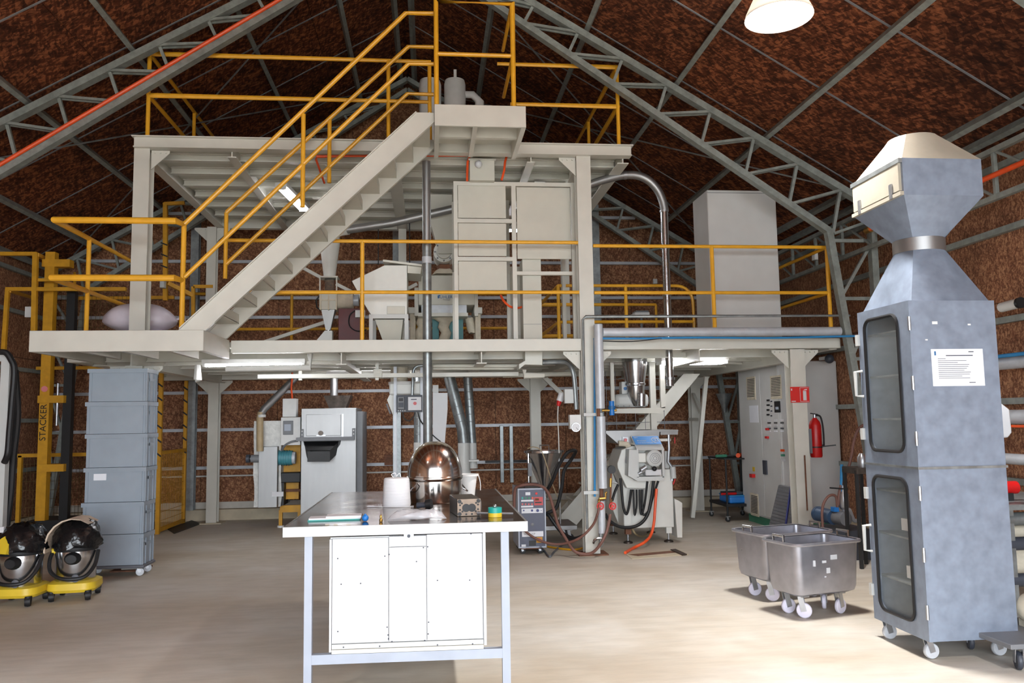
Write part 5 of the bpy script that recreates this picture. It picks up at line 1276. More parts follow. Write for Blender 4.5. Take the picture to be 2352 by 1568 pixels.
M().tube(smooth([A(1282, 932, 9.7), A(1281, 960, 9.75), A(1283, 1000, 9.8), A(1284, 1040, 9.85)], 4), 0.007, 6).obj('plug_cable', 'pvc_white', t)
# red valve wheels and brass
for px, py, lb in ((1379, 1162, 'left red valve wheel on the column pipework'), (1407, 1162, 'right red valve wheel on the column pipework')):
    c = A(px, py, 9.0); t = thing('valve', lb, 'valve', c, group='red wheel valves')
    R_ = 0.036
    M().tube([c+V(R_*math.cos(k*math.pi/8), 0, R_*math.sin(k*math.pi/8)) for k in range(17)], 0.008, 6).obj('hand_wheel', 'red', t)
    M().cyl(c-V(0, 0.005, 0), c+V(0, 0.005, 0), 0.018, n=12).obj('hub', 'red', t)
    for k in range(3): M().bar(c, c+V(R_*math.cos(k*2.09), 0, R_*math.sin(k*2.09)), 0.008, 0.008).obj('spoke', 'red', t)
    M().cyl(c, c+V(0, 0.07, 0), 0.01).obj('stem', 'brass', t); M().cyl(c+V(0, 0.07, -0.03), c+V(0, 0.07, 0.07), 0.014).obj('valve_body', 'brass', t)
M().tube([A(1376, 1150, 9.06), A(1377, 1145, 9.06), A(1391, 1144, 9.06), A(1391, 1132, 9.06), A(1394, 1130, 9.06)], 0.012).obj('brass_pipe', 'brass', label='zigzag brass pipe above the left red valve', cat='pipe')
t = thing('black_gauge', 'black gauge on a brass stem above the right red valve', 'gauge', A(1402, 1150, 9.05))
c = A(1405, 1078, 9.05)
M().cyl(c+V(0, -0.02, 0), c+V(0, 0.03, 0), 0.045, n=20).obj('gauge_case', 'black_paint', t)
M().cyl(A(1404, 1085, 9.06), A(1402, 1155, 9.06), 0.011).obj('stem', 'rust', t); M().cyl(A(1403, 1098, 9.06), A(1402, 1118, 9.06), 0.016).obj('brass_tee', 'brass', t)
M().tube([A(1403, 1107, 9.06), A(1412, 1108, 9.06), A(1418, 1110, 9.06)], 0.009).obj('side_cock', 'silver', t)

# ------------------------------------------------------------------ extruder
Ye = 10.0
t = thing('extruder', 'white extruder machine with motor head, hoses and blue nameplate', 'machine', A(1490, 1245, 10.3))
x0, x1, z0, z1 = rect(1432, 1100, 1547, 1212, Ye)
M().box(x0, Ye, z0, x1, Ye+0.95, z1+0.12).obj('base_body', 'machine_white', t, bev=0.01)
xl = A(1392, 1150, Ye+0.6).x
M().prism([(x0, Ye+0.3, z0+0.02), (x0, Ye+0.9, z0+0.02), (xl, Ye+0.9, z0+0.25), (xl, Ye+0.3, z0+0.25)], (0, 0, z1-z0-0.1)).obj('side_body', 'machine_white', t, bev=0.01)
for xx in (x0+0.06, x1-0.06):
    for yy in (Ye+0.06, Ye+0.88):
        M().box(xx-0.035, yy-0.035, 0.11, xx+0.035, yy+0.035, z0+0.01).obj('leg', 'rust' if xx < x0+0.1 else 'machine_white', t); M().cyl((xx, yy, 0.02), (xx, yy, 0.12), 0.014).obj('adjuster', 'silver', t); M().lathe([(0.06, 0), (0.055, 0.018), (0.02, 0.03)], (xx, yy, 0), 16).obj('foot', 'die_steel', t)
# hexagonal side housing
poly = [(1452, 1024), (1428, 1033), (1418, 1064), (1419, 1075), (1440, 1121), (1488, 1122), (1496, 1105), (1495, 1024)]
M().prism([A(a, b_, Ye-0.12) for a, b_ in poly], (0, 0.5, 0)).obj('drive_housing', 'machine_white', t, bev=0.008)
# head frame with roof and nameplate
Yh = Ye-0.30
fp = lambda px, py, Y=Yh: A(px, py, Y)
M().prism([fp(1445, 1032), fp(1464, 1033), fp(1464, 1104), fp(1443, 1092)], (0, 0.3, 0)).obj('side_guard', 'light_grey', t)
M().pbox(1463, 1094, 1525, 1104, Yh, Yh+0.3).obj('frame_shelf', 'light_grey', t)
M().pbox(1521, 1030, 1526, 1096, Yh, Yh+0.04).obj('frame_post', 'light_grey', t); M().pbox(1463, 1030, 1467, 1096, Yh, Yh+0.04).obj('frame_post', 'light_grey', t)
a0, a1, b0, b1 = fp(1449, 1004, Yh+0.22), fp(1511, 1003, Yh+0.22), fp(1526, 1033), fp(1463, 1034)
M().prism([a0, a1, b0, b1], (0, 0.01, 0.015)).obj('sloping_roof', 'light_grey', t)
NZ = (a1-a0).cross(a0-b1).normalized()*0.02
pa = lambda u, v: (a0*(1-u)+a1*u)*(1-v)+(b1*(1-u)+b0*u)*v
plt = M().prism([pa(.02, .05)+NZ, pa(.98, .05)+NZ, pa(.98, .66)+NZ, pa(.02, .66)+NZ], NZ*0.15).obj('nameplate', 'sign_blue', t)
ex = (a1-a0).normalized(); ey = (a0-b1).normalized(); ez = ex.cross(ey).normalized(); ey = ez.cross(ex)
RM = Matrix(((ex.x, ey.x, ez.x, 0), (ex.y, ey.y, ez.y, 0), (ex.z, ey.z, ez.z, 0), (0, 0, 0, 1)))
text('Process', 0.036, pa(.30, .40)+ez*0.024, RM, 'white', plt); text('Twin Screw Extruder', 0.022, pa(.40, .56)+ez*0.024, RM, 'white', plt); text('APV', 0.03, pa(.13, .16)+ez*0.024, RM, 'white', plt)
cc = pa(.82, .35)+ez*0.024
M().tube([cc+ex*0.05*math.cos(k*math.pi/10)+ey*0.05*math.sin(k*math.pi/10) for k in range(16)], 0.004, 5).obj('emblem_ring', 'white', plt)
M().tube([cc+ex*-.03+ey*.02, cc+ex*.02+ey*.03, cc+ex*.03-ey*.03, cc-ex*.01-ey*.02, cc+ex*.0+ey*.03], 0.004, 5).obj('emblem_mark', 'white', plt)
# motor
c = A(1503, 1052, Yh-0.02); M().cyl(c, c+V(0, 0.28, 0), 0.098, n=28).obj('motor_body', 'machine_white', t)
M().lathe([(0.1, 0), (0.1, 0.015), (0.07, 0.03), (0.002, 0.032)], c, 28, (0, -1, 0)).obj('fan_cover', 'light_grey', t)
for k in range(3): M().lathe([(0.02+0.02*k, 0.032), (0.025+0.02*k, 0.034)], c, 20, (0, -1, 0), cap=False).obj('grille_ring', 'mid_grey', t)
M().pbox(1466, 1040, 1484, 1062, Yh+0.02, Yh+0.2).obj('terminal_box', 'machine_white', t, bev=0.01)
M().pbox(1483, 1078, 1520, 1092, Yh-0.03, Yh+0.1).obj('gear_cover', 'white', t, bev=0.012)
c = A(1503, 1076, Yh-0.06); M().ball(c, 0.03).obj('black_knob', 'black_rubber', t)
M().cyl(A(1472, 1080, Yh), A(1484, 1072, Yh), 0.03).obj('coupling', 'silver', t); M().cyl(A(1466, 1088, Yh), A(1480, 1080, Yh), 0.02).obj('shaft', 'silver', t)
# pipe elbow left of the head
M().tube(smooth([A(1421, 1018, Ye-0.05), A(1436, 1019, Ye-0.05), A(1443, 1024, Ye-0.05), A(1443, 1040, Ye-0.05)], 4), 0.035, 12).obj('feed_elbow', 'canvas', t)
M().tube(smooth([A(1441, 1042, Ye-.15), A(1438, 1060, Ye-.17), A(1446, 1074, Ye-.17), A(1458, 1078, Ye-.17)], 4), 0.012).obj('steam_tube', 'silver', t)
M().pbox(1430, 1003, 1443, 1017, Ye-0.05, Ye+0.1).obj('clamp', 'silver', t); M().cyl(A(1437, 1010, Ye-0.08), A(1437, 1010, Ye-0.05), 0.02).obj('red_knob', 'red', t)
# top tray
M().prism([A(1390, 993, Ye), A(1515, 990, Ye), A(1513, 1012, Ye), A(1420, 1019, Ye)], (0, 0.8, 0)).obj('feed_tray', 'brushed', t)
M().pbox(1392, 988, 1558, 992, Ye-0.02, Ye+0.85).obj('tray_rim', 'brushed', t); M().pbox(1517, 991, 1557, 998, Ye, Ye+0.8).obj('side_tray', 'brushed', t)
M().pbox(1514, 1007, 1541, 1013, Ye, Ye+0.1).obj('arm', 'machine_white', t)
M().tube([A(1536, 998, Ye), A(1537, 1030, Ye), A(1535, 1060, Ye), A(1543, 1072, Ye), A(1544, 1104, Ye)], 0.018).obj('valve_pipe', 'silver', t)
M().cyl(A(1545, 1072, Ye-0.05), A(1547, 1098, Ye-0.05), 0.035, n=14).obj('filter_bowl', 'light_grey', t); M().cyl(A(1551, 1100, Ye-0.05), A(1546, 1112, Ye-0.05), 0.01).obj('red_lever', 'red', t); M().cyl(A(1550, 1004, Ye-0.05), A(1550, 1018, Ye-0.05), 0.008).obj('red_lever', 'red', t)
M().pbox(1527, 1036, 1537, 1075, Ye+0.05, Ye+0.3).obj('junction', 'light_grey', t)
M().prism([A(1549, 1145, Ye+.0), A(1560, 1150, Ye+0.0), A(1567, 1155, Ye+.0), A(1567, 1234, Ye+.0), A(1556, 1234, Ye+.0)], (0, 0.25, 0)).obj('end_plate', 'machine_white', t)
# hoses
def hz(pts, r=0.016, mt='black_rubber', nm='hose'): return M().tube(smooth([A(*p) for p in pts], 6), r, 9).obj(nm, mt, t)
y_ = Ye-0.13
hz([(1425, 1098, y_), (1428, 1130, y_), (1432, 1165, y_), (1438, 1180, y_), (1443, 1170, y_), (1448, 1140, y_), (1450, 1124, y_)])
hz([(1455, 1124, y_), (1456, 1160, y_), (1458, 1182, y_), (1462, 1160, y_), (1462, 1124, y_)], 0.012)
hz([(1469, 1124, y_), (1470, 1160, y_), (1473, 1180, y_), (1480, 1160, y_), (1487, 1105, y_)], 0.014)
hz([(1475, 1124, y_+.02), (1475, 1165, y_+.02), (1478, 1182, y_+.02), (1490, 1172, y_), (1500, 1140, y_), (1512, 1104, y_)], 0.014)
hz([(1390, 1180, y_), (1400, 1195, y_), (1420, 1208, y_), (1445, 1211, y_), (1470, 1203, y_), (1488, 1180, y_), (1497, 1140, y_), (1501, 1104, y_)], 0.02)
hz([(1420, 1112, y_), (1412, 1130, y_), (1406, 1150, y_)], 0.016)
hose('orange hose from the extruder base across the floor', [(1508, 1122, 9.8), (1505, 1160, 9.78), (1502, 1200, 9.75), (1495, 1228, 9.7), (1480, 1245, 9.6), (1455, 1258), (1436, 1269)], 0.017, 'orange', 'orange_hose')
hose('tan hose curling under the extruder', [(1452, 1213, 10.2), (1460, 1226, 10.2), (1475, 1232), (1490, 1226), (1498, 1215, 10.3)], 0.012, 'hose_tan')
# hatch in the floor
h0 = [G(1436, 1272), G(1560, 1262), G(1582, 1274), G(1452, 1284)]
t2 = thing('floor_hatch', 'rust stained hatch plate set in the floor before the extruder', 'hatch', (h0[0]+h0[2])/2)
M().prism([Vector((p.x, p.y, 0.0)) for p in h0], (0, 0, 0.004)).obj('plate', 'plinth', t2)
h1 = [h0[0].lerp(h0[1], .03).lerp(h0[3].lerp(h0[2], .03), .2), h0[0].lerp(h0[1], .8).lerp(h0[3].lerp(h0[2], .8), .15), h0[0].lerp(h0[1], .9).lerp(h0[3].lerp(h0[2], .9), .5), h0[0].lerp(h0[1], .15).lerp(h0[3].lerp(h0[2], .15), .6)]
M().prism([Vector((p.x, p.y, 0.004)) for p in h1], (0, 0, 0.002)).obj('rusty_area', 'rust', t2)
q = [G(1540, 1264), G(1552, 1263), G(1578, 1275), G(1566, 1276)]
M().prism([Vector((p.x, p.y, 0.004)) for p in q], (0, 0, 0.012)).obj('edge_bar', 'wood_dark', t2)

# ------------------------------------------------------------------ feeder above the extruder
Yf_ = 10.35
t = thing('screw_feeder', 'polished steel feed hopper on a pale gearbox above the extruder', 'feeder', A(1455, 940, Yf_))
c = A(1459, 870, Yf_); Zf = lambda py: A(1459, py, Yf_).z
M().lathe([(0.035, Zf(932)), (0.07, Zf(924)), (0.11, Zf(908)), (0.118, Zf(886)), (0.135, Zf(884)), (0.135, Zf(880)), (0.125, Zf(879)), (0.165, Zf(835)), (0.168, Zf(820)), (0.168, 2.27)], (c.x, Yf_, 0), 32).obj('hopper', 'stainless', t)
M().pbox(1414, 904, 1492, 935, Yf_-0.02, Yf_+0.25).obj('gearbox', 'light_grey', t, bev=0.05)
M().pbox(1428, 876, 1442, 905, Yf_+0.05, Yf_+0.2).obj('motor_mount', 'light_grey', t, bev=0.01)
M().cyl(A(1436, 892, Yf_+0.045), A(1436, 892, Yf_+0.05), 0.022, n=16).obj('round_badge', 'logo_blue', t)
M().cyl(A(1473, 932, Yf_-0.1), A(1473, 904, Yf_-0.1), 0.055, n=20).obj('outlet', 'stainless', t)
for k in range(6): M().cyl(A(1420+13*k, 932, Yf_-0.025), A(1420+13*k, 932, Yf_-0.02), 0.008, n=8).obj('bolt', 'mid_grey', t)
t = thing('feeder_frame', 'cream square tube frame carrying the feeder under the deck', 'frame', A(1450, 945, Yf_))
M().box(A(1403, 880, Yf_).x, Yf_, Zf(945), A(1411, 880, Yf_).x, Yf_+0.05, 2.27).obj('hanger', 'cream', t)
M().box(A(1517, 880, Yf_-.1).x, Yf_-0.1, Zf(938), A(1528, 880, Yf_-.1).x, Yf_-0.05, 2.27).obj('hanger', 'cream', t)
M().prism([A(1408, 938, Yf_-.1), A(1514, 936, Yf_-.1), A(1528, 934, Yf_-.1), A(1527, 940, Yf_-.1), A(1518, 949, Yf_-.1), A(1410, 949, Yf_-.1)], (0, 0.06, 0)).obj('shelf_rail', 'cream', t)
M().box(A(1493, 880, Yf_).x, Yf_, 1.36, A(1506, 880, Yf_).x, Yf_+0.06, 2.27).obj('hanger', 'cream', t)
t = thing('blue_regulator', 'blue air regulator beside the feeder frame', 'regulator', A(1405, 955, 9.6))
c = A(1405, 938, 9.6); M().cyl(c-V(0, 0, 0.08), c+V(0, 0, 0.09), 0.032, n=16).obj('body', 'dark_blue' if False else 'blue', t); M().cyl(c-V(0, 0, 0.01), c+V(0, 0, 0.03), 0.045, n=16).obj('collar', 'logo_blue', t); M().cyl(c+V(-0.12, 0, -.02), c+V(0.06, 0, -.02), 0.016).obj('fitting', 'brass', t)
# wire guard behind
t = thing('wire_guard', 'thin wire mesh guard behind the feeder', 'mesh guard', A(1440, 1000, 11.2))
for k in range(7):
    q = A(1393+22*k, 930, 11.2); M().cyl((q.x, 11.2, A(1440, 995, 11.2).z), (q.x, 11.2, 2.2), 0.004, n=5).obj('wire', 'mid_grey', t)
for k in range(6):
    z_ = A(1440, 870+25*k, 11.2).z; M().cyl((A(1393, 900, 11.2).x, 11.2, z_), (A(1525, 900, 11.2).x, 11.2, z_), 0.004, n=5).obj('wire', 'mid_grey', t)
# slender inclined post right of inner stairs and its braces
M().bar(A(1622, 865, 12.2), V(A(1590, 1180, 12.2).x, 12.2, 0.02), 0.06, 0.06, (0, 1, 0)).obj('inclined_strut', 'cream', label='slender leaning cream strut beside the inner stairs', cat='strut')
M().bar(A(1592, 905, 12.9), A(1610, 948, 12.4), 0.05, 0.05, (0, 1, 0)).obj('knee_brace', 'cream', label='short cream knee brace on the post beside the inner stairs', cat='brace')
M().bar(A(1584, 963, 12.9), A(1608, 963, 12.4), 0.05, 0.05).obj('knee_brace', 'cream', label='short level cream brace on the post beside the inner stairs', cat='brace')
c = A(1663, 905, 12.9)
M().lathe([(0.02, -0.3), (0.03, -0.25), (0.13, 0), (0.135, 0.01), (0.12, 0.0)], c+V(0, 0, 0.0), 20).obj('hung_funnel', 'galv', label='grey funnel hung in the lattice column at the back', cat='funnel')

# ------------------------------------------------------------------ tool trolley
t = thing('tool_trolley', 'black two-shelf tool trolley beside the control cabinet', 'trolley', A(1660, 1195, 12.0))
q = [G(1635, 1185), G(1672, 1197)]
xa, ya, yb = 4.02, 11.75, 12.45
xa = G(1672, 1197).x-0.02; xa2 = xa+0.5
za, zb = A(1680, 1052, ya).z, A(1680, 1157, ya).z
for xx in (xa, xa2):
    for yy in (ya, yb):
        M().cyl((xx, yy, 0.08), (xx, yy, za), 0.014).obj('leg', 'black_paint', t); caster(t, (xx, yy, 0), 0.035, 'black_rubber', h=0.085)
M().box(xa-0.02, ya-0.02, za-0.02, xa2+0.02, yb+0.02, za).obj('top_shelf', 'black_paint', t)
M().box(xa-0.02, ya-0.02, zb-0.04, xa2+0.02, yb+0.02, zb).obj('lower_shelf', 'black_paint', t)
def lie(nm, lb, x, y, z, L_, r, mt, ang, mt2=None, cat='tool'):
    d = V(math.cos(ang), math.sin(ang), 0); c = V(x, y, z+r)
    t = thing(nm, lb, cat, (x, y, z)); M().cyl(c-d*L_/2, c+d*L_*0.1, r, n=8).obj('handle', mt, t); M().cyl(c+d*L_*0.1, c+d*L_/2, r*0.5, n=8).obj('shank', mt2 or 'silver', t)
lie('screwdriver', 'green handled tool on the trolley top shelf', xa+0.1, ya+0.3, za, 0.3, 0.022, 'green', 0.2)
lie('screwdriver', 'orange and black tool on the trolley top shelf', xa+0.3, ya+0.2, za, 0.25, 0.035, 'orange', 1.0, 'black_paint')
lie('screwdriver', 'red handled tool on the trolley lower shelf', xa+0.15, ya+0.12, zb+0.12, 0.4, 0.018, 'red', 0.1)
lie('screwdriver', 'black handled tool on the trolley lower shelf', xa+0.2, ya+0.25, zb+0.13, 0.4, 0.018, 'black_paint', -0.1)
t = thing('tool_case', 'blue tool case on the trolley lower shelf', 'case', (xa+0.27, ya+0.3, zb)); M().box(xa+0.06, ya+0.05, zb, xa+0.48, ya+0.5, zb+0.10).obj('case_body', 'blue', t, bev=0.02); M().box(xa+0.06, ya+0.05, zb+0.10, xa+0.48, ya+0.5, zb+0.118).obj('case_lid', 'pipe_blue', t)

# ------------------------------------------------------------------ control cabinet, doors facing left
cx0, cy0_, cy1_ = 4.66, 10.45, AX(1702, 1000, 4.66).y
cx1 = A(1930, 1000, cy0_).x
zt = min(2.275, A(1905, 821, cy0_).z); zb = 0.12
t = thing('control_cabinet', 'large pale grey control cabinet on a green plinth under the right deck', 'cabinet', ((cx0+cx1)/2, (cy0_+cy1_)/2, 0))
M().box(cx0, cy0_, zb, cx1, cy1_, zt).obj('body', 'cabinet_grey', t, bev=0.015)
M().box(cx0+0.05, cy0_+0.05, 0, cx1-0.05, cy1_-0.05, zb).obj('plinth', 'green', t)
ym = (cy0_+cy1_)/2-0.1
FX = cx0
def fpt(px, py): return AX(px, py, FX)
d1 = M().box(FX-0.014, cy0_+0.02, zb+0.03, FX, ym-0.005, zt-0.02).obj('door', 'cabinet_grey', t, bev=0.004)
d2 = M().box(FX-0.014, ym+0.005, zb+0.03, FX, cy1_-0.02, zt-0.02).obj('door', 'cabinet_grey', t, bev=0.004)
def onx(px0, py0, px1, py1, mt, nm, par, d=0.008):
    a, b_ = fpt(px0, (py0+py1)/2), fpt(px1, (py0+py1)/2); zz0, zz1 = fpt((px0+px1)/2, py1).z, fpt((px0+px1)/2, py0).z
    return M().box(FX-0.014-d, b_.y, zz0, FX-0.014, a.y, zz1).obj(nm, mt, par)
for (px0, py0, px1, py1) in ((1718, 865, 1738, 918), (1773, 862, 1798, 916), (1727, 1133, 1745, 1184)):
    v = onx(px0, py0, px1, py1, 'canvas', 'vent', d2 if px0 < 1760 else d1)
    n = 12
    for k in range(n): 
        y0 = py0+5+(py1-py0-10)*k/n; onx(px0+2, y0, px1-2, y0+1.6, 'black_paint', 'slot', v, 0.011)
onx(1724, 931, 1744, 970, 'paper', 'notice', d2, 0.003)
for k in range(4): onx(1764, 917+11*k, 1770, 921+11*k, 'black_paint', 'meter', d1); onx(1773, 920+11*k, 1776, 923+11*k, 'dark_grey', 'meter_button', d1)
sc_ = onx(1782, 921, 1795, 947, 'black_paint', 'touch_panel', d1); onx(1785, 934, 1792, 940, 'frame_grey', 'screen', sc_, 0.011)
for a in range(3):
    for b_ in range(5):
        onx(1766+15*a, 963+6.3*b_, 1773+15*a, 966+6.3*b_, ('white', 'black_paint', 'white', 'dark_grey', 'paper')[b_], 'switch_row', d1)
for (px, py, c_) in ((1766, 1004, 'red'), (1767, 985, 'red'), (1802, 1034, 'orange'), (1803, 1045, 'green'), (1804, 1056, 'white')): onx(px-2.5, py-2.5, px+2.5, py+2.5, c_, 'push_button', d1, 0.03)
onx(1757, 1057, 1765, 1089, 'dark_grey', 'door_handle', d2, 0.02)
onx(1731, 1088, 1737, 1096, 'red', 'main_switch', d2, 0.05); onx(1731, 1072, 1736, 1082, 'vac_yellow', 'warning_mark', d2, 0.003)
c = A(1905, 824, 10.2); M().ball(c, 0.06).obj('dome_lens', 'dark_grey', t)
M().box(c.x-0.02, 10.2, c.z, c.x+0.02, cy0_, c.z+0.04).obj('camera_arm', 'white_matt', t)
# fire sign and extinguisher at the right column
cxc = 4.47
s = thing('fire_sign', 'red fire extinguisher sign wrapped round the right deck column', 'sign', A(1840, 925, 9.26))
xa, xb = A(1815, 905, 9.26).x, A(1858, 905, 9.26).x; z0, z1 = A(1840, 924, 9.26).z, A(1840, 888, 9.26).z
xm = xa+(xb-xa)*0.45
pl_ = M().box(xa, 9.25, z0, xb, 9.256, z1).obj('plate', 'red_sign', s)
M().box(xm+0.012, 9.248, z0+0.01, xb-0.008, 9.25, z0+0.014).obj('border', 'white', s); M().box(xm+0.012, 9.248, z1-0.014, xb-0.008, 9.25, z1-0.01).obj('border', 'white', s); M().box(xm+0.012, 9.248, z0+0.01, xm+0.016, 9.25, z1-0.01).obj('border', 'white', s)
M().box(xm+0.05, 9.247, z0+0.025, xm+0.09, 9.25, z1-0.05).obj('extinguisher_pictogram', 'white', s)
M().prism([(xm+0.05, 9.247, z1-0.045), (xm+0.075, 9.247, z1-0.03), (xm+0.1, 9.247, z1-0.028), (xm+0.1, 9.247, z1-0.04)], (0, 0.003, 0)).obj('extinguisher_pictogram', 'white', s)
M().box(xa+0.008, 9.247, z0+0.01, xa+0.06, 9.25, z0+0.02).obj('small_text', 'white', s); M().box(xa+0.008, 9.247, z1-0.045, xa+0.02, 9.25, z1-0.02).obj('small_text', 'white', s)
Yx = 9.4
c = A(1871, 1049, Yx); xx_ = A(1873, 1000, Yx).x
zb, zt = A(1872, 1050, Yx).z, A(1872, 965, Yx).z
t = thing('fire_extinguisher', 'red fire extinguisher strapped to the right deck column', 'fire extinguisher', (xx_, Yx, zb))
R_ = 0.07
M().lathe([(R_*.9, zb), (R_, zb+0.02), (R_, zt-0.06), (R_*.8, zt-0.015), (R_*.4, zt+0.02), (R_*.3, zt+0.03)], (xx_, Yx, 0), 26).obj('cylinder', 'red', t)
M().cyl((xx_, Yx, zt+0.03), (xx_, Yx, zt+0.07), 0.02).obj('neck', 'silver', t)
M().bar((xx_-0.05, Yx, zt+0.085), (xx_+0.04, Yx, zt+0.07), 0.015, 0.012).obj('lever', 'black_paint', t)
M().tube(smooth([(xx_+0.01, Yx-0.02, zt+0.06), (xx_+0.06, Yx-0.03, zt+0.04), (xx_+0.085, Yx-0.03, zt-0.1), (xx_+0.085, Yx-0.03, zt-0.3), (xx_+0.07, Yx-0.04, zb+0.15)], 5), 0.011, 8).obj('discharge_hose', 'black_rubber', t)
M().lathe([(R_+0.004, zb+0.115), (R_+0.004, zb+0.13)], (xx_, Yx, 0), 26).obj('strap', 'black_paint', t)
M().bar((xx_+0.05, Yx-0.06, zb+0.13), (xx_+0.2, Yx-0.1, zb+0.145), 0.006, 0.014).obj('strap_end', 'black_paint', t)
M().box(xx_-0.12, Yx-0.04, zb+0.05, xx_-R_+0.005, Yx+0.04, zt-0.1).obj('wall_bracket', 'mid_grey', t)
# dark strip on column
M().pbox(1850, 1045, 1853, 1172, 9.255, 9.262).obj('cable_strip', 'rust', label='thin dark strip running down the right deck column', cat='strip')
# leaning filter panel and blue stick
t = thing('filter_panel', 'grey louvred filter panel leaning on the control cabinet', 'panel', A(1800, 1205, 10.2))
B = [AX(1772, 1207, FX-0.12), AX(1822, 1207, FX-0.12), AX(1822, 1112, FX-0.03), AX(1780, 1110, FX-0.03)]
B[0].z = B[1].z = 0.02
yA_, yB_ = AX(1776, 1160, FX-.12).y, AX(1824, 1160, FX-.12).y
B = [V(FX-0.22, yA_, 0.005), V(FX-0.22, yB_, 0.005), V(FX-0.035, yB_, 0.62), V(FX-0.035, yA_, 0.62)]
M().prism(B, (0.02, 0, 0.008)).obj('frame', 'mid_grey', t)
for k in range(14):
    u = (k+0.7)/15; a = B[0].lerp(B[3], u)+V(-0.004, -0.03, 0); b_ = B[1].lerp(B[2], u)+V(-0.004, 0.03, 0)
    M().bar(a, b_, 0.01, 0.028).obj('louvre', 'tile_filter', t)
M().cyl(V(FX-0.36, AX(1797, 1200, FX-.36).y, 0.0), AX(1820, 1094, FX-.03), 0.014).obj('blue_stick', 'dark_blue', label='blue stick leaning against the filter panel', cat='stick')

# ------------------------------------------------------------------ pump by the wall
Yp = 8.6
t = thing('vacuum_pump', 'blue-grey pump with hoses beside the tall vented cabinet', 'pump', A(1930, 1215, Yp))
z0 = A(1925, 1214, Yp).z
c = A(1933, 1189, Yp)
M().box(A(1888, 1205, Yp).x, Yp-0.2, 0, A(1990, 1205, Yp).x, Yp+0.4, z0).obj('plinth', 'dark_grey', t)
M().cyl(c+V(0, -0.1, 0), c+V(-0.03, 0.1, 0), 0.075, n=22).obj('pump_head', 'mid_grey', t)
M().cyl(c+V(-0.06, 0.06, 0.0), c+V(-0.10, 0.30, 0.01), 0.08, n=22).obj('motor', 'motor_blue', t); M().cyl(c+V(-0.10, 0.30, 0.01), c+V(-0.105, 0.34, 0.01), 0.084, n=22).obj('fan_cover', 'motor_blue', t)
M().pbox(1916, 1165, 1927, 1175, Yp-0.02, Yp+0.06).obj('terminal', 'blue', t)
q = A(1938, 1148, Yp); M().lathe([(0.035, -0.1), (0.055, -0.07), (0.055, 0.06), (0.03, 0.1), (0.025, 0.16)], q, 18).obj('filter_bowl', 'silver', t)
M().tube(smooth([A(1938, 1165, Yp), A(1940, 1172, Yp), A(1950, 1170, Yp), A(1957, 1185, Yp), A(1962, 1195, Yp), A(1975, 1195, Yp)], 4), 0.022).obj('elbow', 'galv_light', t)
M().tube(smooth([A(1890, 1210, Yp), A(1888, 1180, Yp), A(1892, 1155, Yp), A(1905, 1138, Yp), A(1920, 1140, Yp), A(1923, 1165, Yp)], 4), 0.015).obj('hose', 'hose_brown', t)
M().tube(smooth([A(1925, 1160, Yp), A(1928, 1130, Yp), A(1935, 1105, Yp), A(1945, 1085, Yp), A(1955, 1050, Yp), A(1962, 1010, Yp), A(1972, 985, Yp), A(1985, 975, Yp)], 5), 0.016).obj('hose', 'hose_brown', t)
M().cyl(A(1932, 1130, Yp), A(1933, 1066, Yp), 0.016).obj('blue_pipe', 'pipe_blue', t)
M().cyl(A(1906, 1120, Yp-.02), A(1948, 1123, Yp-.02), 0.008).obj('cable_tie_rod', 'black_paint', t)
# steel stand behind the tall cabinet
t = thing('steel_stand', 'dark steel stand with fittings between pump and tall cabinet', 'stand', A(1990, 1200, 8.2))
Yz = 7.9
z0 = A(1980, 1080, Yz).z
M().pbox(1968, 1074, 2015, 1088, Yz, Yz+0.3).obj('shelf', 'die_steel', t)
for px in (1972, 2011):
    for yy in (Yz+0.02, Yz+0.26): M().box(A(px, 1100, Yz).x-0.015, yy, 0, A(px, 1100, Yz).x+0.015, yy+0.03, z0).obj('leg', 'black_paint', t)
c = A(1980, 1066, Yz+0.12); c.z = A(1980, 1074, Yz).z
t = thing('pressure_vessel', 'small steel vessel with yellow and red fittings on the dark stand', 'vessel', c)
M().lathe([(0.04, 0), (0.045, 0.03), (0.045, 0.1), (0.02, 0.14)], c, 16).obj('body', 'silver', t); M().cyl(c+V(0.09, 0, 0.02), c+V(0.09, 0, 0.2), 0.028).obj('yellow_cylinder', 'vac_yellow', t); M().cyl(c+V(0.05, -.03, 0.05), c+V(0.05, -.03, 0.14), 0.02).obj('red_cylinder', 'red', t)
M().cyl(c+V(0.1, 0, 0.4), c+V(0.16, -0.05, 0.42), 0.07, n=16).obj('black_pulley', 'black_paint', t); M().cyl(c+V(0.09, 0, 0.2), c+V(0.1, 0, 0.42), 0.012).obj('riser', 'mid_grey', t)

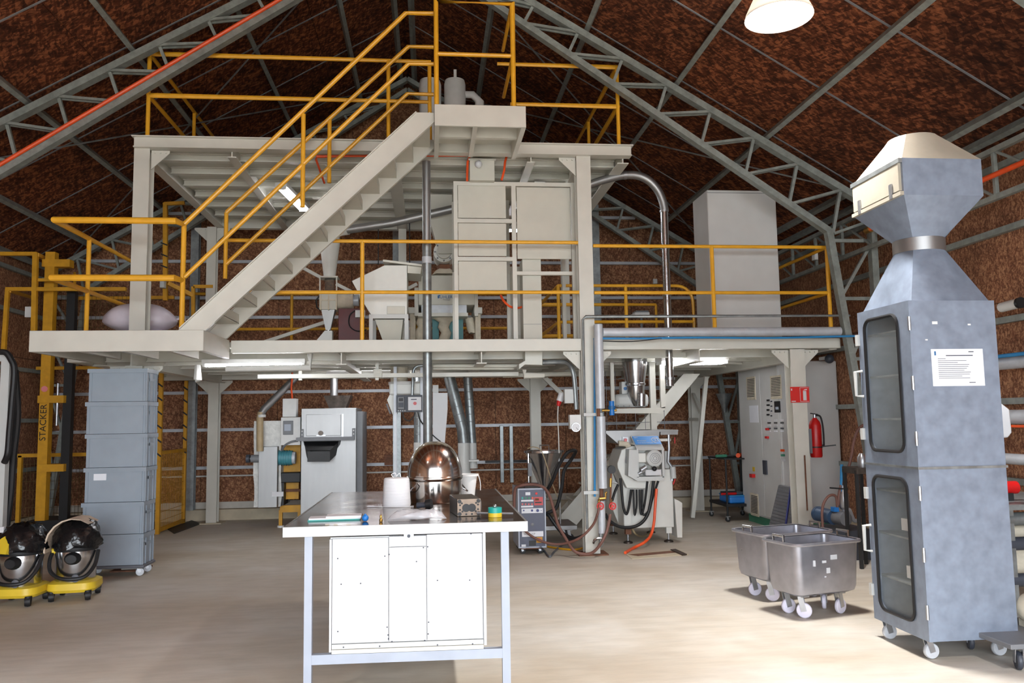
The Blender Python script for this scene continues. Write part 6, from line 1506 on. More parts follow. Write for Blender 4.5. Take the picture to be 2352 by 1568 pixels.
# ------------------------------------------------------------------ steel tote bins
def tote(label, fl, fr, bl, floor_marks, zr=0.57):
    ex = (fr-fl); ex.z = 0; ey = (bl-fl); ey.z = 0; W_, D_ = ex.length, ey.length
    ang = math.atan2(ex.y, ex.x); c = (fr+bl)/2; c.z = 0
    t = thing('steel_tote', label, 'bin', c, ang, group='wheeled steel tote bins')
    zb = 0.17
    def ring(w, d, z, r): return [V(a, b_, z) for a, b_ in rrect(-w/2, w/2, -d/2, d/2, r, 5)]
    w0, d0 = W_-0.05, D_-0.05
    M().loft([ring(w0-0.13, d0-0.13, zb, 0.05), ring(w0-0.05, d0-0.05, zb+0.02, 0.06), ring(w0-0.03, d0-0.03, zb+0.06, 0.06), ring(w0, d0, zr, 0.06), ring(w0-0.012, d0-0.012, zr, 0.055), ring(w0-0.05, d0-0.05, zb+0.06, 0.05), ring(w0-0.15, d0-0.15, zb+0.025, 0.04)]).obj('tub', 'bin_steel', t, True)
    M().loft([ring(w0-0.01, d0-0.01, zr-0.012, 0.06), ring(W_, D_, zr-0.014, 0.08), ring(W_+0.01, D_+0.01, zr-0.002, 0.085), ring(W_, D_, zr+0.008, 0.08), ring(w0+0.0, d0+0.0, zr+0.006, 0.06)], cap=False).obj('rim', 'bin_steel', t, True)
    for s in (-1, 1):
        x_ = s*(W_/2-0.02)
        M().tube([(x_, -0.06, zr), (x_, -0.06, zr+0.05), (x_, 0.06, zr+0.05), (x_, 0.06, zr)], 0.009, 8).obj('handle', 'stainless', t, True)
    for sx in (-1, 1):
        for sy in (-1, 1):
            caster(t, (sx*(W_/2-0.16), sy*(D_/2-0.13), 0), 0.058, 'wheel_white', h=zb+0.0, ang=0.5*sx+0.3*sy, local=True)
    for (u, z, w_, h_, mt) in floor_marks:
        x_ = -W_/2+u*W_; y_ = -d0/2-0.002+(zr-z)*0.03
        M().box(x_, y_-0.002, z, x_+w_, y_+0.012, z+h_).obj('tape_scrap', mt, t, True)
    return t
zr = 0.57
tote('nearer wheeled steel tote bin with white label scraps', G(1824, 1254, zr), G(1984, 1240, zr), G(1745, 1236, zr), [(0.52, .44, .06, .035, 'white'), (.40, .42, .035, .018, 'white'), (.27, .40, .02, .045, 'white'), (.46, .34, .03, .04, 'white'), (.43, .31, .012, .01, 'white')], zr)
zr = 0.56
f_ = G(1742, 1232, zr)
tote('farther wheeled steel tote bin, partly hidden by the nearer one', f_, G(1910, 1219, zr), G(1684, 1214, zr), [], zr)

# ------------------------------------------------------------------ tall vented cabinet
kx0, kx1, ky0, ky1 = 3.095, 3.695, 4.93, 5.56
t = thing('vented_cabinet', 'tall galvanised drying cabinet with two glazed doors and a hood on top', 'cabinet', ((kx0+kx1)/2, (ky0+ky1)/2, 0))
zb, zm, zt = 0.125, 1.20, 2.28
g_ = 0.02
for z0, z1 in ((zb, zm-0.008), (zm+0.008, zt)):
    # five sheet sides, open toward the doors at the left
    M().box(kx0+g_, ky0, z0, kx1, ky0+0.015, z1).obj('side_sheet', 'galv_sheet', t)
    M().box(kx0+g_, ky1-0.015, z0, kx1, ky1, z1).obj('side_sheet', 'galv_sheet', t)
    M().box(kx1-0.015, ky0+0.015, z0, kx1, ky1-0.015, z1).obj('back_sheet', 'galv_sheet', t)
    M().box(kx0+g_, ky0+0.015, z0, kx1-0.015, ky1-0.015, z0+0.015).obj('bottom_sheet', 'galv_sheet', t); M().box(kx0+g_, ky0+0.015, z1-0.015, kx1-0.015, ky1-0.015, z1).obj('top_sheet', 'galv_sheet', t)
    for k in (1, 2, 3): M().box(kx0+0.05, ky0+0.02, z0+(z1-z0)*k/3.6, kx1-0.02, ky1-0.02, z0+(z1-z0)*k/3.6+0.012).obj('shelf', 'galv', t)
    # door with rounded window
    wy0, wy1, wz0, wz1 = ky0+0.13, ky1-0.09, z0+0.09, z1-0.07
    o = [(a, b_) for a, b_ in ((ky0, z0), (ky1, z0), (ky1, z1), (ky0, z1))]
    inn = rrect(wy0, wy1, wz0, wz1, 0.07, 5)
    m = M()
    n = len(inn)
    def outer(p):
        # project a window rim point to the door edge
        cy, cz = (wy0+wy1)/2, (wz0+wz1)/2; dy, dz = p[0]-cy, p[1]-cz
        s = min(((ky1-cy) if dy > 0 else (cy-ky0))/max(abs(dy), 1e-6), ((z1-cz) if dz > 0 else (cz-z0))/max(abs(dz), 1e-6)); return (cy+dy*s, cz+dz*s)
    ou = [outer(p) for p in inn]
    # put corners in
    for cnr in o:
        k = min(range(n), key=lambda i: (ou[i][0]-cnr[0])**2+(ou[i][1]-cnr[1])**2); ou[k] = cnr
    for xx in (kx0, kx0+g_): pass
    R = [[V(kx0+g_, a, b_) for a, b_ in inn], [V(kx0, a, b_) for a, b_ in inn], [V(kx0, a, b_) for a, b_ in ou], [V(kx0+g_, a, b_) for a, b_ in ou], [V(kx0+g_, a, b_) for a, b_ in inn]]
    d = m.loft(R, cap=False).obj('door', 'galv_sheet', t)
    M().tube([V(kx0-0.003, a, b_) for a, b_ in inn+inn[:1]], 0.012, 6).obj('rubber_seal', 'black_rubber', d)
    M().prism([V(kx0+0.008, a, b_) for a, b_ in inn], (0.004, 0, 0)).obj('pane', 'window_glass', d)
    hy = ky1-0.03; hz_ = z0+(z1-z0)*0.52
    M().tube([(kx0, hy, hz_+0.09), (kx0-0.045, hy+0.02, hz_+0.085), (kx0-0.045, hy+0.02, hz_-0.085), (kx0, hy, hz_-0.09)], 0.01, 8).obj('handle', 'light_grey', d)
    for zz in (z0+0.18, z0+(z1-z0)*0.5, z1-0.15): M().cyl((kx0+0.002, ky0+0.002, zz-0.045), (kx0+0.002, ky0+0.002, zz+0.045), 0.01, n=8).obj('hinge', 'silver', d)
    for zz in (z0+0.2, z1-0.2): M().box(kx0-0.02, ky1-0.02, zz-0.04, kx0, ky1+0.012, zz+0.04).obj('catch', 'light_grey', d)
    M().box(kx0-0.0, ky0-0.004, z0, kx0+0.045, ky0, z1).obj('edge_strip', 'galv_sheet', t)
M().box(kx0-0.006, ky0-0.01, zm-0.008, kx1+0.008, ky1+0.01, zm+0.008).obj('joint_band', 'galv', t)
# boxes seen inside
for i, (yy, zz) in enumerate(((ky0+0.3, zb+0.33), (ky0+0.33, zb+0.64))):
    M().box(kx0+0.08, yy-0.05, zz, kx0+0.18, yy+0.03, zz+0.08).obj('sample_box', 'white_matt', label='small white box inside the drying cabinet, %s shelf' % ('lower', 'upper')[i], cat='box')
# notice on the side
nx0, nx1, nz0, nz1 = rect(2141, 801, 2260, 886, ky0-0.004)
ns = thing('paper_notice', 'white printed notice taped to the drying cabinet side', 'notice', ((nx0+nx1)/2, ky0-0.003, nz0))
M().box(nx0, ky0-0.003, nz0, nx1, ky0-0.001, nz1).obj('sheet', 'paper', ns)
w_ = nx1-nx0; h_ = nz1-nz0
M().box(nx0+w_*.28, ky0-0.0042, nz1-h_*.19, nx0+w_*.8, ky0-0.003, nz1-h_*.165).obj('heading', 'ink', ns)
M().box(nx0+w_*.06, ky0-0.0042, nz1-h_*.17, nx0+w_*.09, ky0-0.003, nz1-h_*.06).obj('print_mark', 'logo_blue', ns); M().box(nx0+w_*.72, ky0-0.0042, nz1-h_*.09, nx0+w_*.82, ky0-0.003, nz1-h_*.065).obj('print_mark', 'ink', ns)
for k, L_ in enumerate((.15, .55, .38, .6, .58, .55, .5, .62, .6, .45, .6)):
    z_ = nz1-h_*(.27+.052*k); M().box(nx0+w_*.12, ky0-0.0042, z_, nx0+w_*(.12+L_), ky0-0.003, z_+h_*.012).obj('text_line', 'ink', ns)
M().box(nx0+w_*.7, ky0-0.0042, nz0+h_*.08, nx0+w_*.82, ky0-0.003, nz0+h_*.1).obj('text_line', 'ink', ns)
for (px, py, s) in ((2147, 741, .018), (2226, 745, .01), (2128, 780, .008)): 
    q = A(px, py, ky0-0.002); M().box(q.x-s, ky0-0.003, q.z-s*.5, q.x+s, ky0, q.z+s*.5).obj('glue_mark', 'white_matt', t)
# hood: square to round, collar, round to square, box, pyramid
cx, cy = (kx0+kx1)/2+0.005, (ky0+ky1)/2
def sq(w, d, z, n=6, ccx=cx, ccy=cy):
    pts = []
    for (ax, ay, bx, by) in ((1, -1, 1, 1), (1, 1, -1, 1), (-1, 1, -1, -1), (-1, -1, 1, -1)):
        for k in range(n):
            u = k/n; pts.append(V(ccx+(ax+(bx-ax)*u)*w/2, ccy+(ay+(by-ay)*u)*d/2, z))
    return pts
def ci(r, z, n=6): return [V(cx+r*math.cos(a), cy+r*math.sin(a), z) for a in [2*math.pi*k/(4*n)-math.pi/4 for k in range(4*n)]]
zc0, zc1 = 2.655, 2.745
hd = M().loft([sq(kx1-kx0-0.06, ky1-ky0-0.03, zt), ci(0.165, zc0)]).obj('lower_transition', 'galv_sheet', t, angle=14)
M().loft([ci(0.168, zc0), ci(0.168, zc1)]).obj('collar', 'brushed', t)
bw, bd = 0.56, 0.62
zx0, zx1 = 2.985, 3.235
M().loft([ci(0.165, zc1), sq(bw, bd, zx0)]).obj('upper_transition', 'galv_sheet', t, angle=14)
M().loft([sq(bw, bd, zx0), sq(bw, bd, zx1)]).obj('hood_box', 'galv_sheet', t)
M().loft([sq(bw, bd, zx1), ci(0.16, zx1+0.235)]).obj('hood_top', 'galv_warm_lit', t, angle=14)
M().box(cx-bw/2-0.02, cy-bd/2+0.02, zx0+0.035, cx-bw/2, cy+bd/2-0.02, zx1-0.03).obj('filter_door', 'galv_warm_lit', t)
M().box(cx-bw/2-0.025, cy-bd/2+0.0, zx1-0.03, cx-bw/2, cy+bd/2, zx1).obj('door_rail', 'galv', t); M().box(cx-bw/2-0.025, cy-bd/2+0.0, zx0, cx-bw/2, cy+bd/2, zx0+0.025).obj('door_rail', 'galv_warm_lit', t)
for yy in (cy-0.2, cy+0.2): M().box(cx-bw/2-0.03, yy-0.015, zx0+0.0, cx-bw/2-0.02, yy+0.015, zx0+0.1).obj('clip', 'silver', t)
for (yy, xx) in ((ky0+0.08, kx0+0.06), (ky0+0.08, kx1-0.08), (ky1-0.08, kx0+0.06), (ky1-0.08, kx1-0.08)):
    caster(t, (xx, yy, 0), 0.05, 'galv_light', h=zb)

# ------------------------------------------------------------------ clutter at the right edge
Ylc = 4.75
t = thing('low_dolly', 'low grey platform dolly at the bottom right corner', 'dolly', (4.0, Ylc+0.2, 0))
a = G(2232, 1443, 0.17); 
dz = 0.17; d0 = G(2232, 1446, dz); 
M().box(d0.x, d0.y-0.35, dz-0.03, d0.x+0.9, d0.y+0.25, dz).obj('platform', 'mid_grey', t, bev=0.004)
for xx in (d0.x+0.1, d0.x+0.8):
    for yy in (d0.y-0.27, d0.y+0.17): caster(t, (xx, yy, 0), 0.055, 'dark_grey', h=dz-0.03, ang=1.2)
c = V(d0.x+0.42, d0.y-0.02, dz)
t = thing('cream_pulley', 'cream round pump cover standing on the low dolly', 'pump', c)
M().lathe([(0.03, -0.06), (0.09, -0.05), (0.1, 0), (0.09, 0.03), (0.03, 0.05)], c+V(0, 0, 0.12), 24, (0.25, -1, 0)).obj('cover', 'canvas', t)
M().box(c.x-0.05, c.y-0.06, dz, c.x+0.07, c.y+0.08, dz+0.05).obj('foot', 'canvas', t)
t = BENCH = thing('side_bench', 'grey bench edge with pipes beneath, cut by the right picture edge', 'bench', (4.6, 6.0, 0))
b0 = G(2292, 1155, 0.9)
Y0b = 5.75
q = A(2295, 1160, Y0b)
M().box(q.x, Y0b, q.z-0.04, q.x+0.9, Y0b+1.2, q.z).obj('top', 'galv', t)
for xx in (q.x+0.12, q.x+0.8):
    for yy in (Y0b+0.08, Y0b+1.08): M().box(xx, yy, 0, xx+0.05, yy+0.05, q.z-0.04).obj('leg', 'galv', t)
M().box(q.x+0.17, Y0b+0.3, 0.25, q.x+0.8, Y0b+0.9, q.z-0.2).obj('tank', 'canvas', t, bev=0.02)
for zz, mt in ((0.28, 'dark_grey'), (0.55, 'dark_grey'), (q.z-0.12, 'galv')): M().cyl((q.x+0.05, Y0b+0.12, zz), (q.x+0.95, Y0b+0.12, zz), 0.05, n=14).obj('pipe', mt, t)
# pipes along the right wall
for (py, r_, mt, lb) in ((830, 0.06, 'galv_light', 'silver lagged pipe on the right wall, upper'), (957, 0.065, 'galv_light', 'silver lagged pipe on the right wall, middle'), (1055, 0.05, 'galv_light', 'silver lagged pipe on the right wall, lower')):
    z_ = AX(2345, py, 5.3).z; M().cyl((5.3, 3.0, z_), (5.3, 8.4, z_), r_, n=16).obj('wall_pipe', mt, label=lb, cat='pipe', group='lagged pipes along the right wall')
z_ = AX(2345, 812, 5.2).z; M().cyl((5.22, 3.0, z_), (5.22, 8.4, z_), 0.018).obj('blue_hose', 'pipe_blue', label='blue hose above the upper lagged wall pipe', cat='hose')
z_ = AX(2345, 979, 5.2).z; M().cyl((5.22, 3.0, z_), (5.22, 8.0, z_), 0.012).obj('orange_hose', 'orange', label='orange hose under the middle lagged wall pipe', cat='hose')
a, b_ = AX(2300, 706, 5.25), AX(2340, 696, 5.25)
t = thing('wall_lamp', 'small unlit tubular lamp on the right wall beside the cabinet', 'lamp', a); M().cyl(a, b_, 0.045, n=14).obj('tube', 'pvc_white', t); M().cyl(b_, b_+(b_-a)*0.15, 0.05, n=14).obj('end_cap', 'black_paint', t)
c = A(2313, 965, 5.7)
sp = [V(c.x-0.05+0.14*u*(1 if k else 1), 0, 0) for k, u in ()]
t = thing('white_cover', 'white rounded plastic cover hanging behind the drying cabinet', 'cover', (c.x, 5.75, c.z-0.13))
M().loft([[V(c.x-0.14, 5.72, c.z+0.13), V(c.x-0.02, 5.72, c.z+0.13), V(c.x-0.02, 5.8, c.z+0.13), V(c.x-0.14, 5.8, c.z+0.13)], [V(c.x-0.14, 5.7, c.z+0.08), V(c.x+0.03, 5.7, c.z+0.08), V(c.x+0.03, 5.82, c.z+0.08), V(c.x-0.14, 5.82, c.z+0.08)], [V(c.x-0.14, 5.7, c.z-0.09), V(c.x+0.035, 5.7, c.z-0.09), V(c.x+0.035, 5.82, c.z-0.09), V(c.x-0.14, 5.82, c.z-0.09)], [V(c.x-0.14, 5.72, c.z-0.13), V(c.x+0.015, 5.72, c.z-0.13), V(c.x+0.015, 5.8, c.z-0.13), V(c.x-0.14, 5.8, c.z-0.13)]]).obj('shell', 'white', t, bev=0.01)
M().cyl((c.x-0.05, 5.78, c.z+0.1), (c.x-0.05, 5.83, c.z+0.2), 0.006).obj('hook', 'silver', t)
M().box(c.x-0.08, 5.822, A(2295, 1160, Y0b).z, c.x-0.02, 5.87, c.z+0.3).obj('upright', 'galv', BENCH)
q = A(2330, 1097, 5.9); 
t = thing('red_fitting', 'red pump fitting on the side bench', 'fitting', (q.x, Y0b+0.3, A(2295, 1160, Y0b).z)); zz = A(2295, 1160, Y0b).z
M().cyl((q.x-0.06, Y0b+0.3, zz+0.1), (q.x+0.12, Y0b+0.3, zz+0.1), 0.05, n=16).obj('body', 'red', t); M().box(q.x-0.02, Y0b+0.25, zz, q.x+0.06, Y0b+0.35, zz+0.06).obj('foot', 'black_paint', t)
# ------------------------------------------------------------------ stacked crates on a dolly
Yc0 = 8.87
x0, x1 = -3.575, -2.95
yd = 0.35
levels = [A(275, y, Yc0).z for y in (1299, 1227, 1153, 1073, 996, 922, 846)]
dl = thing('crate_dolly', 'low grey dolly on castors under the crate stack', 'dolly', ((x0+x1)/2, Yc0+yd/2, 0))
M().box(x0-0.01, Yc0-0.01, levels[0]-0.03, x1+0.01, Yc0+yd+0.01, levels[0]).obj('tray', 'rubber_grey', dl, bev=0.01)
for xx in (x0+0.07, x1-0.05):
    for yy in (Yc0+0.06, Yc0+yd-0.06): caster(dl, (xx, yy, 0), 0.042, 'galv_light', h=levels[0]-0.03, ang=0.4)
nm = ['lowest grey crate of the stack, on the dolly', 'second lowest grey crate of the stack', 'third grey crate from the bottom, with a white sticker row above it', 'grey crate with a white sticker, fourth from the bottom', 'fifth grey crate from the bottom of the stack', 'topmost grey crate of the stack']
nm[2] = 'third grey crate from the bottom, right under the one with the sticker'
for i in range(6):
    z0, z1 = levels[i], levels[i+1]; h = z1-z0
    dx = random.uniform(-0.008, 0.008)
    a, b_ = x0+dx+(0.012 if i == 5 else 0), x1+dx-(0.008 if i == 5 else 0)
    t = thing('plastic_crate', nm[i], 'crate', ((a+b_)/2, Yc0+yd/2, z0), group='stacked grey plastic crates')
    y0, y1 = Yc0, Yc0+yd
    w_ = 0.012
    m = M()
    m.box(a+0.015, y0+0.015, z0+0.002, b_-0.015, y0+0.03, z1-0.012).box(a+0.015, y1-0.03, z0+0.002, b_-0.015, y1-0.015, z1-0.012)
    m.box(a+0.015, y0+0.03, z0+0.002, a+0.03, y1-0.03, z1-0.012).box(b_-0.03, y0+0.03, z0+0.002, b_-0.015, y1-0.03, z1-0.012).box(a+0.03, y0+0.03, z0+0.002, b_-0.03, y1-0.03, z0+0.02)
    m.obj('walls', 'crate_grey', t)
    r = M()
    r.box(a, y0, z1-0.045, b_, y0+0.015, z1-0.002).box(a, y1-0.015, z1-0.045, b_, y1, z1-0.002).box(a, y0+0.015, z1-0.045, a+0.015, y1-0.015, z1-0.002).box(b_-0.015, y0+0.015, z1-0.045, b_, y1-0.015, z1-0.002)
    r.obj('rim', 'crate_grey', t)
    for xx in (a+0.035, b_-0.055, b_-0.03): M().box(xx, y0+0.008, z0+0.002, xx+0.012, y0+0.015, z1-0.045).obj('rib', 'crate_grey', t)
    for yy in (y0+0.0, y0+0.09, y1-0.12, y1-0.035): M().box(b_-0.015, yy+0.01, z0+0.002, b_-0.004, yy+0.022, z1-0.045).obj('rib', 'crate_grey', t)
    M().box(b_-0.015, y0+0.1, z1-0.13, b_-0.006, y1-0.1, z1-0.1).obj('grip', 'crate_grey', t)
    if i == 3:
        q = rect(214, 1088, 243, 1103, y0); M().box(q[0], y0+0.011, q[2], q[1], y0+0.015, q[3]).obj('sticker', 'paper', t)

# ------------------------------------------------------------------ two wet vacuum cleaners
def vac(label, c, rz, cloth):
    t = thing('vacuum_cleaner', label, 'vacuum cleaner', c, rz, group='wet and dry vacuum cleaners')
    # base with wheels
    M().loft([[V(a, b_, z) for a, b_ in rrect(-0.205+i_, 0.205-i_, -0.19+i_, 0.19-i_, 0.10, 6)] for z, i_ in ((0.075, 0.015), (0.10, 0.0), (0.155, 0.004), (0.17, 0.03))]).obj('base', 'vac_yellow', t, True)
    for a, b_ in ((-0.15, -0.15), (0.15, -0.15), (-0.15, 0.15), (0.15, 0.15)):
        f = M().cyl((a, b_, 0.05), (a, b_, 0.09), 0.03).obj('caster', 'black_rubber', t, True)
        M().lathe([(0.02, -0.025), (0.04, -0.022), (0.044, 0), (0.04, 0.022), (0.02, 0.025)], V(a, b_, 0.044), 16, (1, 0.3, 0)).obj('wheel', 'black_rubber', f, True)
    M().lathe([(0.165, 0.155), (0.168, 0.16), (0.172, 0.43), (0.17, 0.44)], (0, 0, 0), 40).obj('steel_drum', 'stainless', t, True)
    M().lathe([(0.178, 0.43), (0.182, 0.44), (0.182, 0.465), (0.175, 0.47)], (0, 0, 0), 36).obj('drum_rim', 'black_rubber', t, True)
    # hose inlet
    M().loft([[V(0.02+0.062*math.cos(a)*s_, -0.165-0.03*k_, 0.375+0.05*math.sin(a)*s_) for a in [2*math.pi*j/16 for j in range(16)]] for k_, s_ in ((0, 1.15), (0.6, 1.1), (1.2, 0.9), (1.8, 0.75))]).obj('hose_inlet', 'black_rubber', t, True)
    M().cyl((0.03, -0.222, 0.375), (0.03, -0.214, 0.375), 0.032).obj('inlet_hole', 'black_paint', t, True)
    # handle bow folded down across the front
    pts = [V(-0.185, -0.02, 0.43), V(-0.195, -0.08, 0.36), V(-0.17, -0.14, 0.27), V(-0.08, -0.20, 0.215), V(0.03, -0.215, 0.20), V(0.13, -0.18, 0.215), V(0.185, -0.1, 0.30), V(0.19, -0.02, 0.42)]
    M().tube(smooth(pts, 5), 0.017, 8).obj('carry_bow', 'black_rubber', t, True)
    M().cyl((-0.2, -0.03, 0.425), (-0.175, -0.02, 0.425), 0.028).obj('bow_pivot', 'vac_yellow', t, True)
    M().lathe([(0.035, 0), (0.035, 0.012), (0.02, 0.02)], V(0.05, -0.172, 0.20), 14, (0, -1, 0)).obj('drain_cap', 'rubber_grey', t, True)
    # head under a rumpled cover
    n = 28; rings = []
    for k in range(10):
        u = k/9; z = 0.46+0.24*math.sin(u*math.pi/2); r_ = 0.205*math.cos(u*math.pi/2*0.97)**0.62
        rings.append([V((r_*(1+0.07*math.sin(5*a+k)+0.05*math.sin(11*a+2*k)))*math.cos(a)+0.02*u, (r_*(1+0.06*math.cos(7*a+k)))*math.sin(a), z+0.012*math.sin(4*a+3*k)) for a in [2*math.pi*j/n for j in range(n)]])
    M().loft(rings).obj('black_cover', 'black_bag', t, True, angle=80)
    if cloth == 'beige':
        m = M(); R = []
        for k in range(8):
            a = math.radians(-8+k*19); R.append([V(-0.225*math.cos(a)-0.0, y_, 0.47+0.255*math.sin(a)) for y_ in (-0.17, -0.07, 0.05, 0.15)])
        for k in range(7):
            for j in range(3): m.add([R[k][j], R[k][j+1], R[k+1][j+1], R[k+1][j], R[k][j]*1.0+V(0.012, 0, -0.008), R[k][j+1]+V(0.012, 0, -0.008), R[k+1][j+1]+V(0.012, 0, -0.008), R[k+1][j]+V(0.012, 0, -0.008)], [(0, 1, 2, 3), (7, 6, 5, 4), (0, 4, 5, 1), (1, 5, 6, 2), (2, 6, 7, 3), (3, 7, 4, 0)])
        m.obj('draped_cloth', 'beige_cloth', t, True, angle=80)
    else:
        m = M()
        pts = [V(-0.19, -0.115, 0.455), V(0.0, -0.20, 0.455), V(0.0, -0.155, 0.53), V(-0.05, -0.135, 0.60), V(-0.13, -0.13, 0.55)]
        m.prism(pts, (-0.01, -0.035, 0.006)).obj('yellow_panel', 'vac_yellow', t, True)
        M().box(-0.15, -0.10, 0.63, -0.11, -0.07, 0.68).obj('white_tag', 'white', t, True)
    return t
c = G(172, 1372); vac('vacuum cleaner under a beige cloth and black cover, next to the crates', (c.x, c.y, 0), 0.1, 'beige')
c = G(45, 1385); vac('vacuum cleaner with a yellow panel at the left picture edge', (c.x, c.y, 0), -0.05, 'yellow')

# ------------------------------------------------------------------ yellow stacker lift in its cage
Ys = 11.6
t = thing('stacker_mast', 'yellow stacker mast lettered along its height inside the cage', 'stacker', A(110, 1140, Ys))
xa, xb = A(97, 850, Ys).x-0.02, A(114, 850, Ys).x+0.01
M().box(xa, Ys, 0.3, xb, Ys+0.12, A(115, 578, Ys).z).obj('mast', 'dark_yellow', t)
M().box(xa-0.1, Ys, 0.0, xb+0.5, Ys+0.6, 0.3).obj('base', 'black_paint', t)
x2 = A(152, 850, Ys).x
M().box(x2-0.05, Ys+0.05, 0.3, x2+0.06, Ys+0.15, A(150, 800, Ys).z+0.8).obj('second_mast', 'black_paint', t)
M().cyl((A(131, 940, Ys).x, Ys, A(131, 977, Ys).z), (A(131, 940, Ys).x, Ys, A(131, 880, Ys).z), 0.018).obj('lift_rod', 'silver', t)
for py in (917, 1075): M().pbox(86, py-9, 146, py+8, Ys-0.03, Ys+0.2).obj('carriage', 'dark_yellow', t)
M().pbox(96, 595, 160, 612, Ys-0.01, Ys+0.13).obj('head_beam', 'dark_yellow', t)
M().cyl(A(102, 893, Ys-0.02), A(102, 893, Ys), 0.04, n=16).obj('round_badge', 'red', t)
RV = Matrix.Rotation(math.pi/2, 4, 'Y') @ Matrix.Rotation(math.pi/2, 4, 'X')
RV = RX90 @ Matrix.Rotation(math.pi/2, 4, 'Z')
text('STACKER', 0.118, V((xa+xb)/2, Ys-0.006, A(100, 970, Ys).z), RV, 'black_paint', t)
# cage
t = thing('lift_cage', 'yellow framed mesh cage round the stacker under the deck', 'cage', A(240, 1190, 11.5))
def cbar(p, q, w_=0.05, nm='frame_bar', mt='dark_yellow'): return M().bar(p, q, w_, w_).obj(nm, mt, t)
gx1 = G(372, 1222).x; gy0 = G(372, 1222).y-0.2; gy1 = 13.45
gx0 = A(45, 1100, gy0).x
zt = A(200, 1043, gy0).z
cbar((gx0-0.05, gy0, zt), (gx1, gy0, zt)); cbar((gx0, gy0, 0), (gx0, gy0, zt)); cbar((gx0, gy0, 0.05), (gx1, gy0, 0.05))
cbar((gx1, gy0, 0), (gx1, gy0, 2.3), 0.055, 'tall_post'); cbar((gx1, gy1, 0), (gx1, gy1, 2.3), 0.05, 'tall_post')
cbar((gx1, gy0, zt), (gx1, gy1, zt)); cbar((gx1, gy0, 0.05), (gx1, gy1, 0.05))
zz = 1.15
k = 0
while zz < 2.2:
    for yy in (gy0, gy1): M().bar((gx1-0.032, yy-0.033, zz), (gx1+0.032, yy-0.033, zz-0.05), 0.004, 0.022, (0, 0, 1)).obj('hazard_band', 'black_paint', t)
    zz += 0.2
def mesh_panel(p, ux, uz, nx, nz, mt):
    m = M()
    for i in range(1, nx): m.bar(p+ux*(i/nx), p+ux*(i/nx)+uz, 0.004, 0.004, (0, 1, 0) if abs(ux.x) > abs(ux.y) else (1, 0, 0))
    for i in range(1, nz): m.bar(p+uz*(i/nz), p+uz*(i/nz)+ux, 0.005, 0.005)
    return m.obj('wire_mesh', mt, t, kind='stuff')
mesh_panel(V(gx0, gy0, 0.05), V(gx1-gx0, 0, 0), V(0, 0, zt-0.05), 40, 9, 'mesh_dark')
mesh_panel(V(gx1, gy0, 0.05), V(0, gy1-gy0, 0), V(0, 0, zt-0.05), 28, 9, 'dark_yellow')
cbar((gx0-0.3, gy1-0.2, A(150, 847, gy1).z), (gx1, gy1-0.2, A(150, 847, gy1).z))
xx = A(158, 900, gy1-.3).x; cbar((xx, gy1-0.3, 0.3), (xx, gy1-0.3, 2.6), 0.04)
# upper cage on the deck level
t = thing('lift_cage', 'yellow framed cage of the stacker at deck level, left of the sacks', 'cage', A(100, 800, 11.4))
Yu = 11.4
def U(a, b_, c_, d_, w_=0.05, Y0=Yu, Y1=Yu, nm='frame_bar'): return M().bar(A(a, b_, Y0), A(c_, d_, Y1), w_, w_).obj(nm, 'dark_yellow', t)
U(0, 583, 85, 583); U(82, 580, 78, 760, 0.06); U(14, 664, 290, 664); U(18, 664, 8, 810, 0.05); U(85, 585, 110, 597, Y1=11.9); U(22, 668, 80, 685, 0.04, Y1=12.5); U(88, 643, 130, 643, 0.04)
U(172, 625, 170, 760, 0.03, 12.6, 12.6); U(170, 685, 400, 683, 0.05, 12.8, 12.8)
U(380, 466, 380, 690, 0.06, 12.6, 12.6, 'tall_post'); U(378, 468, 424, 466, 0.05, 12.6, 12.6); U(445, 658, 490, 658, 0.05, 12.8, 12.8); U(444, 658, 444, 760, 0.05, 12.8, 12.8); U(385, 650, 442, 678, 0.06, 12.6, 12.8)
for k in range(3):
    q = A(377, 560+26*k, 12.55); M().bar(q+V(-0.05, 0, 0.02), q+V(0.05, 0, -0.02), 0.004, 0.02).obj('hazard_band', 'black_paint', t)
m = M()
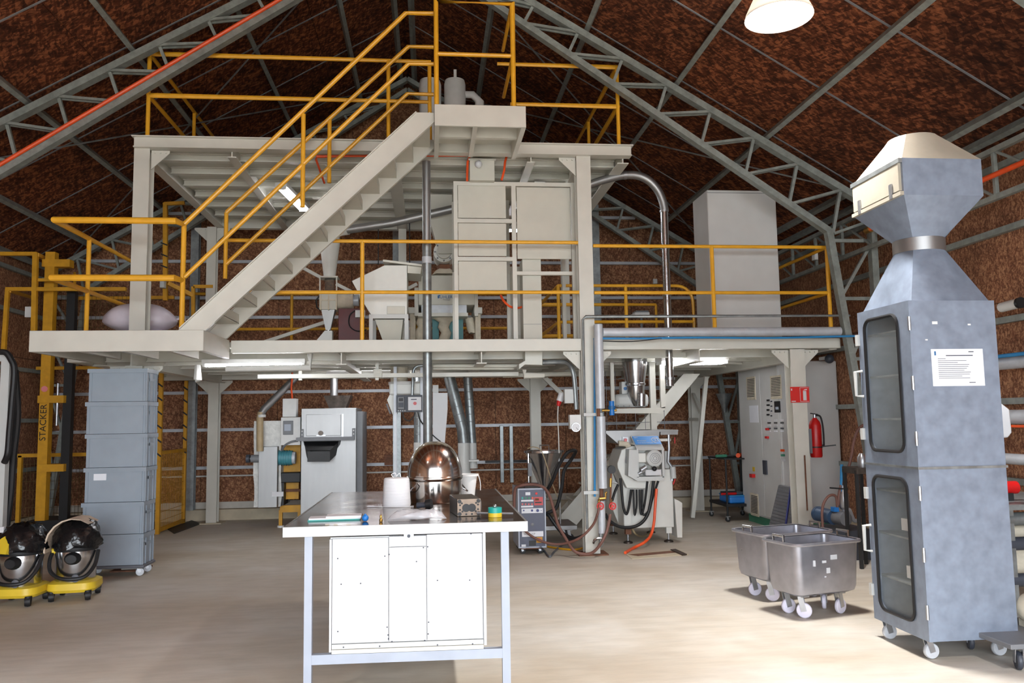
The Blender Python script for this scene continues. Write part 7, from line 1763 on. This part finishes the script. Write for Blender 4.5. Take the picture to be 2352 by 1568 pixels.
for k in range(22):
    q = A(90+10*k, 720, 12.2); m.bar((q.x, 12.2, A(200, 758, 12.2).z), (q.x, 12.2, A(200, 668, 12.2).z), 0.004, 0.004)
for k in range(5): m.bar((A(90, 700, 12.2).x, 12.2, A(200, 680+18*k, 12.2).z), (A(300, 700, 12.2).x, 12.2, A(200, 680+18*k, 12.2).z), 0.005, 0.005)
m.obj('wire_mesh', 'mesh_dark', t, kind='stuff')
M().pbox(57, 704, 72, 728, 11.8, 11.85).obj('white_sign', 'white_matt', t)
M().pbox(367, 640, 377, 660, 12.4, 12.5).obj('limit_switch', 'light_grey', t)
# white post and hanging black hose at the picture's left edge
p = A(12, 1000, 8.6)
t = thing('white_post', 'white post at the left picture edge', 'post', (p.x, 8.6, 0))
M().box(p.x-0.045, 8.55, 0, p.x+0.035, 8.63, A(12, 825, 8.6).z).obj('post', 'light_grey', t); M().box(p.x-0.08, 8.5, 0, p.x+0.07, 8.68, 0.012).obj('foot_plate', 'light_grey', t)
M().prism([A(-20, 812, 8.6), A(10, 813, 8.6), A(28, 822, 8.6), A(10, 830, 8.6), A(-20, 828, 8.6)], (0, 0.06, 0)).obj('bracket', 'light_grey', t)
M().tube(smooth([A(0, 808, 8.5), A(14, 810, 8.5), A(25, 825, 8.5), A(33, 850, 8.5), A(28, 920, 8.5), A(22, 990, 8.5), A(18, 1040, 8.5), A(10, 1062, 8.45)], 5), 0.03, 10).obj('black_hose', 'black_rubber', label='black hose hanging down the white post at the left edge', cat='hose')
M().tube(smooth([A(34, 850, 8.7), A(40, 950, 8.7), A(30, 1050, 8.7), A(24, 1130, 8.7), A(16, 1195, 8.7), V(A(10, 1195, 8.7).x, 8.7, 0.03)], 5), 0.035, 10).obj('black_duct', 'black_rubber', label='thick black duct drooping to the floor behind the left vacuum cleaner', cat='duct')
# black mat on the floor by the cage
q = [G(385, 1216), G(440, 1196), G(462, 1203), G(400, 1226)]
M().prism([V(p.x, p.y, 0.0) for p in q], (0, 0, 0.012)).obj('rubber_mat', 'black_rubber', label='black rubber mat on the floor beside the yellow cage', cat='mat')
